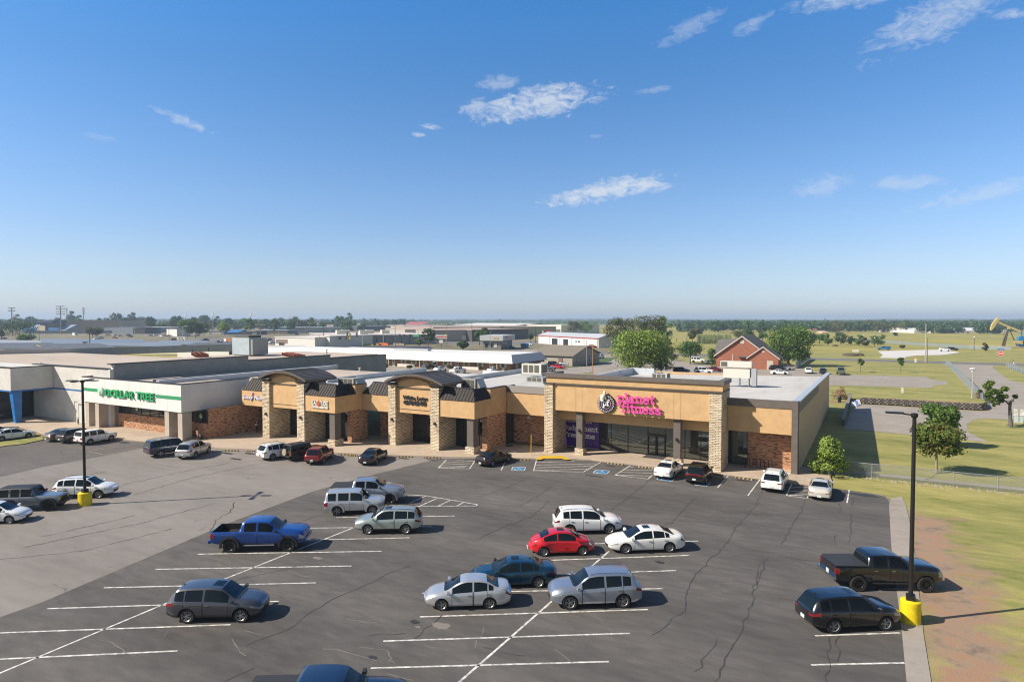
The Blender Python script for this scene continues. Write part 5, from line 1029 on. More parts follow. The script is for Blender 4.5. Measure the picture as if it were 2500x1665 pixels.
for px_, w_, lab in (((487, 869.5), 9.5, 'red oxide pipe rack lying on the tan roof, left one'), ((715, 871), 10.5, 'red oxide pipe rack lying on the tan roof near the step, right one')):
    p = P(*px_, 7.65); e = empty('pipe_rack', p, rz=R(-29), label=lab, cat='pipe rack')
    for k in range(3): b = MB(); b.tube([(-w_ / 2, k * .9 - 1, .62 + .06 * (k % 2)), (w_ / 2 - k * .7, k * .9 - 1, .62)], .055, 6); b.build('pipe', rust, e)
    for k in range(6): part(e, 'stand', rust, (-w_ / 2 + .3 + k * (w_ - .6) / 5, -w_ / 2 + .42 + k * (w_ - .6) / 5, -1.1, 1.2, 0, .62))
for px_, z_, h, lab in (((878, 909), 6.25, .8, 'short white roof vent pipe near the roof of the left arched shop'), ((1513, 917), 6.0, .7, 'thin white vent pipe behind the gym parapet'), ((470 / 4.708 * 0 + 470, 860), 7.5, .6, 'small dark roof vent on the tan roof'), ((798, 866), 7.3, 1.1, 'dark pipe vent standing on the rear store roof'), ((100, 890), 7.9, .3, 'tiny pale roof cap near the tan roof edge'), ((509, 858), 7.5, .9, 'dark mushroom vent beside the pipe rack'), ((1010, 906), 6.2, 1.1, 'silver cowl vent at the end of the grey parapet')):
    b = MB(); b.lathe([(.12, 0), (.12, h * .8), (.2, h * .8), (.2, h), (0, h)], n=10); tag(b.build('roof_vent', white_paint if 'white' in lab or 'pale' in lab or 'silver' in lab else hvd, loc=P(*px_, z_)), lab, 'vent')
# ---------------------------------------------------------------- vehicles in the lot
G1, G2, G3, G4 = 'vehicles in the angled rows of the lot', 'vehicles nosed in along the shop kerb', 'vehicles parked behind the shops', 'vehicles in the far left lots'
o = make_car('suv', 'grey', 'dark grey suv with sunroof alone in the angled row at lower left', G1, '5d', opts=('tint0', 'chrome')); side_place(o, 'suv', (590, 1520), (453, 1522), 'R')
o = make_car('bedpickup', 'blue', 'bright blue lifted crew cab pickup with open bed and black flares', G1, 'off', opts=('flares', 'tint')); side_place(o, 'bedpickup', (705, 1346), (560, 1349), 'R')
o = make_car('pickup', 'bluesilver', 'silver pickup with flat black bed cover behind the boxy silver suv', G1, 'off', opts=('tonneau', 'tint', 'bodyflare', 'flares')); head_place(o, 'pickup', (952, 1231), 'F', 'R', R(31.5))
o = make_car('boxsuv', 'silver', 'boxy silver suv with wide fenders in front of the silver pickup', G1, '5', opts=('flares', 'bodyflare')); side_place(o, 'boxsuv', (912, 1256), (821, 1259), 'R')
o = make_car('suv', 'greensilver', 'pale green suv with roof rails facing the boxy silver suv', G1, '7', opts=('rails',)); side_place(o, 'suv', (893.5, 1305), (994, 1304), 'L')
o = make_car('beetle', 'red', 'round bright red two door hatchback with sunroof', G1, '10'); side_place(o, 'beetle', (1426, 1356), (1325, 1359), 'R')
o = make_car('suv2', 'white', 'small white suv with black cladding behind the round red car', G1, '5d', opts=('rails',)); side_place(o, 'suv2', (1487, 1304), (1392, 1306), 'R')
variant('whitesedan', 'sedan', L=5.0, wb=2.94, sun=(-.3, .2)); 
o = make_car('sedan', 'pearl', 'long white sedan with chrome wheels nose to nose with the round red car', G1, '10', opts=('chrome',)); side_place(o, 'sedan', (1523.5, 1352), (1638.5, 1348.5), 'L'); o.scale = (1.04, 1.02, 1.02)
variant('tealsedan', 'sedan', sun=(-.2, .25)); o = make_car('sedan', 'teal', 'dark teal sedan with black roof panel behind the silver sedan', G1, '10', opts=('darkmir',)); side_place(o, 'sedan', (1195, 1438), (1314.5, 1435), 'L')
o = make_car('smallsedan', 'silver', 'small silver sedan in front of the dark teal sedan', G1, '5d', opts=('chrome',)); side_place(o, 'smallsedan', (1075, 1491), (1199, 1487), 'L')
o = make_car('suv2', 'bluesilver', 'blue silver suv facing the small silver sedan', G1, '5d', opts=('chrome', 'rails')); side_place(o, 'suv2', (1387, 1489), (1526, 1484), 'L')
o = make_car('pickup', 'black', 'black crew cab pickup with bed cover and chrome bumper by the lamp post', G1, 'off', opts=('tonneau', 'tint', 'chrome')); side_place(o, 'pickup', (2263.5, 1444.5), (2090.5, 1442.5), 'R')
o = make_car('suv', 'black', 'black suv with grey cladding nosed at the yellow lamp base', G1, '5d', opts=('tint',)); side_place(o, 'suv', (2167, 1539.5), (2032, 1547), 'R')
o = make_car('pickup', 'navy', 'navy pickup with bed cover cut off by the bottom of the picture', G1, 'off', opts=('tonneau', 'tint')); p = P(822, 1648, 1.75); place(o, p.x - .35, p.y - .2, R(31.5))
o = make_car('jeep', 'jeepgrey', 'grey four door off-roader with black hardtop beside the yellow base at left', G1, 'off', opts=('flares', 'tint')); head_place(o, 'jeep', (119.5, 1247), 'F', 'R', R(38))
o = make_car('suv', 'white', 'white suv behind the grey off-roader at far left', G1, '10', opts=('tint0', 'rails')); side_place(o, 'suv', (240.5, 1216.5), (150, 1208), 'R')
_ = P(240.5, 1216.5, -.12); head_place(o, 'suv', (240.5, 1216.5), 'F', 'R', R(36))
o = make_car('smallsedan', 'white', 'white sedan cut off by the left edge in front of the off-roader', G1, 'cap'); head_place(o, 'smallsedan', (22.4, 1279), 'F', 'R', R(36))
# kerb rows
o = make_car('boxsuv', 'white', 'white compact suv behind the left lamp post', G2, '5', opts=('tint0',), plate=2); side_place(o, 'boxsuv', (276, 1075.5), (216.8, 1086), 'R'); hd = o.rotation_euler.z; c = o.location.copy(); o.scale = (.97, .97, .93)
lat = Vector((math.cos(hd + math.pi / 2), math.sin(hd + math.pi / 2), 0))
o = make_car('suv', 'darkgrey', 'dark grey suv between the bronze sedan and the white compact suv', G2, '5d'); q = c + lat * 2.95 + Vector((math.cos(hd), math.sin(hd), 0)) * -.2; place(o, q.x, q.y, hd)
o = make_car('sedan', 'tan', 'bronze grey sedan with red tail lamps at the end of the grass verge', G2, '5'); q = c + lat * 5.6 + Vector((math.cos(hd), math.sin(hd), 0)) * -.1; place(o, q.x, q.y, hd)
o = make_car('bigsuv', 'navy', 'navy full size suv with red plate beside the silver suv', G2, '5', opts=('rails', 'chrome'), plate=2); head_place(o, 'bigsuv', (393, 1116), 'R', 'R', R(78))
o = make_car('suv2', 'silver', 'silver suv with wide red lamps beside the navy suv', G2, '5d', opts=('rails',)); side_place(o, 'suv2', (513.6, 1104), (474, 1120), 'R')
hk = o.rotation_euler.z
o = make_car('suv2', 'white', 'white suv with red number plate left of the muddy off-roader', G2, '5d', opts=('rails', 'tint'), plate=2); head_place(o, 'suv2', (664, 1124), 'R', 'R', R(80)); o.scale = (.93, .97, .97)
o = make_car('jeep', 'mud', 'mud brown off-roader with covered spare wheel', G2, 'mudw', opts=('flares',)); head_place(o, 'jeep', (726, 1125.5), 'R', 'R', R(80)); o.scale = (.95, 1, .96)
o = make_car('suv', 'darkred', 'dark red suv right of the muddy off-roader', G2, '5', opts=('rails',)); side_place(o, 'suv', (812, 1118), (789.8, 1131.8), 'R')
o = make_car('sedan', 'black', 'black fastback sedan on worn asphalt between empty kerb stalls', G2, '5d', opts=('tint',)); side_place(o, 'sedan', (943.5, 1119), (919, 1134), 'R')
o = make_car('sedan', 'black', 'black sedan beside the white hatched bay and blue bay', G2, '5', opts=()); head_place(o, 'sedan', (1202.6, 1139), 'R', 'R', R(82)); o.scale = (.95, .97, 1)
o = make_car('sedan', 'white', 'white sedan with dark rear glass at the gym doors', G2, '5d', opts=('tint0',)); side_place(o, 'sedan', (1665, 1153), (1644, 1169), 'R')
o = make_car('suv', 'black', 'black suv with full width red lamp right of the white sedan', G2, '5d', opts=('tint', 'rails')); side_place(o, 'suv', (1739.7, 1163.5), (1721.6, 1184), 'R'); hk = o.rotation_euler.z
b = MB(); b.box(-2.41, -2.36, -.7, .7, .93, 1.03); b.build('light_bar', tail_m, o)
o = make_car('suv2', 'white', 'white suv with black rails at the brick corner of the gym', G2, '5d', opts=('rails', 'tint')); head_place(o, 'suv2', (1913.5, 1201), 'R', 'R', R(90))
o = make_car('sedan', 'beige', 'pale beige sedan at the right end of the kerb row', G2, '5d', opts=('tint0',)); head_place(o, 'sedan', (2029, 1220), 'R', 'R', R(92)); o.scale = (.96, .99, 1)
o = make_car('sedan', 'white', 'long white sedan at the far left edge on the grass verge side', G2, '5'); side_place(o, 'sedan', (72, 1069), (2, 1078), 'R'); hd = o.rotation_euler.z; c = o.location.copy(); lat = Vector((math.cos(hd + math.pi / 2), math.sin(hd + math.pi / 2), 0))
o = make_car('sedan', 'darkred', 'dark maroon sedan half hidden behind the long white sedan at left', G2, '5', opts=('tint',)); q = c + lat * 2.8; place(o, q.x - 1.2, q.y - .6, hd)
# behind the shops, middle distance
def midcar(t, c, lab, px, head, g=G3, rims='5', opts=(), far=True, z=-.1, name=None, s=1.0):
    o = make_car(t, c, lab, g, rims, opts=opts, far=far); p = P(*px, z); place(o, p.x, p.y, R(head), z, s); return o
for a in [('pickup', 'darkgrey', 'dark grey pickup behind the end of the motel', (1333, 906), 0, G3, '5', ('tint',)), ('sedan', 'red', 'bright red hatchback behind the gym roof, left group', (1362, 900), 3), ('suv', 'black', 'black car behind the bright red hatchback', (1352, 894), 5), ('sedan', 'silver', 'silver sedan nearest the green lawn by the brown house', (1382, 893), 3),
          ('suv2', 'white', 'white suv driving toward us on the road right of the brown house', (1464, 875), -95), ('suv', 'black', 'black suv parked behind the big pale tree', (1664, 910), 2), ('bigsuv', 'white', 'long white suv beside the black suv behind the gym', (1718, 912), 4), ('sedan', 'darkred', 'dark red sedan peeking out beyond the long white suv', (1745, 907), 3),
          ('bigsuv', 'white', 'large white suv under the round tree by the brick house', (1704, 885), 4), ('sedan', 'darkgrey', 'grey car left of the brick house wall', (1732, 889), -85), ('suv2', 'black', 'black minivan in front of the big dark tree', (1898, 905), 2), ('sedan', 'silver', 'silver car mostly behind the black minivan', (1916, 903), 2), ('sedan', 'white', 'white sedan behind the gym in front of the black minivan', (1904, 914), 2),
          ('suv2', 'white', 'white suv backed up at the lawn edge, left of three', (1975, 911), 90), ('suv', 'navy', 'navy car at the lawn edge, middle of three', (2010, 912), 90), ('pickup', 'green', 'grey green pickup at the lawn edge, right of three', (2053, 914), 90, G3, '5', ('tint',)),
          ('suv2', 'white', 'white suv with black roof on the gravel lot', (2306, 857.5), 2), ('suv', 'black', 'dark car behind the white suv on the gravel lot', (2326, 855.5), 2),
          ('sedan', 'white', 'white car with dark rear glass at the left end of the motel lot', (913, 904), 90), ('sedan', 'black', 'black car nosed up to the motel', (1046, 900), 90), ('pickup', 'white', 'white pickup nosed up to the motel middle', (1118, 912), 90, G3, '5', ('tint',)), ('sedan', 'white', 'white car nosed up to the motel near its right end', (1203, 908), 95), ('sedan', 'white', 'white car roof just showing left of the motel pickup', (1075, 906), 90),
          ('sedan', 'silver', 'silver car before the red trimmed metal garage', (1424, 846), 180), ('suv', 'darkred', 'maroon suv before the red trimmed metal garage', (1447, 849), 2), ('sedan', 'navy', 'blue car behind the maroon suv', (1458, 848), 2), ('sedan', 'silver', 'silver car at the gable end of the metal garage', (1468, 847.5), 2), ('sedan', 'red', 'red car right of the metal garage', (1482, 846.5), 2),
          ('sedan', 'skyblue', 'bright blue car standing in the open bay of the grey tyre shop', (1247, 850), 0), ('sedan', 'white', 'white car right of the blue bin at the tyre shop', (1292, 843), 0), ('jeep', 'navy', 'dark blue off-roader before the long tan warehouse', (1112, 829), 180)]: midcar(*a)
o = midcar('pickup', 'skyblue', 'light blue pickup with camper shell on the gravel lot', (2158, 855), 182, G3, '5', ('cap',))
# far left lots, seen over the roofs
rl = random.Random(11)
base_far = {}
far = [(93, 823, 'white', 'van'), (238, 830, 'silver', 0), (262, 819, 'silver', 0), (282, 820, 'silver', 0), (293, 822, 'white', 1), (312, 820, 'black', 1), (318, 823, 'grey', 0), (247, 827, 'navy', 0), (281, 826, 'darkred', 0), (362, 820, 'white', 0), (369, 821, 'silver', 0), (380, 820, 'silver', 1), (394, 822, 'white', 0), (402, 821, 'darkred', 1), (413, 821, 'darkred', 0), (426, 831, 'black', 1), (484, 820, 'navy', 0),
       (494, 836, 'darkgrey', 1), (503, 832, 'navy', 1), (535, 838, 'darkred', 1), (545, 835, 'silver', 0), (600, 832, 'tan', 1), (605, 837, 'tan', 0), (617, 837, 'white', 0), (640, 834, 'navy', 1), (636, 838, 'black', 1), (650, 835, 'black', 0), (658, 831, 'red', 1), (664, 838, 'white', 0), (648, 829, 'teal', 0), (724, 818, 'black', 1), (0, 824, 'white', 0), (8, 828, 'darkred', 0), (905, 804, 'white', 0), (918, 804, 'silver', 0), (930, 804, 'white', 1), (945, 804, 'grey', 0), (955, 805, 'white', 0)]
for i, (x, y, c, k) in enumerate(far):
    words_ = {'white': 'white', 'silver': 'silver', 'grey': 'dark grey', 'black': 'black', 'navy': 'navy', 'darkred': 'maroon', 'tan': 'bronze', 'red': 'red', 'darkgrey': 'charcoal', 'teal': 'teal'}[c]
    if k == 'van': continue
    t = 'suv' if k == 1 else 'sedan'
    where = 'by the big dark tree at far left' if x < 60 else 'in the school side lot left of the white shed' if x < 420 else 'on the street beyond the store roof' if x < 560 else 'in the busy lot behind the air handler' if x < 700 else 'beyond the white supply building' if x < 800 else 'in the far lot before the tree line'
    midcar(t, c, 'distant %s %s %s, number %d along from the left' % (words_, 'suv' if k == 1 else 'car', where, i + 1) if 0 else 'distant %s %s %s' % (words_, 'suv' if k == 1 else 'car', where), (x, y), rl.choice((0, 4, 180, 90, -90)) if y < 830 else rl.choice((2, 60, 95)), G4)
# delivery van and box truck
e = empty('delivery_van', P(93, 824), rz=R(0), label='white delivery van near the stadium lights', cat='van', group=G4)
def van(e, m1, L=5.8, W=2.0, H=2.6):
    b = MB(); b.yz([], 0, 0) if 0 else b.xz([(-L / 2, .4), (L / 2 - .1, .4), (L / 2, .9), (L / 2 - .9, 1.3), (L / 2 - 1.7, H - .1), (L / 2 - 2.1, H), (-L / 2, H)], -W / 2, W / 2); b.build('body', m1, e)
    part(e, 'windscreen', glass_m, (L / 2 - 1.55, L / 2 - 1.0, -W / 2 - .01, W / 2 + .01, 1.4, 2.0)); tm, rm = wheel_meshes(.36, .22, 'cap')
    for ax in (L / 2 - 1.1, -L / 2 + 1.2):
        for sg in (1, -1): o = link(bpy.data.objects.new('wheel', tm)); o.parent = e; o.location = (ax, sg * (W / 2 - .08), .36)
e.location = P(183, 819.5); van(e, paint('white'))
e = empty('box_truck', P(560, 836), rz=R(20), label='white cab truck with orange brown box beyond the roof', cat='truck', group=G4); part(e, 'cargo_box', mat('orange brown box', (.40, .16, .05), .6), (-3.4, 1.6, -1.15, 1.15, .9, 3.0)); part(e, 'cab', paint('white'), (1.7, 3.6, -1.1, 1.1, .5, 2.6)); part(e, 'windscreen', glass_m, (3.61, 3.64, -.9, .9, 1.5, 2.3)); e.rotation_euler = (0, 0, R(190))
tm, rm = wheel_meshes(.36, .22, 'cap')
for ax in (2.6, -2): 
    for sg in (1, -1): o = link(bpy.data.objects.new('wheel', tm)); o.parent = e; o.location = (ax, sg * 1.0, .36)
# ---------------------------------------------------------------- lamp posts of the lot
black_m = mat('black painted steel', (.012, .011, .011), .5, .2)
def hz(ybase, ytop): return EYE * (1 - (ytop - HOR) / (ybase - HOR))
def lot_lamp(px, label, heads, rbase=.46, top=None, hb=1.05):
    p = P(*px, -.12); H = hz(px[1], top); e = empty('lamp_post', p, label=label, cat='lamp post', group='lamp posts of the lot')
    b = MB(); b.lathe([(rbase * 1.02, 0), (rbase, .1), (rbase, hb - .04), (rbase - .05, hb), (0, hb)], n=26); b.build('concrete_base', mat('bright yellow base', (.72, .55, .005), .55, var=.15, vscale=4, bump=.15, bscale=30), e, smooth=50)
    part(e, 'base_box', black_m, (-.2, .2, -.2, .2, hb + .001, hb + .26)); b = MB(); b.tube([(0, 0, hb + .261), (0, 0, H - .05)], [.11, .09], 10); b.build('pole', black_m, e, smooth=50)
    b = MB(); b.lathe([(.13, H - .2), (.16, H - .1), (.16, H), (0, H + .04)], n=14); b.build('pole_cap', black_m, e)
    for a, droop in heads:
        c, s_ = math.cos(R(a)), math.sin(R(a)); b = MB(); b.tube([(c * .1, s_ * .1, H - .08), (c * .6, s_ * .6, H - .04 - droop)], .04, 6); b.build('arm', black_m, e)
        b = MB(); n = Vector((-s_, c, 0)) * .17; d = Vector((c, s_, 0)); z0 = H - .06 - droop; q = [d * .45 - n, d * 1.25 - n, d * 1.25 + n, d * .45 + n]; b.hexa([v + Vector((0, 0, z0)) for v in q], [v + Vector((0, 0, z0 + .07)) for v in q]); lo = b.build('lamp_head', black_m, e)
        b = MB(); q = [d * .55 - n * .7, d * 1.15 - n * .7, d * 1.15 + n * .7, d * .55 + n * .7]; b.hexa([v + Vector((0, 0, z0 - .012)) for v in q], [v + Vector((0, 0, z0 - .001)) for v in q]); b.build('lens', mat('led lens', (.5, .5, .45), .3), lo)
    return e
lot_lamp((208, 1232), 'tall black lamp post with four heads on yellow base at left', [(30, 0), (120, 0), (210, 0), (300, 0)], .5, 925)
lot_lamp((2222, 1516), 'tall black lamp post with one arm on yellow base at right', [(185, -.02)], .46, 1003, 1.1)
# ---------------------------------------------------------------- fences
mesh_m = bpy.data.materials.new('chain link'); mesh_m.use_nodes = True; t = mesh_m.node_tree; b_ = t.nodes['Principled BSDF']; b_.inputs['Base Color'].default_value = (.25, .28, .27, 1); b_.inputs['Roughness'].default_value = .6; b_.inputs['Metallic'].default_value = .3
tr = N(t, 'ShaderNodeBsdfTransparent'); mx = N(t, 'ShaderNodeMixShader'); mx.inputs[0].default_value = .22; t.links.new(tr.outputs[0], mx.inputs[1]); t.links.new(b_.outputs[0], mx.inputs[2]); t.links.new(mx.outputs[0], t.nodes['Material Output'].inputs[0])
mesh2_m = mesh_m.copy(); mesh2_m.node_tree.nodes['Mix Shader'].inputs[0].default_value = .5; mesh2_m.node_tree.nodes['Principled BSDF'].inputs['Base Color'].default_value = (.30, .36, .38, 1)
galv = mat('galvanised pipe', (.36, .38, .40), .45, .6)
def chain_fence(pts, h, sp, label, mm=mesh_m, r=.035, mid=False, pm=galv):
    e = empty('chain_link_fence', (pts[0][0], pts[0][1], -.15), label=label, cat='fence'); L = [Vector((x - pts[0][0], y - pts[0][1], 0)) for x, y in pts]
    for a, c in zip(L[:-1], L[1:]):
        n = max(1, round((c - a).length / sp)); b = MB(); d = (c - a).normalized(); w_ = Vector((-d.y, d.x, 0)) * .004
        b.hexa([a - w_ + Vector((0, 0, .03)), c - w_ + Vector((0, 0, .03)), c + w_ + Vector((0, 0, .03)), a + w_ + Vector((0, 0, .03))], [a - w_ + Vector((0, 0, h)), c - w_ + Vector((0, 0, h)), c + w_ + Vector((0, 0, h)), a + w_ + Vector((0, 0, h))]); b.build('mesh_panel', mm, e)
        b = MB(); b.tube([a + Vector((0, 0, h)), c + Vector((0, 0, h))], r * .9, 6); b.build('top_rail', pm, e)
        for k in range(n + (1 if c == L[-1] else 0)):
            q = a.lerp(c, k / n); b = MB(); b.tube([q, q + Vector((0, 0, h + .06))], r * 1.25, 6); b.build('fence_post', pm, e)
    return e
chain_fence([(-3.0, 69.8), (26, 69.75)], 1.35, 3.35, 'low galvanised chain link fence along the walk behind the lot')
chain_fence([(17.5, 141), (18.6, 165), (19.7, 190), (21.0, 226), (21.6, 256)], 1.9, 3.3, 'grey chain link fence running beside the sloping drive', mesh2_m, .05)
chain_fence([(37.2, 252), (36.8, 230), (36.5, 205), (36.3, 180)], 1.8, 4, 'green chain link fence right of the drive', mesh2_m, .05)
p0, p1 = P(2090, 832), P(2200, 850); chain_fence([(p0.x, p0.y), (p1.x + 30, p1.y + 10), (60, 395)], 1.8, 8, 'long field fence behind the gravel lot', mesh2_m, .06)
# ---------------------------------------------------------------- block retaining wall
e = empty('retaining_wall', (-2, 130.6, 0), label='curved dark grey block retaining wall under the lawn', cat='retaining wall')
wallb = [mat('dark stone block', (.10, .085, .075), .95, var=.4, vscale=4), mat('mid stone block', (.17, .15, .13), .95, var=.3, vscale=4)]
pts = [Vector((x, 130.5 + .15 * math.sin(x * .4), 0)) for x in np.arange(-2, 15.2, .62)]; cx_, cy_ = 15, 132.3
pts += [Vector((cx_ + 1.9 * math.sin(a), cy_ - 1.9 * math.cos(a), 0)) for a in np.arange(.1, 1.9, .33)]
for row in range(4):
    b = MB()
    for i in range(len(pts) - 1):
        a = pts[i].lerp(pts[i + 1], .5 if row % 2 else 0); c = pts[i + 1] if row % 2 == 0 else pts[i + 1].lerp(pts[min(i + 2, len(pts) - 1)], .5)
        if (c - a).length < .1: continue
        d = (c - a).normalized(); n = Vector((-d.y, d.x, 0)); a2 = a + d * .04; c2 = c - d * .04; o_ = row * .07; z0 = row * .24; f = .16 if (i + row) % 2 else .08
        q = [a2 + n * o_, (a2 + c2) / 2 - n * f + n * o_, c2 + n * o_, c2 + n * (o_ + .4), a2 + n * (o_ + .4)]; b.prism([(v.x + 2, v.y - 130.6) for v in q], z0, z0 + .225, (i + row) % 2)
    b.build('block_course', wallb, e)
b = MB(); b.prism([(-.2, .5), (17, .5), (19, 2.5), (19.5, 9), (-.2, 9)], .6, .9); b.build('backfill', grass_m, e)
# the lawn climbs to the upper lot behind the wall
# ---------------------------------------------------------------- dock edge, bollard, litter
e = empty('dock_wall', (-3.4, 102, -.13), label='low dark dock edge wall beside the shaded paving', cat='wall'); part(e, 'wall', mat('dock grey', (.10, .09, .085), .9), (-.15, .15, 0, 36, 0, .9)); part(e, 'rail', mat('dock rail', (.22, .20, .18), .8), (-.22, .22, 0, 36, .901, .98))
b = MB(); b.lathe([(.28, 0), (.28, .9), (.2, 1.0), (0, 1.0)], n=12); tag(b.build('bollard', black_m, loc=(-5.0, 131, -.13)), 'short black bollard behind the gym beside the dock wall', 'bollard')
rb = random.Random(4)
for k, (c, nme) in enumerate((((.6, .6, .62), 'white'), ((.1, .2, .5), 'blue'), ((.5, .5, .5), 'pale grey'))):
    b = MB(); b.hexa([(-.5, -.4, 0), (.5, -.35, 0), (.45, .4, 0), (-.4, .3, 0)], [(-.3, -.25, .7), (.25, -.2, .8), (.3, .2, .65), (-.2, .25, .75)]); tag(b.build('rubbish_bag', mat('bag ' + nme, c, .5), loc=(-2.6 + .3 * k, 126 + 2.2 * k, -.13)), 'crumpled %s bag leaning at the dock wall' % nme, 'bag', 'bags of rubbish at the dock wall')
# ---------------------------------------------------------------- bike rack, bicycle, posts, people
e = empty('bike_rack', (-9.7, 68.0, 0), label='black looped bike rack against the gym brick wall', cat='bike rack'); b = MB(); pts = []
for k in range(4):
    x = -1.3 + k * .72; pts += [(x, 0, .12 if k else 0), (x, 0, .75)] + [(x + .18 - .18 * math.cos(t), 0, .75 + .18 * math.sin(t)) for t in (R(45), R(90), R(135))] + [(x + .36, 0, .75), (x + .36, 0, .12 if k < 3 else 0)] + ([(x + .54, 0, .03)] if k < 3 else [])
b.tube(pts, .04, 6); b.build('rack_tube', black_m, e, smooth=60)
part(e, 'foot_plate', black_m, (-1.42, -1.18, -.12, .12, 0, .015)); part(e, 'foot_plate', black_m, (1.1, 1.34, -.12, .12, 0, .015))
e = empty('bicycle', P(191, 1035.5), rz=R(-20), label='dark bicycle leaning at the corner of the white block wall', cat='bicycle')
for nme, x in (('wheel', -.5), ('wheel', .5)):
    b = MB(); b.tube([(x + .33 * math.cos(t), 0, .35 + .33 * math.sin(t)) for t in [2 * math.pi * k / 18 for k in range(19)]], .022, 5, cap=False); wo_ = b.build(nme, tyre_m, e); b = MB()
    for k in range(6): a = math.pi * k / 6; b.tube([(x + .32 * math.cos(a), .001 * k, .35 + .32 * math.sin(a)), (x - .32 * math.cos(a), .001 * k, .35 - .32 * math.sin(a))], .004, 3)
    b.build('spokes', rim_m, wo_)
b = MB(); b.tube([(-.5, 0, .35), (-.15, 0, .82), (.32, 0, .82), (0, 0, .33), (-.5, 0, .35)], .02, 6); b.tube([(0, 0, .33), (-.17, 0, .86)], .02, 6); b.tube([(.3, 0, .92), (.5, 0, .35)], .02, 6); b.build('frame', mat('bike frame grey', (.08, .08, .09), .4, .4), e)
b = MB(); b.hexa([(-.3, -.06, .88), (-.05, -.03, .88), (-.05, .03, .88), (-.3, .06, .88)], [(-.3, -.05, .93), (-.05, -.02, .92), (-.05, .02, .92), (-.3, .05, .93)]); b.build('saddle', black_m, e); b = MB(); b.tube([(.3, -.25, .98), (.34, 0, 1.0), (.3, .25, .98)], .014, 5); b.build('handlebar', black_m, e)
p = P(183, 1031); e = empty('sign_post', p, label='thin grey sign post seen edge on at the white wall', cat='post'); b = MB(); b.tube([(0, 0, 0), (0, 0, 3.1)], .05, 6); b.build('post', galv, e); part(e, 'sign_plate', galv, (-.05, .75, -.02, .02, 2.95, 3.1))
p = P(1296.5, 1112); b = MB(); b.tube([(0, 0, 0), (.02, 0, 2.3)], .04, 6); tag(b.build('marker_post', yellow_paint, loc=p), 'thin leaning yellow post at the kerb left of the yellow ramp', 'post')
b = MB(); b.lathe([(.5, 0), (.48, .02), (0, .022)], n=20); tag(b.build('manhole_cover', mat('iron cover', (.05, .048, .045), .7, .3), loc=P(1244, 1088, .002)), 'dark round iron cover in the walk by the charcoal panel', 'manhole cover')
b = MB(); b.hexa([(-.45, -.35, 0), (.45, -.3, 0), (.4, .35, 0), (-.4, .3, 0)], [(-.25, -.2, .38), (.35, -.15, .5), (.2, .2, .42), (-.3, .15, .36)]); tag(b.build('cardboard_box', mat('brown card', (.26, .15, .08), .9), loc=P(53, 1030)), 'crushed brown carton on the walk beside the blue post', 'box')
p = P(461.5, 1068); e = empty('litter_bin', p, label='dark maroon litter bin beside the corner pillar', cat='bin'); b = MB(); b.lathe([(.25, 0), (.27, .7), (.22, .95), (0, 1.0)], n=14); b.build('drum', mat('maroon', (.08, .02, .02), .5), e)
b = MB(); b.lathe([(.09, .0), (.1, .45), (.08, .5), (0, .5)], n=10); tag(b.build('urn', mat('amber post', (.45, .25, .10), .7), loc=P(609, 1055)), 'small orange tan post at the shaded brick wall', 'post')
def person(loc, head, joints, shirt, legs, skin, hair, label, extra=None):
    """one skinned body: joints dict name -> (x,y,z,r); clothing and hair as children"""
    e_names = [('pelvis', 'chest'), ('chest', 'neck'), ('neck', 'head0'), ('head0', 'head1'), ('chest', 'shL'), ('shL', 'elL'), ('elL', 'haL'), ('chest', 'shR'), ('shR', 'elR'), ('elR', 'haR'), ('pelvis', 'hipL'), ('hipL', 'knL'), ('knL', 'anL'), ('anL', 'toL'), ('pelvis', 'hipR'), ('hipR', 'knR'), ('knR', 'anR'), ('anR', 'toR')]
    def grow(name, edges, m, inflate=1.0, par=None):
        used = []; [used.append(n) for ed in edges for n in ed if n not in used]
        me = bpy.data.meshes.new('tmp'); me.from_pydata([joints[n][:3] for n in used], [(used.index(a), used.index(c)) for a, c in edges], []); ob = link(bpy.data.objects.new('tmp', me))
        sk = ob.modifiers.new('s', 'SKIN'); sk.use_smooth_shade = True; me.skin_vertices[0].data
        for i, n in enumerate(used): r_ = joints[n][3] * inflate; me.skin_vertices[0].data[i].radius = (r_, r_ * (.75 if n in ('pelvis', 'chest') else 1)); me.skin_vertices[0].data[i].use_root = (i == 0)
        ss = ob.modifiers.new('u', 'SUBSURF'); ss.levels = 1; ss.render_levels = 1
        dg = bpy.context.evaluated_depsgraph_get(); dg.update(); m2 = bpy.data.meshes.new_from_object(ob.evaluated_get(dg)); bpy.data.objects.remove(ob); m2.materials.clear(); m2.materials.append(m); m2.name = name
        o_ = link(bpy.data.objects.new(name, m2)); o_.parent = par; return o_
    root = grow('person', e_names, skin); root.location = loc; root.rotation_euler = (0, 0, head); tag(root, label, 'person')
    grow('shirt', [ed for ed in e_names if ed in (('pelvis', 'chest'), ('chest', 'shL'), ('shL', 'elL'), ('chest', 'shR'), ('shR', 'elR'))], shirt, 1.16, root)
    grow('trousers', [ed for ed in e_names if ed[0] in ('pelvis', 'hipL', 'hipR', 'knL', 'knR') and ed[1] != 'chest'], legs, 1.14, root)
    h0, h1 = Vector(joints['head0'][:3]), Vector(joints['head1'][:3]); b = MB(); c = h0.lerp(h1, .62); r_ = joints['head1'][3] * 1.12
    b.lathe([(r_ * math.cos(a), r_ * 1.15 * math.sin(a)) for a in (-.1, .3, .7, 1.1, 1.5)], (c.x - .015, c.y, c.z), 12); b.build('hair', hair, root, smooth=80)
    return root
skin_m = mat('skin', (.34, .20, .14), .6); hair_m = mat('dark hair', (.015, .012, .01), .7)
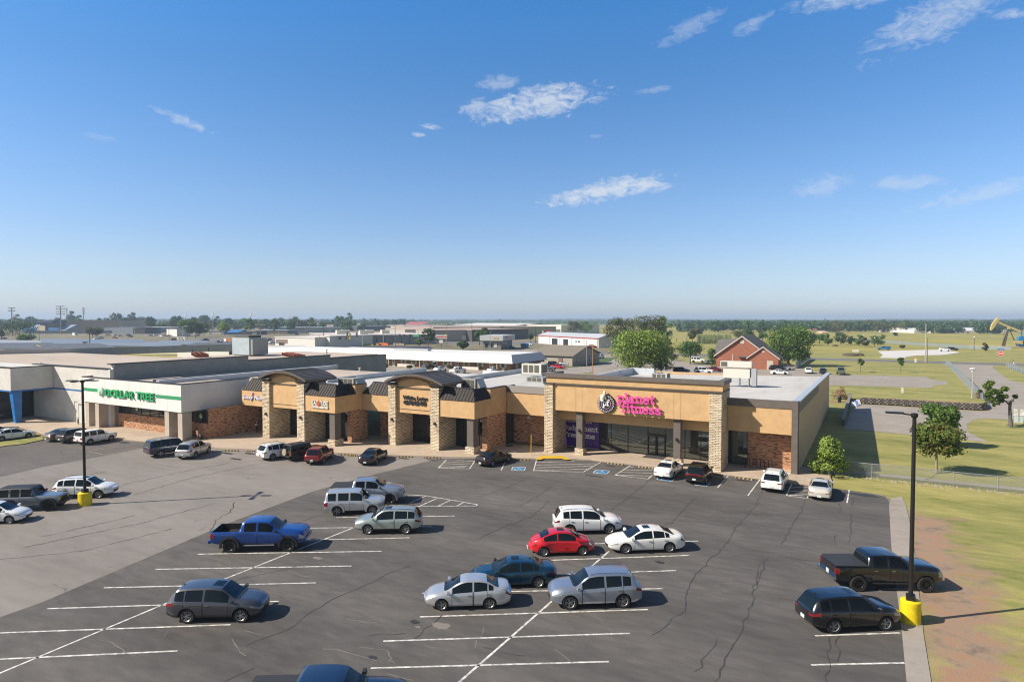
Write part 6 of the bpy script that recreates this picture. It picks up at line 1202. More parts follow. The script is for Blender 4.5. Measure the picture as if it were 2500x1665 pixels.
st_ = dict(pelvis=(0, 0, .95, .14), chest=(.0, 0, 1.36, .15), neck=(.02, 0, 1.52, .06), head0=(.03, 0, 1.6, .07), head1=(.04, 0, 1.73, .09), shL=(0, .2, 1.42, .07), elL=(.12, .26, 1.15, .045), haL=(.34, .14, 1.2, .04), shR=(0, -.2, 1.42, .07), elR=(.1, -.27, 1.15, .045), haR=(.34, -.12, 1.2, .04), hipL=(0, .1, .9, .10), knL=(.03, .11, .5, .07), anL=(0, .12, .08, .05), toL=(.16, .13, .03, .04), hipR=(0, -.1, .9, .10), knR=(.02, -.11, .5, .07), anR=(-.02, -.12, .08, .05), toR=(.14, -.13, .03, .04))
pr = person(P(628, 1057), R(-60), st_, mat('black cloth', (.012, .013, .018), .9), mat('black trousers', (.012, .012, .014), .9), skin_m, hair_m, 'person in dark clothes standing at the shaded brick wall, holding a white paper')
b = MB(); b.box(.36, .38, -.1, .1, 1.08, 1.3); tag(b.build('paper', white_paint, loc=pr.location), 'white paper held by the person at the brick wall', 'paper').rotation_euler = pr.rotation_euler
si_ = dict(pelvis=(0, 0, .2, .15), chest=(.16, 0, .58, .16), neck=(.26, 0, .74, .06), head0=(.3, 0, .80, .07), head1=(.36, 0, .92, .09), shL=(.16, .2, .62, .07), elL=(.35, .24, .4, .045), haL=(.5, .1, .45, .04), shR=(.16, -.2, .62, .07), elR=(.35, -.24, .4, .045), haR=(.5, -.1, .45, .04), hipL=(.02, .11, .2, .11), knL=(.4, .14, .42, .07), anL=(.5, .13, .06, .05), toL=(.66, .13, .03, .04), hipR=(.02, -.11, .2, .11), knR=(.42, -.14, .42, .07), anR=(.52, -.13, .06, .05), toR=(.68, -.13, .03, .04))
person(P(492, 1073), R(-80), si_, mat('black cloth', (.012, .013, .018)), mat('black trousers', (.012, .012, .014)), skin_m, hair_m, 'person in black sitting on the walk against the brick wall behind the silver suv')
wk = dict(st_); wk.update(chest=(.22, 0, 1.30, .16), neck=(.36, 0, 1.42, .06), head0=(.42, 0, 1.48, .07), head1=(.5, 0, 1.57, .09), shL=(.22, .2, 1.36, .07), elL=(.3, .25, 1.08, .045), haL=(.42, .2, .86, .04), shR=(.22, -.2, 1.36, .07), elR=(.34, -.25, 1.1, .045), haR=(.5, -.2, .92, .04), knL=(.2, .11, .52, .08), anL=(.1, .12, .08, .05), knR=(-.05, -.11, .5, .08), anR=(-.25, -.12, .1, .05))
person(P(2476, 890), R(150), wk, mat('olive grey shirt', (.14, .14, .12), .9), mat('pale trousers', (.55, .56, .58), .9), skin_m, hair_m, 'person stooping in grey top and pale trousers beside the drive')
# ---------------------------------------------------------------- posts and signs on the right
def pole(px, top, r, m, label, name='utility_pole', cat='utility pole', arm=None, g='utility poles', extra=None, r2=None):
    p = P(*px); H = hz(px[1], top); e = empty(name, p, label=label, cat=cat, group=g); b = MB(); b.tube([(0, 0, 0), (0, 0, H)], [r, (r2 or r * .7)], 7); b.build('pole', m, e, smooth=50)
    if arm:
        for (w_, dz) in arm: b = MB(); b.box(-w_, w_, -.07, .07, H - dz - .14, H - dz); b.build('crossarm', m, e)
    if extra: extra(e, H)
    return e
wood = mat('weathered pole', (.22, .18, .14), .9, var=.2, vscale=2); dwood = mat('dark pole', (.06, .045, .035), .9); pale = mat('pale steel pole', (.46, .46, .46), .5, .3); orangew = mat('orange brown pole', (.34, .19, .09), .9)
def cobra(e, H, a=35, L=2.6): b = MB(); c, s_ = math.cos(R(a)), math.sin(R(a)); b.tube([(0, 0, H), (c * L * .5, s_ * L * .5, H + .6), (c * L, s_ * L, H + .75)], .07, 5); b.build('arm', pale, e); b = MB(); b.box(-.35, .35, -.15, .15, -.06, .06); o_ = b.build('lamp_head', pale, e, loc=(c * L, s_ * L, H + .75)); o_.rotation_euler = (0, 0, R(a))
def globe(e, H): b = MB(); b.lathe([(0, -.3), (.22, -.22), (.32, 0), (.22, .24), (0, .34)], n=12); b.build('globe', mat('white globe', (.75, .75, .72), .4), e, loc=(0, 0, H + .2), smooth=60)
pole((2259, 884), 790, .17, pale, 'tall pale steel pole beyond the road, rear of the pair', arm=None); pole((2263, 887), 824, .2, wood, 'thick wooden pole stub in front of the pale steel pole')
for (x, y), t_, lab in (((2378, 857), 824, 'globe lamp near the pump jack'), ((2135, 846), 826, 'globe lamp beside the dark bushy tree'), ((2064, 835), 814, 'globe lamp left of the three shrubs'), ((2107, 836), 819, 'globe lamp between the shrubs')):
    pole((x, y), t_, .13, dwood, 'black post with white ' + lab, 'park_lamp', 'lamp post', g='globe lamps in the park', extra=globe)
def lantern(e, H): b = MB(); b.lathe([(0, .25), (.55, .1), (.55, .0), (.22, -.02), (.22, -.5), (0, -.52)], n=12); b.build('lantern', mat('pale lantern', (.62, .62, .6), .5), e, loc=(0, 0, H))
e = pole((2373, 980), 906, .12, pale, 'grey post with pale lantern standing on the retained lawn', 'park_lamp', 'lamp post', g='globe lamps in the park', extra=lantern); e.location.z = .4
def sgn2(e, H): part(e, 'sign_plate', white_paint, (-.62, -.1, -.04, .0, H - 1.1, H - .1)); part(e, 'sign_plate', white_paint, (.1, .62, -.04, .0, H - 1.1, H - .1)); part(e, 'sign_plate', mat('pale blue plate', (.42, .5, .5), .5), (-.55, .55, .02, .05, H - 2.2, H - 1.2))
pole((2487, 1029), 996, .05, galv, 'twin white parking sign on a thin post right of the broken pine', 'road_sign', 'sign', g='signs', extra=sgn2)
b = MB(); b.box(-.18, .18, -.18, .18, 0, 1.25); tag(b.build('marker_post', white_paint, loc=(5.6, 152.8, -.1)), 'white square marker post on the lawn below the parking lines', 'post')
p = P(2235, 884.5); e = empty('marker_post', p, label='white utility marker with orange cap at the road edge', cat='post'); part(e, 'post', white_paint, (-.3, .3, -.3, .3, 0, 1.3)); part(e, 'orange_cap', mat('orange cap', (.6, .18, .04), .6), (-.4, .4, -.3, .3, 1.301, 1.75))
p = P(2443, 884); e = empty('stop_sign', p, label='red octagonal STOP sign with blue street plate above', cat='stop sign', group='signs'); b = MB(); b.tube([(0, 0, 0), (0, 0, 4.6)], .07, 6); b.build('post', galv, e)
e.rotation_euler = (0, 0, YAW * 0 + R(-10)); b = MB(); b.xz([(.95 * math.cos(R(22.5 + 45 * k)), 3.0 + .95 * math.sin(R(22.5 + 45 * k))) for k in range(8)], -.1, -.07); b.build('sign_border', white_paint, e); b = MB(); b.xz([(.86 * math.cos(R(22.5 + 45 * k)), 3.0 + .86 * math.sin(R(22.5 + 45 * k))) for k in range(8)], -.12, -.101); b.build('sign_face', mat('stop red', (.5, .02, .02), .5), e)
fit_text('STOP', white_paint, e, -.62, .62, 2.72, .55, -.125, bold=.03, ext=.01); part(e, 'street_plate', mat('street plate blue', (.03, .13, .42), .5), (-1.0, 1.0, -.03, .03, 4.25, 4.7))
# ---------------------------------------------------------------- pump jack
cream = mat('cream yellow steel', (.62, .47, .22), .55, .1, var=.1); bl = mat('machine blue', (.02, .23, .50), .5, .1)
p = P(2474, 848); e = empty('pump_jack', p, label='cream and blue oil pump jack behind a low fence at right', cat='pump jack'); k = 1.0
part(e, 'skid', cream, (-9, 8, -1, 1, .3, .8)); b = MB(); b.tube([(-6.3, 1.1, .8), (-3.3, 0, 13.2)], .5, 6); b.tube([(-6.3, -1.1, .8), (-3.3, 0, 13.2)], .5, 6); b.build('samson_post', dwood, e); b = MB(); b.tube([(2.2, 0, .8), (-3.0, 0, 13.0)], .28, 6); b.build('back_leg', dwood, e)
b = MB(); A_, B_ = Vector((-11.2, 0, 17.2)), Vector((7.5, 0, 8.6)); d = (B_ - A_).normalized(); n = Vector((-d.z, 0, d.x)); n = n if n.z > 0 else -n
b.hexa([A_ - Vector((0, .35, 0)), B_ - Vector((0, .35, 0)), B_ + Vector((0, .35, 0)), A_ + Vector((0, .35, 0))], [A_ + n * 1.1 - Vector((0, .35, 0)), B_ + n * 1.4 - Vector((0, .35, 0)), B_ + n * 1.4 + Vector((0, .35, 0)), A_ + n * 1.1 + Vector((0, .35, 0))]); b.build('walking_beam', cream, e)
hd_ = [(-9.4, 20.6), (-10.6, 20.3), (-12.4, 18.3), (-13.9, 15.6), (-14.7, 12.9), (-14.6, 11.7), (-14.0, 11.7), (-12.6, 13.4), (-11.0, 16.4), (-9.3, 19.6)]; b = MB(); b.xz(hd_, -.55, .55); b.build('horse_head', cream, e)
b = MB(); b.lathe([(0, -.5), (.8, -.5), (.8, .5), (0, .5)], (-3.2, 0, 13.1), 12, 'y'); b.build('saddle_bearing', cream, e); part(e, 'gearbox', bl, (2.6, 6.2, -1.2, 1.2, .81, 7.5)); b = MB(); b.lathe([(0, -.3), (2.0, -.3), (2.0, .3), (0, .3)], (4.2, -1.6, 6.0), 16, 'y'); b.build('crank_wheel', bl, e); b = MB(); b.tube([(5.0, -.6, 6.5), (4.0, -.6, 10.5), (4.4, -.2, 11.3)], .4, 6); b.build('pitman_arm', bl, e)
b = MB(); b.hexa([(-.5, -2.1, 3.2), (4.6, -2.1, 2.0), (4.6, -1.6, 2.0), (-.5, -1.6, 3.2)], [(-.2, -2.1, 4.6), (4.6, -2.1, 4.6), (4.6, -1.6, 4.6), (-.2, -1.6, 4.6)]); b.build('counterweight', cream, e); b = MB()
b.tube([(-7.4, 0, .8), (-5.6, 0, 12.5)], .06, 4); b.tube([(-6.8, 0, .8), (-5.0, 0, 12.5)], .06, 4)
for q in range(14): t_ = q / 14; b.tube([(-7.4 + 1.8 * t_, .01, .8 + 11.7 * t_), (-6.8 + 1.8 * t_, .01, .8 + 11.7 * t_)], .04, 4)
b.build('ladder', dwood, e); part(e, 'concrete_pad', conc_grey, (-10, 9, -2.5, 2.5, -.1, .29)); e.scale = (.78, .78, .78); e.rotation_euler = (0, 0, R(20))
# ---------------------------------------------------------------- poles in the town
for x, yb, yt, m, lab, arm in [(637, 869, 791, wood, 'wooden pole with crossarm behind the big air handler', [(3.2, .2)]), (790, 846, 791, dwood, 'dark pole with crossarm at the white supply building', [(3.5, .2), (1.5, 6)]), (965, 845, 794, wood, 'pole with crossarm before the long grey wall', [(2.8, .2)]), (1052, 845, 789, wood, 'pole in front of the dark tree by the pictureless sign', [(2.5, .3), (2.5, 1.8)]),
                              (1091, 842, 791, wood, 'pole right of the red and white sign', [(2.6, .2)]), (1152, 837, 787, wood, 'pole before the long tan warehouse', [(1.2, .2)]), (1287, 825, 786, pale, 'tall pole right of the far white hall', [(2.8, .1), (2.2, 1.5)]), (1307, 836, 799, dwood, 'dark pole before the red octagon sign', [(1.8, .4)]),
                              (1432, 894, 830, galv, 'slim grey pole at the green lawn', None), (1447, 914, 841, orangew, 'orange brown wooden pole behind the gym parapet', [(.8, .2)]), (1520, 852, 797, pale, 'pale pole behind the big pale tree', [(1.2, .1)]), (1633, 844, 796, pale, 'first of the two pale poles right of the big tree', None), (1638, 846, 805, wood, 'second of the two pale poles right of the big tree', [(1.5, .2)]), (1677, 842, 806, wood, 'pole above the small round tree', [(1.6, .2)]),
                              (96, 842, 803, wood, 'wooden pole over the grey roofs at far left', [(.9, .2)]), (220, 866, 811, dwood, 'dark lamp pole over the grey roofs', [(1.4, .2)]), (413, 838, 797, wood, 'wooden pole left of the letter board', [(1.8, .1)]), (603, 845, 831, dwood, 'short pole with yellow light in the busy lot', None), (780, 850, 818, galv, 'short grey pole at the white wall', [(1, .2)]), (810, 845, 818, galv, 'signal pole at the corner of the white wall', [(6, .3)]), (885, 846, 811, pale, 'pale pole at the grey store front', None), (936, 846, 805, pale, 'second pale pole at the grey store front', None), (957, 840, 815, dwood, 'dark post at the orange goods', None), (1021, 842, 806, pale, 'pale pole right of the green road plate', None), (1197, 857, 808, galv, 'slim pole before the tyre shop', None)]:
    pole((x, yb), yt, .2 if m in (wood, dwood, pale) else .12, m, lab, arm=arm)
def stadium(e, H, rows=4, w_=7, nm='lamp_rack'):
    m2 = mat('mast grey', (.20, .21, .22), .6)
    for r_ in range(rows):
        b = MB(); b.box(-w_ / 2, w_ / 2, -.15, .15, H - r_ * 2.6 - .3, H - r_ * 2.6)
        for q in range(7): b.box(-w_ / 2 + q * w_ / 6 - .32, -w_ / 2 + q * w_ / 6 + .32, -.5, .3, H - r_ * 2.6 - .95, H - r_ * 2.6 - .3)
        b.build('lamp_rack', m2, e)
for x, yb, yt, rows, w_ in [(30, 818, 751, 2, 12), (149, 816, 747, 4, 15), (164, 808, 752, 2, 5), (205, 807, 751, 4, 7)]: pole((x, yb), yt, .6, mat('mast grey', (.20, .21, .22), .6), 'tall stadium light mast with %s' % {30: 'a single wide rack at far left', 149: 'four wide racks, the widest of all', 164: 'a small rack right of the widest', 205: 'four narrow racks before the tan hall'}[x], 'stadium_light', 'light mast', g='stadium light masts', extra=lambda e, H, rows=rows, w_=w_: stadium(e, H, rows, w_))
for x, yb, yt, lab in [(453, 810, 767, 'over the big twin tree'), (519, 815, 765, 'left of the yellow green tree'), (612, 812, 765, 'above the dense tree'), (706, 805, 767, 'above the last street tree')]: pole((x, yb), yt, .4, mat('mast grey'), 'thin distant field light mast ' + lab, 'stadium_light', 'light mast', g='thin field light masts', extra=lambda e, H: part(e, 'lamp_rack', pale, (-1.6, 1.6, -.3, .3, H - 3.0, H)))
for x, yb, yt, a, lab in [(38, 826, 800, 20, 'right of the big dark tree'), (300, 825, 799, 160, 'before the tan hall, left one'), (323, 815, 800, 160, 'before the dark hall'), (329, 817, 802, 160, 'before the dark hall, right one'), (446, 826, 798, 20, 'in front of the twin tree'), (522, 819, 796, 160, 'beside the tall thin mast'), (605, 816, 794, 20, 'left of the dense tree'), (681, 817, 795, 160, 'between the last two street trees'), (848, 808, 791, 20, 'by the dark blue shed'), (920, 806, 793, 160, 'in the far lot')]:
    pole((x, yb), yt, .2, pale, 'grey curved street light ' + lab, 'street_light', 'street light', g='curved street lights', extra=lambda e, H, a=a: cobra(e, H, a, 4.5))
# wires
wm = mat('power line', (.05, .05, .05), .6)
def wire(a, b_, sag=1.2):
    pts = [a.lerp(b_, t_ / 8) - Vector((0, 0, sag * 4 * (t_ / 8) * (1 - t_ / 8))) for t_ in range(9)]; b = MB(); b.tube(pts, .035, 3); o_ = b.build('power_line', wm); return tag(o_, WL.pop(0), 'power line', 'power lines')
WL = ['power line spanning the gap behind the big pale tree', 'power line over the reeds right of the big tree', 'power line left of the dark street pole', 'power line over the grey store front', 'power line above the long tan warehouse', 'power line crossing above the metal garage']
def top(px, yt): p = P(*px); p.z = hz(px[1], yt); return p
wire(top((1520, 852), 798), top((1638, 846), 806)); wire(top((1638, 846), 806), top((1677, 842), 807)); wire(top((637, 869), 792), top((790, 846), 792), .6); wire(top((790, 846), 792), top((965, 845), 795), 1.5); wire(top((1091, 842), 792), top((1152, 837), 789)); wire(top((1307, 836), 799), top((1520, 852), 799), 1.5)
# signs in town
p = P(442, 836); e = empty('letter_board', p, rz=R(15), label='white board on posts reading SPUR CENTER', cat='sign', group='signs'); w_ = 6.4; H = hz(836, 822); b0 = hz(836, 832.5); part(e, 'board', white_paint, (-w_ / 2, w_ / 2, -.1, .1, b0, H)); 
for x in (-2.6, 2.6): part(e, 'post', galv, (x - .12, x + .12, -.08, .08, 0, b0 - .01))
dkt = mat('black letters', (.02, .02, .02), .6); fit_text('SPUR', dkt, e, -1.9, 1.9, (b0 + H) / 2 + .12, (H - b0) * .36, -.12); fit_text('CENTER', dkt, e, -2.6, 2.6, b0 + .2, (H - b0) * .36, -.12)
p = P(1078, 838); e = empty('pylon_sign', p, rz=R(15), label='white roadside sign with yellow and red lines', cat='sign', group='signs'); H = hz(838, 817); b0 = hz(838, 827); part(e, 'board', white_paint, (-3.9, 3.9, -.2, .2, b0, H)); part(e, 'post', galv, (-3.2, -2.9, -.1, .1, 0, b0 - .01)); part(e, 'post', galv, (2.9, 3.2, -.1, .1, 0, b0 - .01)); part(e, 'marking', mat('sign yellow brown', (.3, .2, .05)), (-2.6, 2.6, -.23, -.205, b0 + 1.9, b0 + 2.3)); part(e, 'marking', mat('sign red', (.5, .05, .04), .5), (-3.4, 3.4, -.23, -.205, b0 + .7, b0 + 1.4))
p = P(1077, 852); e = empty('small_sign', p, rz=R(15), label='small white sign on a dark post behind the motel roof', cat='sign', group='signs'); part(e, 'board', white_paint, (-1.0, 1.0, -.06, .06, 3.0, 4.6)); part(e, 'post', dwood, (-.15, .15, -.05, .05, 0, 2.99))
p = P(1336, 822); e = empty('pylon_sign', p, rz=R(15), label='bright red rounded sign beyond the metal garage', cat='sign', group='signs'); H = hz(822, 808); b0 = hz(822, 815); b = MB(); b.lathe([(2.2, -.2), (2.2, .2), (0, .2)], (0, 0, (H + b0) / 2), 12, 'y'); b.build('sign_face', mat('signal red', (.62, .015, .02), .4), e); part(e, 'panel', white_paint, (-4.6, -3.3, -.2, .2, b0, H)); part(e, 'post', galv, (-.2, .2, -.1, .1, 0, b0))
p = P(806, 812); e = empty('pylon_sign', p, rz=R(15), label='white and red high sign beside the dark crossarm pole', cat='sign', group='signs'); H = hz(812, 793); b0 = hz(812, 797.5); part(e, 'board', white_paint, (-4, 4, -.2, .2, b0, H)); part(e, 'marking', mat('sign red', (.5, .05, .04)), (-2.8, 2.8, -.23, -.205, b0 + .8, b0 + 1.6)); part(e, 'post', galv, (-.2, .2, -.1, .1, 0, b0))
b = MB(); b.box(-2.2, 2.2, -.1, .1, 0, 1.0); p = P(1016, 842); tag(b.build('road_plate', mat('road plate green', (.02, .28, .16), .5), loc=(p.x, p.y, hz(842, 822))), 'green street name plate hanging beside the pale pole', 'sign', 'signs')
# traffic lights hung at the corner
for x, y0, y1, c, lab in [(855, 815, 828, (.45, .30, .02), 'yellow traffic signal, front of the cluster'), (848, 810, 820, (.05, .09, .07), 'dark traffic signal left of the yellow one'), (831, 821, 829, (.06, .05, .05), 'small traffic signal left'), (844, 821, 829, (.06, .05, .05), 'small traffic signal second from left'), (871, 812, 824, (.04, .06, .09), 'dark traffic signal under the orange one'), (976, 816, 820, (.02, .02, .02), 'dark signal over the orange goods'), (986, 816, 820, (.02, .02, .02), 'dark signal right over the stacked goods'), (1001, 816, 824, (.02, .02, .02), 'dark signal near the green road plate')]:
    p = P(x, 846); z0, z1 = hz(846, y1), hz(846, y0); b = MB(); b.box(-.45, .45, -.3, .3, 0, z1 - z0); tag(b.build('traffic_signal', mat('signal %.2f' % (c[0] + c[2]), c, .5), loc=(p.x, p.y, z0)), lab, 'traffic signal', 'traffic signals')
p = P(866, 846); b = MB(); b.tube([(-11, 0, 0), (0, 0, .3), (14, 0, 0)], .09, 5); tag(b.build('signal_wire', wm, loc=(p.x, p.y, hz(846, 809))), 'span wire carrying the traffic signals', 'wire')
for x, y, w_, h, c, lab in [(938, 843, 7, 1.5, (.62, .14, .02), 'row of orange goods before the grey store'), (923, 843, 2.2, 1.3, (.28, .18, .10), 'brown crate left of the orange goods'), (902, 843, 6, .7, (.40, .55, .03), 'lime green mat of goods before the grey store'), (975, 843, 8, 1.3, (.30, .24, .18), 'stack of tan pallets before the grey store')]:
    e = empty('goods_stack', P(x, y), label=lab, cat='goods')
    for q in range(4): part(e, 'item', mat('goods %.2f' % sum(c), c, .6), (-w_ / 2 + q * w_ / 4, -w_ / 2 + (q + .92) * w_ / 4, -.6, .6, 0, h * (1, .85, .95, .8)[q]))
b = MB(); b.hexa([(-1.7, -1.3, 0), (1.7, -1.3, 0), (1.7, 1.3, 0), (-1.7, 1.3, 0)], [(-1.9, -1.3, 2.0), (1.9, -1.3, 2.2), (1.9, 1.3, 2.2), (-1.9, 1.3, 2.0)]); tag(b.build('waste_skip', mat('blue skip', (.02, .16, .42), .5), loc=P(1281, 848)), 'bright blue waste skip right of the tyre shop', 'skip')
b = MB(); b.tube([(0, 0, 0), (0, 0, 3.4)], .9, 10); tag(b.build('inflatable', mat('red tube', (.6, .03, .02), .5), loc=P(1124, 831)), 'red upright tube beside the dark blue off-roader', 'tube')
p = P(2087, 842); e = empty('young_tree_stakes', p, label='staked bare sapling over the dark mulch mound', cat='sapling'); b = MB()
for x, y_ in ((-1.8, 0), (1.8, 0), (0, 1.5)): b.tube([(x, y_, 0), (x, y_, 4)], .06, 4)
b.build('stake', wood, e); 
for x, y, w_, lab in [(2076, 867.5, 3.2, 'dark mulch mound left of the rock'), (2099, 867.5, 1.7, 'reddish rock on the roadside lawn'), (2038, 845, 1.6, 'dark boulder on the park path')]:
    b = MB(); b.lathe([(w_, 0), (w_ * .9, .5), (w_ * .5, .85), (0, 1.0)], n=10); tag(b.build('boulder', mat('dark rock', (.10, .07, .055), .9, var=.3), loc=P(x, y)), lab, 'rock')
b = MB(); b.box(-1.4, 1.4, -.3, .3, 0, .9); tag(b.build('bench', mat('pale bench', (.5, .5, .48), .7), loc=P(2089, 859)), 'pale slab marker on the roadside lawn', 'marker')
# ---------------------------------------------------------------- motel
whiteroof = mat('white metal roofing', (.74, .72, .68), .5, var=.04); shade_wall = mat('shaded brick', (.17, .105, .08), .9)
B = Bld('motel', (-140, 161, 0), label='long single storey brick motel with white sloping metal roof', cat='motel'); e = B.e
Y, XL, XR = 161.2, -193, -91.5
part(e, 'wall', redb := wallmat('brown brick', (.34, .20, .13), (.22, .12, .08), (.36, .28, .22), .5, .18, .012, dark=((.12, .07, .06), .55)), (XL, XR, Y, Y + .3, -.15, 2.6)); part(e, 'wall', redb, (XR - .3, XR, Y + .301, 181, -.15, 2.6))
b = MB(); n = 150; xa, xb_ = XL - 1.2, XR + .6
pr_ = [(Y - 1.9, 2.3), (Y - .3, 4.75), (Y - .1, 4.75), (Y - .1, 2.5)]; b.yz(pr_, xa, xb_); b.build('mansard_roof', whiteroof, e)
b = MB(); 
for k in range(n): x = xa + (xb_ - xa) * k / n; b.hexa([(x, Y - 1.93, 2.33), (x + .14, Y - 1.93, 2.33), (x + .14, Y - 1.86, 2.33), (x, Y - 1.86, 2.33)], [(x, Y - .4, 4.7), (x + .14, Y - .4, 4.7), (x + .14, Y - .33, 4.74), (x, Y - .33, 4.74)])
b.build('roof_seam', mat('roof rib shade', (.50, .485, .46), .6), e, kind='stuff')
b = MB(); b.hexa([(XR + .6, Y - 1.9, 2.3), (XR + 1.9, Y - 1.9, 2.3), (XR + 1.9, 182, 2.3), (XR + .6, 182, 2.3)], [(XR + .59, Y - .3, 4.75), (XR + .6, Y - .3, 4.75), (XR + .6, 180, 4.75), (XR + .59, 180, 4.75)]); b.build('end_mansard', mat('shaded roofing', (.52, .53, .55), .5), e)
part(e, 'roof', whiteroof, (-170, XR + .5, Y - .09, 180, 4.4, 4.65), (XL, -170.01, Y - .09, 176, 4.4, 4.65)); part(e, 'roof_vent', mat('unit curb', (.36, .38, .40)), (-141, -127, 169, 171, 4.66, 5.3))
def onY(x, b_):   # photo column -> x on the plane y=b_
    cx = (x - 1250) / FPX; return b_ * (cx * math.cos(YAW) - math.cos(PIT) * math.sin(YAW)) / (cx * math.sin(YAW) + math.cos(PIT) * math.cos(YAW))
for x in (961, 1037, 1116, 1199): X_ = onY(x, Y); d_ = part(e, 'door', white_paint, (X_ - .55, X_ + .55, Y - .06, Y - .005, -.1, 2.1)); part(d_, 'pane', window_m, (X_ - .25, X_ + .25, Y - .08, Y - .061, 1.1, 1.8))
for x in (912, 938, 985, 1010, 1061, 1088, 1139, 1172, 1228):
    X_ = onY(x, Y); w0 = part(e, 'window', white_paint, (X_ - .62, X_ + .62, Y - .05, Y - .004, .95, 2.15)); part(w0, 'pane', window_m, (X_ - .5, X_ + .5, Y - .07, Y - .051, 1.05, 2.05))
    part(e, 'shutter', white_paint, (X_ - 1.1, X_ - .68, Y - .06, Y - .005, .9, 2.2), (X_ + .68, X_ + 1.1, Y - .06, Y - .005, .9, 2.2))
    if x in (1010, 1061, 1088, 1228): part(e, 'door', white_paint, (X_ - .5, X_ + .5, Y - .055, Y - .006, -.1, .9))
for x0, x1 in ((970, 1006), (1128, 1168)): part(e, 'railing', mat('white picket', (.62, .56, .50), .7), (onY(x0, Y - 2), onY(x1, Y - 2), Y - 2.05, Y - 2, 0, .95))
for x in (948, 1024, 1101, 1213): X_ = onY(x, Y - 1.6); part(e, 'roof_post', white_paint, (X_ - .07, X_ + .07, Y - 1.65, Y - 1.5, 0, 2.35))
for yy in (164.5, 168.3): part(e, 'side_window', mat('shutter shade', (.5, .5, .5)), (XR, XR + .05, yy, yy + 1.6, .6, 2.1))
B.fix()
for k, x in enumerate((942, 1000, 1102, 1120, 1162, 1178)):
    p = P(x, 897 + (x - 900) * .02); b = MB(); rr2 = random.Random(k)
    for q in range(60): a, r_ = rr2.uniform(0, 6.28), rr2.uniform(0, .9); z_ = rr2.uniform(.1, .9); s1 = .16; b.add([(r_ * math.cos(a) - s1, r_ * math.sin(a), z_ - s1), (r_ * math.cos(a) + s1, r_ * math.sin(a) + s1, z_ - s1), (r_ * math.cos(a) + s1, r_ * math.sin(a), z_ + s1), (r_ * math.cos(a) - s1, r_ * math.sin(a) - s1, z_ + s1)], [(0, 1, 2, 3)])
    tag(b.build('shrub', mat('dusty shrub leaves', (.12, .12, .05), .9, var=.3), loc=p, fix=False), 'low dusty shrub at the motel wall, number of doors from the left %s' % ('one', 'two', 'three', 'four', 'five', 'six')[k], 'shrub', 'shrubs along the motel')
# ---------------------------------------------------------------- generic buildings placed by their front foot line
def frame_of(pL, pR):
    a, c = P(*pL), P(*pR); d = (c - a); return a, math.atan2(d.y, d.x), d.length
def block(label, pL, pR, ytop, depth, wall, roof, name='building', cat='building', openings=(), over=.3, rt=.4, gable=0, ref='R', base=0, trim=None, ang=None):
    a, ang_, L = frame_of(pL, pR); ang_ = ang if ang is not None else ang_; H = hz((pR if ref == 'R' else pL)[1], ytop); e = empty(name, a, rz=ang_, label=label, cat=cat)
    H0 = H - (gable or 0)
    part(e, 'wall', wall, (0, L, 0, depth, -.3, H0))
    if gable:   # ridge along the length
        b = MB(); b.yz([(-over, H0), (depth / 2, H), (depth + over, H0), (depth + over, H0 + .15), (depth / 2, H + .18), (-over, H0 + .15)], -over, L + over); b.build('roof', roof, e)
        b = MB(); b.yz([(0, H0 + .001), (depth, H0 + .001), (depth / 2, H - .05)], .02, L - .02); b.build('gable_wall', wall, e)
    else: part(e, 'roof', roof, (-over, L + over, -over, depth + over, H0 + .001, H0 + rt))
    if trim: part(e, 'trim', trim, (-over - .05, L + over + .05, -over - .08, -over - .01, H0 - .3, H0 + .1))
    for nm, m, x0, x1, z0, z1 in openings: part(e, nm, m, (L * x0, L * x1, -.12, -.01, H0 * z0, H0 * z1))
    return e, L, H0, depth
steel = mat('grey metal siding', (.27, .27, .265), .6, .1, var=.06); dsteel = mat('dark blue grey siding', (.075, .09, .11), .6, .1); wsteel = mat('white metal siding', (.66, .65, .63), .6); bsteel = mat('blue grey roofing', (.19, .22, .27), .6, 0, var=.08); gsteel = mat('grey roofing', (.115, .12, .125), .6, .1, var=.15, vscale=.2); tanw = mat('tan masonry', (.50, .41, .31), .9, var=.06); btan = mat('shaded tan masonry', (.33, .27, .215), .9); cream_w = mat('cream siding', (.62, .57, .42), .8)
dark_o = mat('dark opening', (.02, .022, .025), .4); whitedoor = mat('white roller door', (.66, .65, .62), .6)
R_ = lambda *a: a
# tyre shop
e, L, H0, dp = block('grey corner tyre shop with pale fascia band', (1179, 853), (1223, 853.5), 832, 24, mat('shop grey wall', (.19, .195, .20), .8), mat('pale band', (.46, .47, .49), .6), 'tyre_shop', 'shop', [('window', window_m, .12, .26, .25, .7), ('window', window_m, .42, .52, .25, .7), ('window', white_paint, .62, .78, .25, .7)], over=1.2, rt=2.0)
part(e, 'fascia', mat('pale band', (.46, .47, .49)), (-1.3, L + 1.3, -1.3, 25, H0 + .01, H0 + 2.6)); part(e, 'sign', mat('badge gold', (.55, .38, .12), .5), (L * .62, L * .9, -1.42, -1.31, H0 + .9, H0 + 1.8)); part(e, 'side_sign', mat('sign red', (.5, .05, .04)), (L + 1.32, L + 1.42, 4, 11, H0 + .9, H0 + 1.7)); part(e, 'bay_opening', dark_o, (L + .005, L + .06, 2, 6.4, .1, 3.6), (L + .005, L + .06, 7.2, 12.5, .1, 3.6))
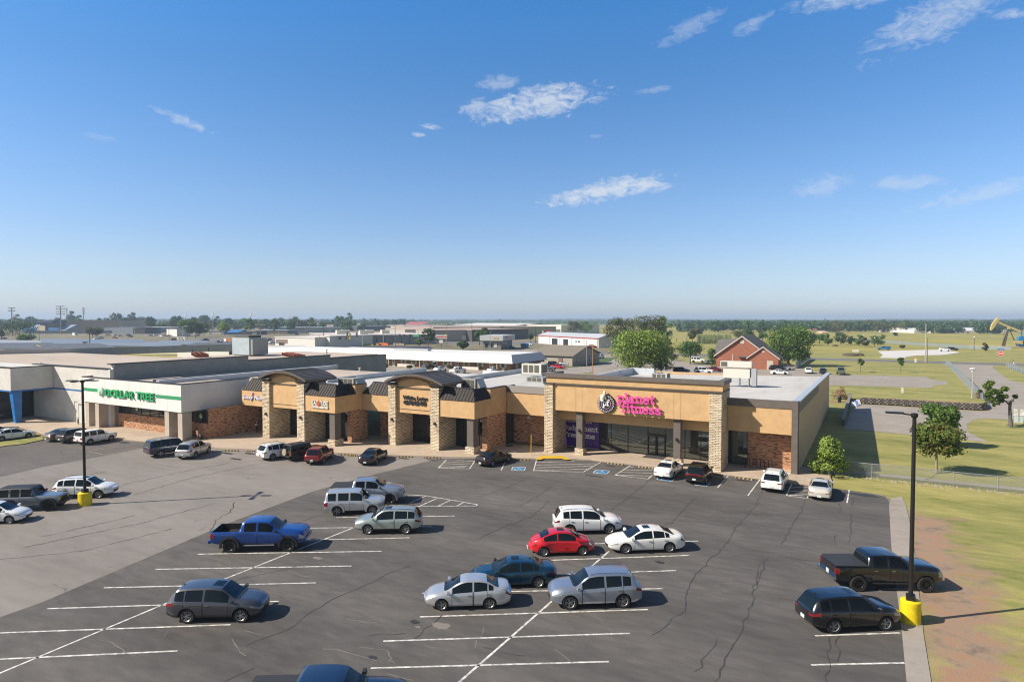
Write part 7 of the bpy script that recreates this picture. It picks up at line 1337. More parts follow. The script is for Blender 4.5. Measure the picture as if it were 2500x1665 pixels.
# metal garage
e, L, H0, dp = block('white metal garage with red trim and roller doors', (1314, 838), (1461, 849), 817, 13, wsteel, mat('pale grey roofing', (.52, .54, .55), .5, .2), 'metal_garage', 'garage', [('roller_door', whitedoor, .06, .18, 0, .72), ('opening', dark_o, .26, .36, 0, .72), ('opening', dark_o, .46, .54, 0, .72), ('roller_door', whitedoor, .84, .97, 0, .75), ('window', window_m, .66, .68, .45, .6), ('window', window_m, .70, .73, .45, .6)], gable=2.0, trim=mat('red trim', (.38, .03, .04), .5))
rt_ = mat('red trim', (.38, .03, .04)); [part(e, 'corner_trim', rt_, (L * f, L * f + .3, -.16, -.121, 0, H0)) for f in (0, .22, .40, .60, .79, .985)]
e.children[0].name = 'wall'
# brown hipped house
e, L, H0, dp = block('low taupe house with broad brown shingle roof', (1300, 889), (1374, 884), 842, 20, mat('taupe siding', (.36, .31, .27), .8), mat('brown shingles', (.20, .175, .14), .95, var=.12, vscale=1), 'taupe_house', 'house', [('door', mat('brown door', (.2, .13, .11), .7), .66, .76, 0, .8), ('window', window_m, .2, .3, .35, .8)], gable=3.0, over=.6, ang=R(-4))
for y0 in (3, 12, 16.5): w0 = part(e, 'window', mat('window frame brown', (.10, .08, .08)), (L + .01, L + .08, y0, y0 + 1.5, 1.0, 2.6)); part(w0, 'pane', mat('bright pane', (.45, .47, .5), .2), (L + .081, L + .1, y0 + .35, y0 + 1.15, 1.2, 2.4))
# brick house, two gables toward the lot
B = Bld('brick_house', (-38, 207, 0), label='red brick house with dark shingle gables beside the big dark tree', cat='house'); e = B.e; sh = mat('charcoal shingles', (.125, .118, .115), .95, var=.15, vscale=1)
x0, x1, y0, y1, hw_, rg = -43.5, -27.5, 210.5, 232, 3.6, 9.6; xm = (x0 + x1) / 2
b = MB(); b.xz([(x0, -.2), (x1, -.2), (x1, hw_), (xm, rg), (x0, hw_)], y0, y1); b.build('wall', redbrick_m, e)
for s0, s1 in ((x0 - .6, xm), (x1 + .6, xm)):
    dz = (rg - hw_) / (xm - x0); zb_ = hw_ - .6 * dz; b = MB(); b.xz([(s0, zb_ + .02), (s1, rg + .02), (s1, rg + .3), (s0, zb_ + .3)] if s0 < s1 else [(s1, rg + .02), (s0, zb_ + .02), (s0, zb_ + .3), (s1, rg + .3)], y0 - .6, y1 + .5); b.build('roof', sh, e)
    b = MB(); b.xz([(s0, zb_ - .12), (s1, rg - .12), (s1, rg + .32), (s0, zb_ + .32)] if s0 < s1 else [(s1, rg - .12), (s0, zb_ - .12), (s0, zb_ + .32), (s1, rg + .32)], y0 - .66, y0 - .602); b.build('barge_board', mat('pale fascia', (.50, .44, .38), .7), e)
b = MB(); b.hexa([(-46.5, 219, 2.9), (x0 + 3, 219, 2.9), (x0 + 3, 233, 2.9), (-46.5, 233, 2.9)], [(-45.8, 225.5, 8.2), (xm, 225.5, 8.8), (xm, 226.5, 8.8), (-45.8, 226.5, 8.2)]); b.build('side_roof', sh, e); part(e, 'side_wall', redbrick_m, (-46, x0 - .01, 219.6, 232, -.2, 2.9))
a0, a1, b0_, h1, r1 = -32.8, -24.2, 204.8, 3.4, 6.6; am = (a0 + a1) / 2; b = MB(); b.xz([(a0, -.2), (a1, -.2), (a1, h1), (am, r1), (a0, h1)], b0_, 210.49); b.build('porch_wall', redbrick_m, e)
for s0, s1 in ((a0 - .5, am), (a1 + .5, am)):
    dz = (r1 - h1) / (am - a0); zb_ = h1 - .5 * dz; b = MB(); b.xz([(s0, zb_ + .02), (s1, r1 + .02), (s1, r1 + .26), (s0, zb_ + .26)] if s0 < s1 else [(s1, r1 + .02), (s0, zb_ + .02), (s0, zb_ + .26), (s1, r1 + .26)], b0_ - .5, 213); b.build('porch_roof', sh, e)
    b = MB(); b.xz([(s0, zb_ - .1), (s1, r1 - .1), (s1, r1 + .28), (s0, zb_ + .28)] if s0 < s1 else [(s1, r1 - .1), (s0, zb_ - .1), (s0, zb_ + .28), (s1, r1 + .28)], b0_ - .56, b0_ - .502); b.build('barge_board', mat('pale fascia', (.50, .44, .38)), e)
part(e, 'door', mat('beige door', (.48, .43, .36), .7), (-27.4, -25.6, b0_ - .06, b0_ - .005, -.1, 2.6)); part(e, 'louvre', mat('pale fascia', (.50, .44, .38)), (xm - .6, xm + .6, y0 - .06, y0 - .005, 7.4, 8.6)); part(e, 'louvre', mat('pale fascia', (.50, .44, .38)), (am - .35, am + .35, b0_ - .06, b0_ - .005, 5.0, 5.7))
part(e, 'lean_to_roof', sh, (-36.8, a0 - .3, 207.4, 210.45, 3.3, 3.5)); part(e, 'downpipe', mat('pale fascia', (.50, .44, .38)), (-38.4, -38.1, 210.3, 210.49, 0, 4.0)); part(e, 'air_unit', hv, (-40.4, -39.0, 209, 210.2, 0, 1.2))
B.fix()
e = empty('panel_fence', (-20.5, 214, 0), label='white vertical panel fence in front of the big dark tree', cat='fence')
for k in range(17): part(e, 'fence_panel', mat('pale fence panel', (.56, .56, .52), .7), (-.05, .05, k * 3.1, k * 3.1 + 2.9, 0, 2.1)); part(e, 'fence_post', mat('pale fence panel', (.56, .56, .52)), (-.12, .12, k * 3.1 + 2.91, k * 3.1 + 3.09, 0, 2.3))
# white supply building and the long grey store to its right
block('white supply building with bare white walls', (770, 846), (805, 847), 822, 60, wsteel, mat('white flat roof', (.62, .58, .56), .7), 'supply_building', 'building', ref='R')
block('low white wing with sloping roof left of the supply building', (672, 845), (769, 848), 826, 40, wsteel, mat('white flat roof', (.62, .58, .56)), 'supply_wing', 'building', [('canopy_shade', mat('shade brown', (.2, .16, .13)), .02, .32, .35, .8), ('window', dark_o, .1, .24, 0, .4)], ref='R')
e, L, H0, dp = block('long grey store with pale flat roof and shopfront', (806, 843.5), (1062, 839), 820.5, 75, mat('grey ribbed front', (.24, .25, .27), .7, var=.08), mat('pink tan flat roof', (.56, .50, .46), .85, var=.08, vscale=.05), 'long_store', 'store', [('shopfront', dark_o, .26, .38, 0, .55), ('shopfront', dark_o, .05, .14, 0, .4)], ref='L')
for f in (.1, .2, .42, .5, .58, .66, .74, .82, .9): part(e, 'pilaster', dsteel, (L * f, L * f + .4, -.2, -.121, 0, H0 * .8))
for k, (x, y) in enumerate(((.15, 30), (.25, 45), (.35, 22), (.48, 40), (.6, 30))): part(e, 'rooftop_unit', mat('cream unit', (.60, .58, .52)), (L * x, L * x + 5, y, y + 4, H0 + .41, H0 + 2.8))
e, L, H0, dp = block('long tan warehouse with reddish roof edge', (1058, 834), (1150, 832.5), 806.5, 120, mat('warehouse tan', (.36, .34, .31), .8, var=.05), mat('red brown roof', (.45, .34, .28), .85, var=.15, vscale=.04), 'tan_warehouse', 'warehouse', [('roller_door', whitedoor, .76, .87, 0, .5)], ref='R')
block('left part of the tan warehouse behind the long store', (957, 817), (1058, 824), 800, 120, mat('warehouse tan', (.36, .34, .31)), mat('red brown roof', (.45, .34, .28)), 'tan_warehouse', 'warehouse', ref='R')
block('dark wing right of the tan warehouse', (1151, 833), (1290, 826), 806.5, 60, mat('dark wall', (.085, .08, .085), .8), mat('red brown roof', (.45, .34, .28)), 'dark_warehouse', 'warehouse', ref='L')
block('large far white roofed hall', (1105, 802), (1256, 804), 790, 120, dsteel, whiteroof, 'white_roofed_hall', 'hall', ref='R', gable=3, over=1)
block('white and grey open sided hall', (1286, 813), (1370, 815), 794, 60, mat('hall pale', (.60, .60, .57), .6), mat('hall pale', (.60, .60, .57)), 'open_hall', 'hall', [('opening', mat('shaded bay', (.12, .12, .13), .8), .02, .98, 0, .52)], ref='R')
block('small white house with red gable line', (984, 799), (1030, 800), 786, 30, wsteel, mat('red roof edge', (.3, .08, .07), .7), 'gabled_hall', 'hall', gable=6, ref='R')
block('low pale building before the far hall', (985, 803), (1105, 801), 793.5, 40, mat('pale wall', (.55, .52, .46), .8), mat('pink tan flat roof', (.56, .50, .46)), 'pale_building', 'building', ref='R')
block('dark blue shed right of the grey one', (852, 807), (889, 808), 797, 40, dsteel, bsteel, 'blue_shed', 'shed'); block('mid grey shed left of the blue one', (822, 808), (843, 808), 798, 30, steel, bsteel, 'grey_shed', 'shed')
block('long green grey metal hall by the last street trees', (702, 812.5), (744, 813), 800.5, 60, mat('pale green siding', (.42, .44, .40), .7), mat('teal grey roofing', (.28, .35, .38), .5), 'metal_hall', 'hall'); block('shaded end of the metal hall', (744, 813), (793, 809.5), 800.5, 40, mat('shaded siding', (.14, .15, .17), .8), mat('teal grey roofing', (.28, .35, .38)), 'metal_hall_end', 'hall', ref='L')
block('blue building behind the yellow green tree', (548, 817), (583, 817), 806, 25, mat('deep blue wall', (.02, .06, .16), .7), mat('bright blue roof', (.03, .16, .38), .6), 'blue_building', 'building', gable=2.5); block('low blue trimmed shop row', (510, 817), (548, 817), 809, 25, mat('grey wall', (.3, .3, .3), .8), bsteel, 'blue_trim_shop', 'shop', [('panel', white_paint, .2, .8, .1, .7)]); block('dark blue and cream low building', (583, 817), (628, 817), 811, 25, dsteel, dsteel, 'dark_low_building', 'building', [('panel', cream_w, .75, 1.0, 0, .9)]); block('blue roofed low building right of the crossarm pole', (625, 815), (702, 815), 807, 30, mat('shade brown', (.2, .16, .13)), mat('pale blue roof', (.35, .42, .52), .5), 'blue_roofed_building', 'building')
# school and stadium
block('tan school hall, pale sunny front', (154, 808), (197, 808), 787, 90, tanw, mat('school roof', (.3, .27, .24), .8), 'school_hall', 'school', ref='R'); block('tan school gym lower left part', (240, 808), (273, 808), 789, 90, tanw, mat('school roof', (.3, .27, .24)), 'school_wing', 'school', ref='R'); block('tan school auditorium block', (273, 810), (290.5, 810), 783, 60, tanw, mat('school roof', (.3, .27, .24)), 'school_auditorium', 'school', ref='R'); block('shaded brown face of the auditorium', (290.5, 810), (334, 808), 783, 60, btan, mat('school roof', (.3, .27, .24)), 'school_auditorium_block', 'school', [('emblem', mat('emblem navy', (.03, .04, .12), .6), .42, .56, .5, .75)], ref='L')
block('brown roofed link between the school halls', (197, 806), (240, 806), 789, 60, mat('brown masonry', (.26, .22, .19), .9), mat('school roof', (.3, .27, .24)), 'school_link', 'school', ref='R')
block('long dark blue grey school shed', (255, 814), (330, 815), 801, 30, mat('blue grey wall', (.12, .15, .18), .7), bsteel, 'school_shed', 'building'); block('black walled shed right of the school', (325, 815), (354, 815), 801, 30, mat('dark wall', (.085, .08, .085)), dsteel, 'dark_shed', 'shed')
block('orange brick low building', (354, 812), (382, 812), 799.5, 25, mat('orange brick far', (.38, .23, .13), .9), whiteroof, 'orange_brick_building', 'building', [('opening', dark_o, .45, .55, 0, .9), ('opening', dark_o, .65, .75, 0, .9)]); block('deep blue low building', (382, 812), (426, 812), 800, 25, mat('deep blue wall', (.02, .06, .16)), whiteroof, 'deep_blue_building', 'building'); block('white roofed open shelter', (343, 802), (382, 802), 796, 20, mat('shelter shade', (.3, .28, .27), .8), whiteroof, 'open_shelter', 'shelter')
block('plain white shed beside the twin tree', (407, 820), (432, 821), 804, 12, wsteel, bsteel, 'white_shed', 'shed', ref='R')
e = empty('grandstand', P(97, 812), rz=R(15), label='dark blue roofed grandstand at the stadium', cat='grandstand'); L = (P(147, 812) - P(97, 812)).length; H = hz(812, 782.5); part(e, 'roof', mat('navy roof', (.015, .035, .09), .5), (0, L, -4, 14, H - 2.6, H)); part(e, 'press_box', mat('dark glass box', (.03, .05, .06), .3), (L * .04, L, 2, 12, H * .42, H - 2.61))
for f in (.08, .2, .98): part(e, 'post', dsteel, (L * f, L * f + .8, -1, 0, 0, H - 2.61))
part(e, 'wall', mat('bright blue wall', (.02, .12, .34), .6), (-L * .8, L * 1.5, -6, -5, 0, H * .42)); part(e, 'panel', tanw, (L * .25, L * .72, -7.5, -6.2, 0, H * .58)); b = MB(); b.yz([(-5, 1), (14, 9), (14, .5), (-5, .5)], -L * .9, L * 1.6); b.build('seating', mat('grey blue seats', (.22, .28, .36), .6), e)
e = empty('board_fence', P(60, 815), rz=0, label='long grey blue fence before the stadium', cat='fence'); q = P(345, 814) - P(60, 815); e.rotation_euler = (0, 0, math.atan2(q.y, q.x)); part(e, 'fence_panel', mat('fence blue grey', (.17, .20, .23), .8), (0, q.length, 0, .3, 0, 3.2))
# low roofs just behind the big store
def shed_roof(label, near, far_, zr, rm_, wm_=cream_w, name='low_roofed_building', ze=3.6):
    """gabled roof from four ground-plan photo points on the eave level: near-left, near-right, far-right, far-left"""
    a, c = P(*near[0], ze), P(*near[1], ze); d_, f = P(*far_[1], ze), P(*far_[0], ze); o_ = (a + c + d_ + f) / 4; e = empty(name, (o_.x, o_.y, 0), label=label, cat='building'); s = Vector((o_.x, o_.y, 0)); a, c, d_, f = a - s, c - s, d_ - s, f - s
    up = Vector((0, 0, zr - ze)); r0, r1_ = (a + f) / 2 + up, (c + d_) / 2 + up; b = MB(); dn = Vector((0, 0, .2)); b.hexa([a - dn, c - dn, r1_ - dn, r0 - dn], [a, c, r1_, r0]); b.hexa([r0 - dn, r1_ - dn, d_ - dn, f - dn], [r0, r1_, d_, f]); b.build('roof', rm_, e)
    g = .97; fl = Vector((0, 0, -ze)); q4 = [v * g + Vector((0, 0, v.z * 0)) for v in (a, c, d_, f)]; q4 = [Vector((v.x * g, v.y * g, 0)) for v in (a, c, d_, f)]; b = MB(); b.hexa([Vector((v.x, v.y, 0)) for v in q4], [Vector((v.x, v.y, ze - .25)) for v in q4]); b.build('wall', wm_, e)
    b = MB(); b.add([Vector((a.x * g, a.y * g, ze - .2)), Vector((f.x * g, f.y * g, ze - .2)), r0 * g + Vector((0, 0, r0.z * (1 - g) - .25))], [(0, 1, 2)]); b.add([Vector((c.x * g, c.y * g, ze - .2)), Vector((d_.x * g, d_.y * g, ze - .2)), r1_ * g + Vector((0, 0, r1_.z * (1 - g) - .25))], [(0, 1, 2)]); b.build('gable_wall', wm_, e); return e
shed_roof('charcoal roofed low building just past the tan roof at left', ((-80, 851), (150, 852)), ((20, 840), (110, 838)), 5.0, gsteel)
shed_roof('charcoal roofed low building before the lilac parapet', ((120, 853), (300, 851)), ((60, 843), (190, 842)), 5.0, gsteel)
shed_roof('blue grey roofed low building with red eave', ((-60, 838), (100, 839)), ((-40, 830), (95, 831)), 4.2, mat('pale blue roofing', (.30, .33, .37), .6), wsteel)
shed_roof('grey gabled roof building with red verge', ((100, 841), (205, 842)), ((95, 834), (190, 834)), 5.6, mat('mid grey roofing', (.20, .23, .27), .5, .1))
shed_roof('long cream walled storage row with blue grey roof', ((205, 843), (455, 846)), ((225, 834), (400, 835)), 4.3, bsteel)
shed_roof('bright blue flat roofed building over the storage row', ((190, 834), (350, 834)), ((200, 829), (350, 829)), 4.0, mat('steel blue roofing', (.15, .20, .28), .6))
shed_roof('blue grey low roof left of the white gable wall', ((380, 839), (510, 841)), ((400, 834), (500, 834)), 4.6, bsteel)
shed_roof('grey roof with white gable wall behind the rooftop vents', ((430, 850), (560, 853)), ((520, 840), (572, 840)), 5.2, gsteel, wsteel)
shed_roof('cream low building behind the big air handler', ((555, 851), (650, 853)), ((560, 841), (660, 842)), 3.9, mat('cream roofing', (.55, .50, .44), .8)); shed_roof('grey flat roofed building right of the air handler', ((650, 853), (760, 852)), ((655, 843), (740, 843)), 4.0, mat('pale roofing', (.5, .47, .43), .8), mat('shaded siding', (.14, .15, .17)))
shed_roof('dark roofed building between motel and grey store', ((820, 849), (1058, 850)), ((820, 845), (1040, 845)), 3.8, mat('near black roofing', (.05, .045, .055), .7))
# far white halls on the right
for k, (x0, x1) in enumerate(((2232, 2262), (2282, 2330), (2335, 2462))): block(('small', 'medium', 'long')[k] + ' far white hall before the woods at right', (x0, 813), (x1, 813), 801.5, 70, wsteel, whiteroof, 'white_hall', 'hall', [('opening', dark_o, .2, .24, 0, .4), ('opening', dark_o, .5, .54, 0, .4)] if k == 2 else (), gable=3)
for k, (x, y, w_, lab, c) in enumerate([(1742, 803, 10, 'tiny far white house behind the meadow', (.7, .7, .7)), (1846, 801, 8, 'tiny far white shed behind the conifers', (.7, .7, .7)), (1895, 806, 9, 'tiny white house right of the tall conifer', (.7, .7, .7)), (1983, 807, 16, 'far low red roofed house', (.45, .12, .09)), (2008, 813, 12, 'far pink and white building', (.6, .42, .36))]):
    block(lab, (x, y), (x + w_, y), y - 4.5, 14, wsteel if k < 3 else mat('far wall %d' % k, (.55, .4, .35), .8), mat('far roof %d' % k, c, .7), 'far_house', 'house', gable=1.5)
# ---------------------------------------------------------------- foliage
def leafmat(name, c1, c2, c3=None, sc=.9):
    m = bpy.data.materials.new(name); m.use_nodes = True; t = m.node_tree; b = t.nodes['Principled BSDF']; b.inputs['Roughness'].default_value = .55; b.inputs['Specular IOR Level'].default_value = .25
    oi = N(t, 'ShaderNodeObjectInfo'); g = N(t, 'ShaderNodeNewGeometry'); n = noise(t, g.outputs['Position'], sc, 3, .6); v = mathn(t, 'ADD', mathn(t, 'MULTIPLY', n, .75), mathn(t, 'MULTIPLY', g.outputs['Random Per Island'], .25)); v = mathn(t, 'ADD', v, mathn(t, 'MULTIPLY', mathn(t, 'SUBTRACT', oi.outputs['Random'], .5), .12))
    st = [(.36, c1), (.62, c2)] + ([(.70, c3)] if c3 else []); c = ramp(t, v, st); t.links.new(c, b.inputs['Base Color'])
    tl = N(t, 'ShaderNodeBsdfTranslucent'); t.links.new(c, tl.inputs['Color']); mx = N(t, 'ShaderNodeMixShader'); mx.inputs[0].default_value = .28; t.links.new(b.outputs[0], mx.inputs[1]); t.links.new(tl.outputs[0], mx.inputs[2]); t.links.new(mx.outputs[0], t.nodes['Material Output'].inputs[0]); return m
LF = dict(green=leafmat('leaves mid green', (0.063, 0.119, 0.0252), (0.182, 0.28, 0.056)), lime=leafmat('leaves yellow green', (0.105, 0.182, 0.028), (0.308, 0.406, 0.084)), dark=leafmat('leaves dark green', (0.0252, 0.0588, 0.0196), (0.077, 0.14, 0.0392)), deep=leafmat('leaves deep green', (0.042, 0.098, 0.0224), (0.14, 0.231, 0.049)),
          autumn=leafmat('leaves turning red', (.07, .11, .02), (.17, .22, .045), (.30, .13, .05)), grey=leafmat('leaves grey green', (.075, .095, .04), (.20, .22, .11)), pine=leafmat('pine needles', (.05, .10, .015), (.16, .22, .035)), dry=leafmat('dry leaves', (.20, .12, .06), (.42, .27, .16)), olive=leafmat('leaves olive', (.06, .07, .025), (.14, .15, .05)))
bark = mat('bark', (.14, .10, .075), .95, var=.3, vscale=4); palebark = mat('pale bark', (.26, .22, .18), .95, var=.25, vscale=4)
def foliage_mesh(name, m, cl, n_leaf, ls, seed, flat=.0):
    """cl: clumps (x,y,z,r,squash). leaves: small quads through each clump, denser at its skin, facing mostly outward"""
    g = np.random.default_rng(seed); C_ = np.array([c[:3] for c in cl]); Rr = np.array([c[3] for c in cl]); Sq = np.array([c[4] if len(c) > 4 else .8 for c in cl]); w_ = Rr ** 2; w_ /= w_.sum(); idx = g.choice(len(cl), n_leaf, p=w_)
    d = g.normal(size=(n_leaf, 3)); d /= np.linalg.norm(d, axis=1)[:, None]; rad = g.uniform(.45, 1.0, n_leaf) ** .6 * (1 + .18 * g.normal(size=n_leaf)); pos = C_[idx] + d * (Rr[idx] * rad)[:, None] * np.stack([np.ones(n_leaf), np.ones(n_leaf), Sq[idx]], 1)
    nr = d + g.normal(size=(n_leaf, 3)) * .55 + np.array([0, 0, .25]); nr /= np.linalg.norm(nr, axis=1)[:, None]; a = np.cross(nr, g.normal(size=(n_leaf, 3))); a /= np.linalg.norm(a, axis=1)[:, None] + 1e-9; b_ = np.cross(nr, a)
    s = ls * g.uniform(.6, 1.35, n_leaf)[:, None]; V = np.concatenate([pos - a * s, pos - b_ * s * .6, pos + a * s, pos + b_ * s * .6], 1).reshape(-1, 3); F = np.arange(n_leaf * 4).reshape(-1, 4)
    me = bpy.data.meshes.new(name); me.vertices.add(len(V)); me.vertices.foreach_set('co', V.ravel().astype(np.float32)); me.loops.add(n_leaf * 4); me.loops.foreach_set('vertex_index', F.ravel().astype(np.int32)); me.polygons.add(n_leaf); me.polygons.foreach_set('loop_start', (np.arange(n_leaf) * 4).astype(np.int32)); me.polygons.foreach_set('loop_total', np.full(n_leaf, 4, np.int32)); me.materials.append(m); me.update(); me.validate(); return me
def crown(shape, H, rw, zb_, seed, n=26):
    g = random.Random(seed); cl = []
    for k in range(n):
        t = g.random()
        if shape == 'round': z = zb_ + (H - zb_) * (.12 + .8 * t); env = rw * math.sqrt(max(.05, 1 - ((z - (zb_ + H) / 2) / ((H - zb_) / 2)) ** 2)); r = rw * g.uniform(.26, .42)
        elif shape == 'cone': z = zb_ + (H - zb_) * t ** 1.2; env = rw * (1.02 - (z - zb_) / (H - zb_)) ; r = max(.12 * rw, env * g.uniform(.3, .45))
        elif shape == 'wide': z = zb_ + (H - zb_) * (.15 + .7 * t); env = rw * (1 - .5 * abs(t - .3)); r = rw * g.uniform(.2, .34)
        else: z = zb_ + (H - zb_) * t; env = rw * (1 - .65 * t); r = rw * g.uniform(.22, .38)
        a = g.uniform(0, 6.28); q = max(0, env - r * .75) * math.sqrt(g.uniform(.25, 1.0)); cl.append((q * math.cos(a), q * math.sin(a), min(z, H - r * .8), r, g.uniform(.6, .9)))
    return cl
def trunk_mesh(H, zb_, cl, r0, m, seed, fork=False):
    g = random.Random(seed); b = MB(); top_ = Vector((g.uniform(-.3, .3), g.uniform(-.3, .3), zb_ + (H - zb_) * .55)); mid = Vector((g.uniform(-.1, .1), g.uniform(-.1, .1), zb_)); b.tube([(0, 0, -.1), (0, 0, .25), mid, top_], [r0 * 1.35, r0, r0 * .75, r0 * .25], 7)
    for c in sorted(cl, key=lambda c: c[3])[-7:]: st = mid.lerp(top_, g.uniform(0, .6)); en = Vector(c[:3]); b.tube([st, st.lerp(en, .5) + Vector((0, 0, .1 * (en - st).length)), en], [r0 * .38, r0 * .22, r0 * .07], 5)
    return b.mesh('trunk', m, 60)
TM = {}
def tree(label, loc, H, rw, kind='green', shape='round', zb_=None, n_leaf=2500, ls=.22, r0=.2, seed=1, name='broadleaf_tree', group=None, cat='tree', n=26, key=None, bm_=None, rz=0, sc=1.0, clumps=None):
    zb_ = H * .28 if zb_ is None else zb_
    if key and key in TM: cm_, tm_ = TM[key]
    else:
        cl = clumps or crown(shape, H, rw, zb_, seed, n); cm_ = foliage_mesh('crown', LF[kind], cl, n_leaf, ls, seed); tm_ = trunk_mesh(H, zb_, cl, r0, bm_ or bark, seed)
        if key: TM[key] = (cm_, tm_)
    e = empty(name, loc, rz=rz, label=label, cat=cat, group=group); e.scale = (sc,) * 3 if not isinstance(sc, tuple) else sc
    for nm, me in (('crown', cm_), ('trunk', tm_)): o_ = link(bpy.data.objects.new(nm, me)); o_.parent = e
    return e
def ptree(label, x, yb, yt, w_, **k):
    p = P(x, yb); d = FPX * EYE / (yb - HOR); H = hz(yb, yt) * 1.04; rw = w_ / 2 * d / FPX * 1.12; return tree(label, p, H, rw, **k)
ptree('young tree with reddish leaf tips behind the low fence', 2286, 1152, 1036, 112, kind='autumn', shape='round', n_leaf=5200, ls=.16, r0=.13, seed=3, n=34, zb_=1.9, bm_=palebark)
ptree('rounder dark green tree just behind the red tipped one', 2288, 1088, 990, 84, kind='green', shape='round', n_leaf=5200, ls=.17, r0=.15, seed=5, n=26, zb_=2.0)
ptree('sprawling green shrub at the corner walk by the gym side wall', 2024, 1158, 1069, 96, kind='lime', shape='bush', n_leaf=5200, ls=.11, r0=.08, seed=8, n=34, zb_=.15, name='shrub', cat='shrub')
# leaning pine with a snapped trunk
p = P(2468, 1041); e = empty('pine_tree', p, label='pine leaning left with a snapped grey trunk on the mown corner', cat='tree'); g_ = random.Random(2); b = MB()
rt = Vector((math.cos(YAW), math.sin(YAW), 0)); up3 = Vector((0, 0, 1)); S_ = 15 / (1041 - 780)  # metres per photo pixel here
def at2(px, py, dd=0): return rt * ((px - 2468) * S_) + up3 * ((1041 - py) * S_) + Vector((-rt.y, rt.x, 0)) * dd
b.tube([at2(2468, 1041), at2(2466, 1020), at2(2464, 995), at2(2465, 982), at2(2471, 975), at2(2479, 968)], [.3, .22, .19, .2, .11, .03], 8); b.tube([at2(2464, 990), at2(2458, 983), at2(2450, 977), at2(2440, 968), at2(2428, 955)], [.13, .11, .1, .08, .04], 7); b.tube([at2(2472, 974), at2(2474, 983)], [.06, .02], 5); b.build('trunk', mat('grey bark', (.13, .115, .11), .95, var=.3, vscale=4), e, smooth=60)
cl = [(x, y, r) for x, y, r in [(2430, 936, 8), (2421, 945, 9), (2437, 947, 8), (2412, 953, 8), (2428, 958, 10), (2444, 958, 8), (2415, 965, 8), (2434, 968, 9), (2423, 975, 9), (2448, 968, 7), (2456, 968, 6), (2466, 966, 6), (2430, 983, 7), (2438, 977, 7), (2432, 990, 3.5), (2406, 957, 5), (2418, 988, 4)]]
o_ = link(bpy.data.objects.new('crown', foliage_mesh('crown', LF['pine'], [(*at2(x, y, g_.uniform(-1.2, 1.2)), r * S_, .75) for x, y, r in cl], 4200, .14, 5))); o_.parent = e
for x, yb, yt, w_, lab in ((2101, 907, 876, 15, 'thin young tree on the lawn, left of the pair'), (2199, 909, 874, 17, 'thin young tree on the lawn, right of the pair')): ptree(lab, x, yb, yt, w_, kind='deep', n_leaf=900, ls=.2, r0=.07, seed=x, n=12, zb_=hz(yb, yb - 16), group='young lawn trees')
ptree('rust brown dead shrub behind the gym side wall', 2052, 973, 945, 44, kind='dry', shape='bush', n_leaf=1500, ls=.09, seed=12, zb_=.1, name='shrub', cat='shrub', n=18)
ptree('orange dry shrub at the lantern post', 2388, 976, 952, 30, kind='dry', shape='bush', n_leaf=600, ls=.08, seed=13, zb_=.1, name='shrub', cat='shrub', n=12)
ptree('big spreading pale green tree behind the gym roof', 1562, 915, 806, 150, kind='lime', shape='round', n_leaf=9500, ls=.30, r0=.5, seed=21, n=58, zb_=2.0)
ptree('grey green lower tree at the right foot of the big one', 1615, 912, 845, 70, kind='grey', shape='round', n_leaf=3200, ls=.26, r0=.3, seed=22, n=22, zb_=1.0)
ptree('small round green tree left of the brick house', 1685, 888, 834, 62, kind='deep', n_leaf=3600, ls=.24, r0=.22, seed=23, zb_=2.2)
ptree('green shrub touching the left wall of the brick house', 1738, 893, 851, 36, kind='deep', shape='bush', n_leaf=1800, ls=.2, seed=24, zb_=.3, name='shrub', cat='shrub')
ptree('bright vine shrub against the brick gable', 1806, 893, 862, 36, kind='green', shape='bush', n_leaf=1500, ls=.17, seed=25, zb_=.3, name='shrub', cat='shrub')
ptree('big dense dark green tree right of the brick house', 1925, 893, 796, 108, kind='deep', n_leaf=9500, ls=.28, r0=.5, seed=26, n=52, zb_=1.2)
for x, yb, yt, w_, kd, lab in [(1508, 855, 778, 62, 'olive', 'olive tree behind the big pale tree, left'), (1548, 852, 772, 60, 'grey', 'grey olive tree behind the big pale tree, second'), (1590, 852, 770, 62, 'olive', 'olive tree behind the big pale tree, third'), (1620, 850, 774, 44, 'green', 'green tree behind the big pale tree, right'), (1400, 818, 785, 34, 'olive', 'loose pale tree left of the green roofed sign'), (1430, 818, 784, 40, 'green', 'loose pale tree above the metal garage end'), (1512, 850, 815, 34, 'dark', 'dark low evergreen beside the metal garage cars'), (1628, 848, 818, 26, 'dark', 'dark low evergreen right of the olive trees'),
                               (1825, 838, 786, 26, 'deep', 'conifer behind the brick ridge, left'), (1862, 840, 783, 28, 'deep', 'conifer behind the brick ridge, middle'), (1915, 835, 780, 26, 'deep', 'tall conifer over the big dark tree'), (1815, 832, 806, 50, 'olive', 'low olive bush behind the brick ridge'), (1704, 825, 800, 22, 'grey', 'small grey tree beside the reeds'), (1690, 838, 805, 20, 'olive', 'thin olive tree at the pale poles'), (1975, 842, 812, 34, 'deep', 'rounded tree right of the big dark one'), (2000, 838, 816, 36, 'green', 'green bush under the pink building')]:
    ptree(lab, x, yb, yt, w_, kind=kd, shape='cone' if 'conifer' in lab or 'evergreen' in lab else 'round', n_leaf=2400, ls=.38, r0=.3, seed=x, n=24, group='middle distance trees')
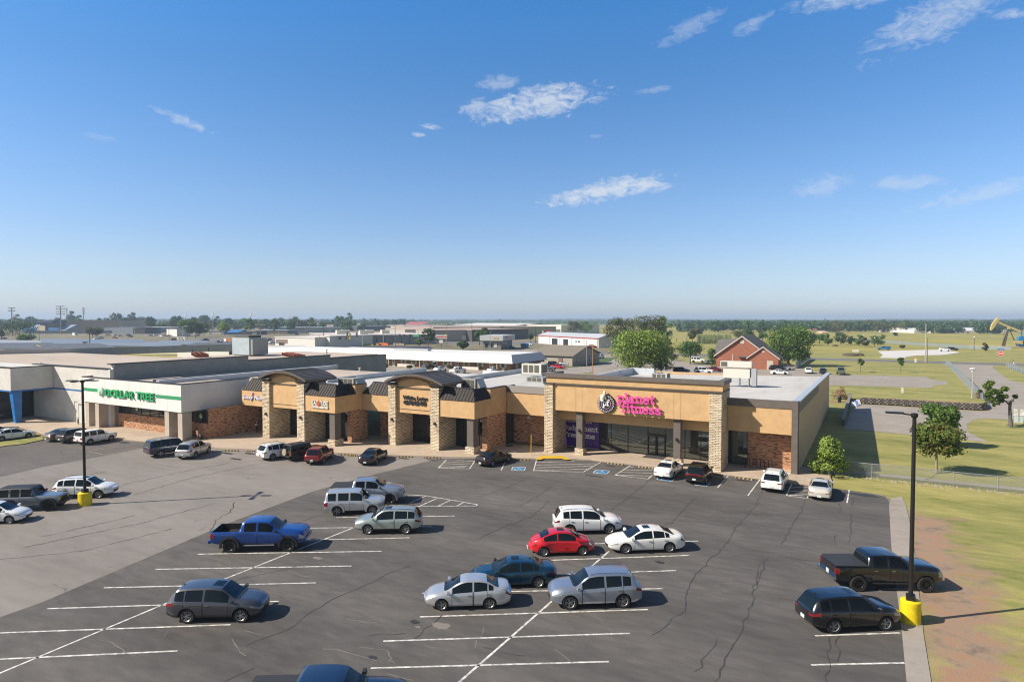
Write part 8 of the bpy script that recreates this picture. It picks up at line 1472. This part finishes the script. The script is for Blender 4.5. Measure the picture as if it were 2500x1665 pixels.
for x, yb, yt, w_, kd, lab in [(2022, 842, 816, 24, 'green', 'yellow green park shrub, first'), (2052, 841, 812, 32, 'dark', 'dark park shrub, second from left'), (2080, 842, 821, 24, 'dark', 'dark round park shrub beside the path'), (2098, 844, 818, 22, 'green', 'green park tree between two lamps'), (2112, 846, 824, 20, 'olive', 'olive park sapling at the path end'), (2143, 843, 813, 38, 'deep', 'bushy dark tree at the gravel lot corner'), (2187, 820, 812, 12, 'dark', 'lone dark bush in the meadow'), (2405, 858, 838, 14, 'olive', 'thin yellowing sapling by the pump jack'), (2202, 850, 843, 12, 'olive', 'weedy bush on the field fence')]:
    ptree(lab, x, yb, yt, w_, kind=kd, n_leaf=1300, ls=.34, r0=.12, seed=x, n=14, zb_=.5, group='park shrubs')
for x, yb, yt, w_, kd, lab in [(48, 834, 782, 88, 'dark', 'big dark spreading tree at the far left'), (66, 838, 816, 40, 'green', 'light green shrub under the big dark tree'), (226, 822, 799, 40, 'olive', 'low olive tree before the tan hall'), (458, 824, 781, 46, 'deep', 'twin dark tree beside the white shed, left crown'), (478, 824, 790, 40, 'dark', 'twin dark tree beside the white shed, right crown'), (498, 822, 789, 28, 'deep', 'street tree before the blue shops, first'), (547, 820, 787, 28, 'lime', 'yellow green street tree'), (608, 817, 780, 30, 'deep', 'street tree, third, dense'), (670, 816, 781, 28, 'deep', 'street tree beside the pale curved lamp, fourth'), (708, 814, 783, 26, 'deep', 'street tree left of the metal hall, fifth'), (3, 828, 805, 16, 'dark', 'small dark tree at the left edge'),
                               (1045, 845, 803, 34, 'dark', 'dark tree behind the motel roof beside the sign'), (1023, 846, 829, 16, 'deep', 'small tree left of the dark tree'), (1130, 854, 831, 27, 'deep', 'round green bush tree beyond the motel'), (1170, 842, 808, 22, 'deep', 'slim tree left of the tyre shop'), (1182, 836, 800, 20, 'green', 'second slim tree left of the tyre shop'), (1295, 833, 816, 14, 'dark', 'small tree right of the tyre shop'), (1225, 822, 799, 26, 'olive', 'olive tree before the dark warehouse, left'), (1252, 822, 801, 26, 'olive', 'olive tree before the dark warehouse, right'), (1275, 815, 798, 12, 'olive', 'pale young tree before the dark warehouse')]:
    ptree(lab, x, yb, yt, w_, kind=kd, n_leaf=2000, ls=.55 if yb < 830 else .4, r0=.3, seed=x + 1, n=22, shape='round', group='street trees beyond the roofs')
# reeds
b = MB(); g_ = random.Random(9)
for k in range(2600):
    x, y = g_.uniform(1702, 1785), g_.uniform(828, 839); p = P(x, y); h = g_.uniform(2.0, 4.6); a = g_.uniform(0, 3.14); dx, dy = .14 * math.cos(a), .14 * math.sin(a); lx, ly = g_.uniform(-.5, .5), g_.uniform(-.5, .5); b.add([(p.x - dx, p.y - dy, -.1), (p.x + dx, p.y + dy, -.1), (p.x + lx + dx * .4, p.y + ly + dy * .4, h), (p.x + lx - dx * .4, p.y + ly - dy * .4, h)], [(0, 1, 2, 3)])
tag(b.build('reeds', leafmat('reed leaves', (.16, .20, .07), (.32, .34, .15)), fix=False), 'tall pale green reeds behind the trees', None, None, 'stuff')
# individual trees of the left tree line (copies of a few sources)
src = []
for k, (kd, H, rw) in enumerate((('dark', 13, 6), ('deep', 11, 6), ('olive', 12, 5.5), ('green', 10, 6), ('dark', 15, 5))): src.append((foliage_mesh('crown', LF[kd], crown('round', H, rw, 1.0, 100 + k, 20), 620, .8, 100 + k), trunk_mesh(H, 1.5, crown('round', H, rw, 1.0, 100 + k, 8), .35, bark, k)))
g_ = random.Random(31); words5 = ['dark', 'deep green', 'olive', 'mid green', 'tall dark']
for k in range(96):
    x = -20 + 1010 * k / 95 + g_.uniform(-5, 5); yb = g_.choice((801, 803, 806, 809)) if x < 900 else g_.choice((798, 800, 803)); 
    if x > 640 and g_.random() < .25: yb += 3
    i = g_.randrange(5); p = P(x, yb); s = g_.uniform(.8, 1.3) * (1.45 if yb < 804 else 1.15) * (1.0 if x < 860 else .72)
    e = empty('woodland_tree', p, rz=g_.uniform(0, 6.28), label='%s tree of the tree line %s' % (words5[i], next(t_ for m_, t_ in ((90, 'behind the big dark tree'), (150, 'behind the grandstand'), (240, 'behind the tan hall'), (340, 'behind the auditorium'), (430, 'over the orange brick building'), (510, 'behind the twin tree'), (590, 'behind the blue building'), (690, 'behind the street trees'), (800, 'over the metal hall'), (900, 'behind the blue shed'), (9999, 'above the long store')) if x < m_)), cat='tree', group='tree line beyond the town'); e.scale = (s, s, s * g_.uniform(.85, 1.15))
    for nm, me in zip(('crown', 'trunk'), src[i]): o_ = link(bpy.data.objects.new(nm, me)); o_.parent = e
# far woods: masses
def woods(name, xr, yr, n, seed, kd, ls, H=(7, 12), per=26, rr_=5.5):
    g = np.random.default_rng(seed); cl = []
    for k in range(n):
        x = g.uniform(*xr); dy = 1 / g.uniform(1 / (yr[1] - HOR), 1 / (yr[0] - HOR)); p = P(x, HOR + dy); h = g.uniform(*H); r = rr_ * g.uniform(.7, 1.3); cl.append((p.x, p.y, h - r * .7, r, .8)); cl.append((p.x + r * .6, p.y + r * .4, h * .5, r * .8, .9))
    o_ = link(bpy.data.objects.new(name, foliage_mesh(name, LF[kd], cl, n * per * 2, ls, seed))); return tag(o_, None, None, None, 'stuff')
woods('far_woods', (1640, 2560), (791.5, 812), 900, 1, 'dark', 1.6, (8, 13), 34); woods('far_woods', (1640, 2560), (789, 809), 500, 2, 'deep', 2.0, (8, 13), 30, 6.5); woods('far_woods', (2040, 2230), (804, 814), 60, 5, 'olive', 1.0, (9, 14), 60)
woods('far_woods', (-60, 1010), (788, 798), 700, 3, 'dark', 1.9, (10, 17), 30, 7); woods('far_woods', (-60, 1700), (785.5, 790), 700, 4, 'dark', 3.4, (8, 12), 26, 11); woods('far_woods', (1000, 1660), (787, 795), 500, 6, 'deep', 2.2, (6, 9), 26, 7); woods('far_woods', (1600, 2560), (785.5, 789), 600, 7, 'dark', 3.6, (8, 11), 26, 11)
for x0, x1, y in ((2240, 2285, 813), (2290, 2345, 814), (2380, 2440, 815)): woods('far_woods', (x0, x1), (y - 1, y), 12, x0, 'dark', .9, (5, 9), 60, 4)
# rolling country on the horizon
g_ = np.random.default_rng(8); b = MB(); NX, rows = 220, [3800, 4300, 4900, 5600, 6500, 7600]; 
ph = g_.uniform(0, 6.28, (6, 4))
for j, d in enumerate(rows):
    for i in range(NX + 1):
        a = YAW + R(64) - R(128) * i / NX; h = [-2, 9, 6, 15, 9, 17][j] + [0, 4, 3, 6, 3, 5][j] * (math.sin(i * .11 + ph[j][0]) + .5 * math.sin(i * .31 + ph[j][1]) + .35 * math.sin(i * .83 + ph[j][2])); b.v.append((d * -math.sin(a), d * math.cos(a), h - .2))
for j in range(len(rows) - 1):
    for i in range(NX): q0 = j * (NX + 1) + i; b.f.append((q0, q0 + 1, q0 + NX + 2, q0 + NX + 1)); b.m.append(0)
b.build('hills', gmat('wooded hills', [(.35, (.028, .048, .022)), (.52, (.05, .075, .03)), (.7, (.10, .12, .05))], (.0025, .012, .05), bump=.0), kind='structure')
# ---------------------------------------------------------------- haze: one closed box of thin air
hz_m = bpy.data.materials.new('haze air'); hz_m.use_nodes = True; t = hz_m.node_tree; t.nodes.clear(); pv = N(t, 'ShaderNodeVolumePrincipled'); pv.inputs['Color'].default_value = (.62, .78, 1.0, 1); pv.inputs['Density'].default_value = 2.2e-4; pv.inputs['Anisotropy'].default_value = .1; ou = N(t, 'ShaderNodeOutputMaterial'); t.links.new(pv.outputs[0], ou.inputs['Volume'])
b = MB(); b.box(-8800, 8800, -280, 8800, -3.2, 60); tag(b.build('haze', hz_m), None, None, None, 'stuff')

# things whose look and place are told the same way are told apart by their order from the left
ORD = 'first second third fourth fifth sixth seventh eighth ninth tenth eleventh twelfth'.split(); bl_ = {}
from bpy_extras.object_utils import world_to_camera_view as wcv
bpy.context.view_layer.update()
for o_ in SC.objects:
    if o_.get('label') and o_.get('group') and not o_.parent: bl_.setdefault(o_['label'], []).append(o_)
for lb, os_ in bl_.items():
    if len(os_) > 1:
        for k_, o_ in enumerate(sorted(os_, key=lambda q_: wcv(SC, co, q_.matrix_world.translation).x)): o_['label'] = lb + ', ' + ORD[min(k_, 11)] + ' from left'
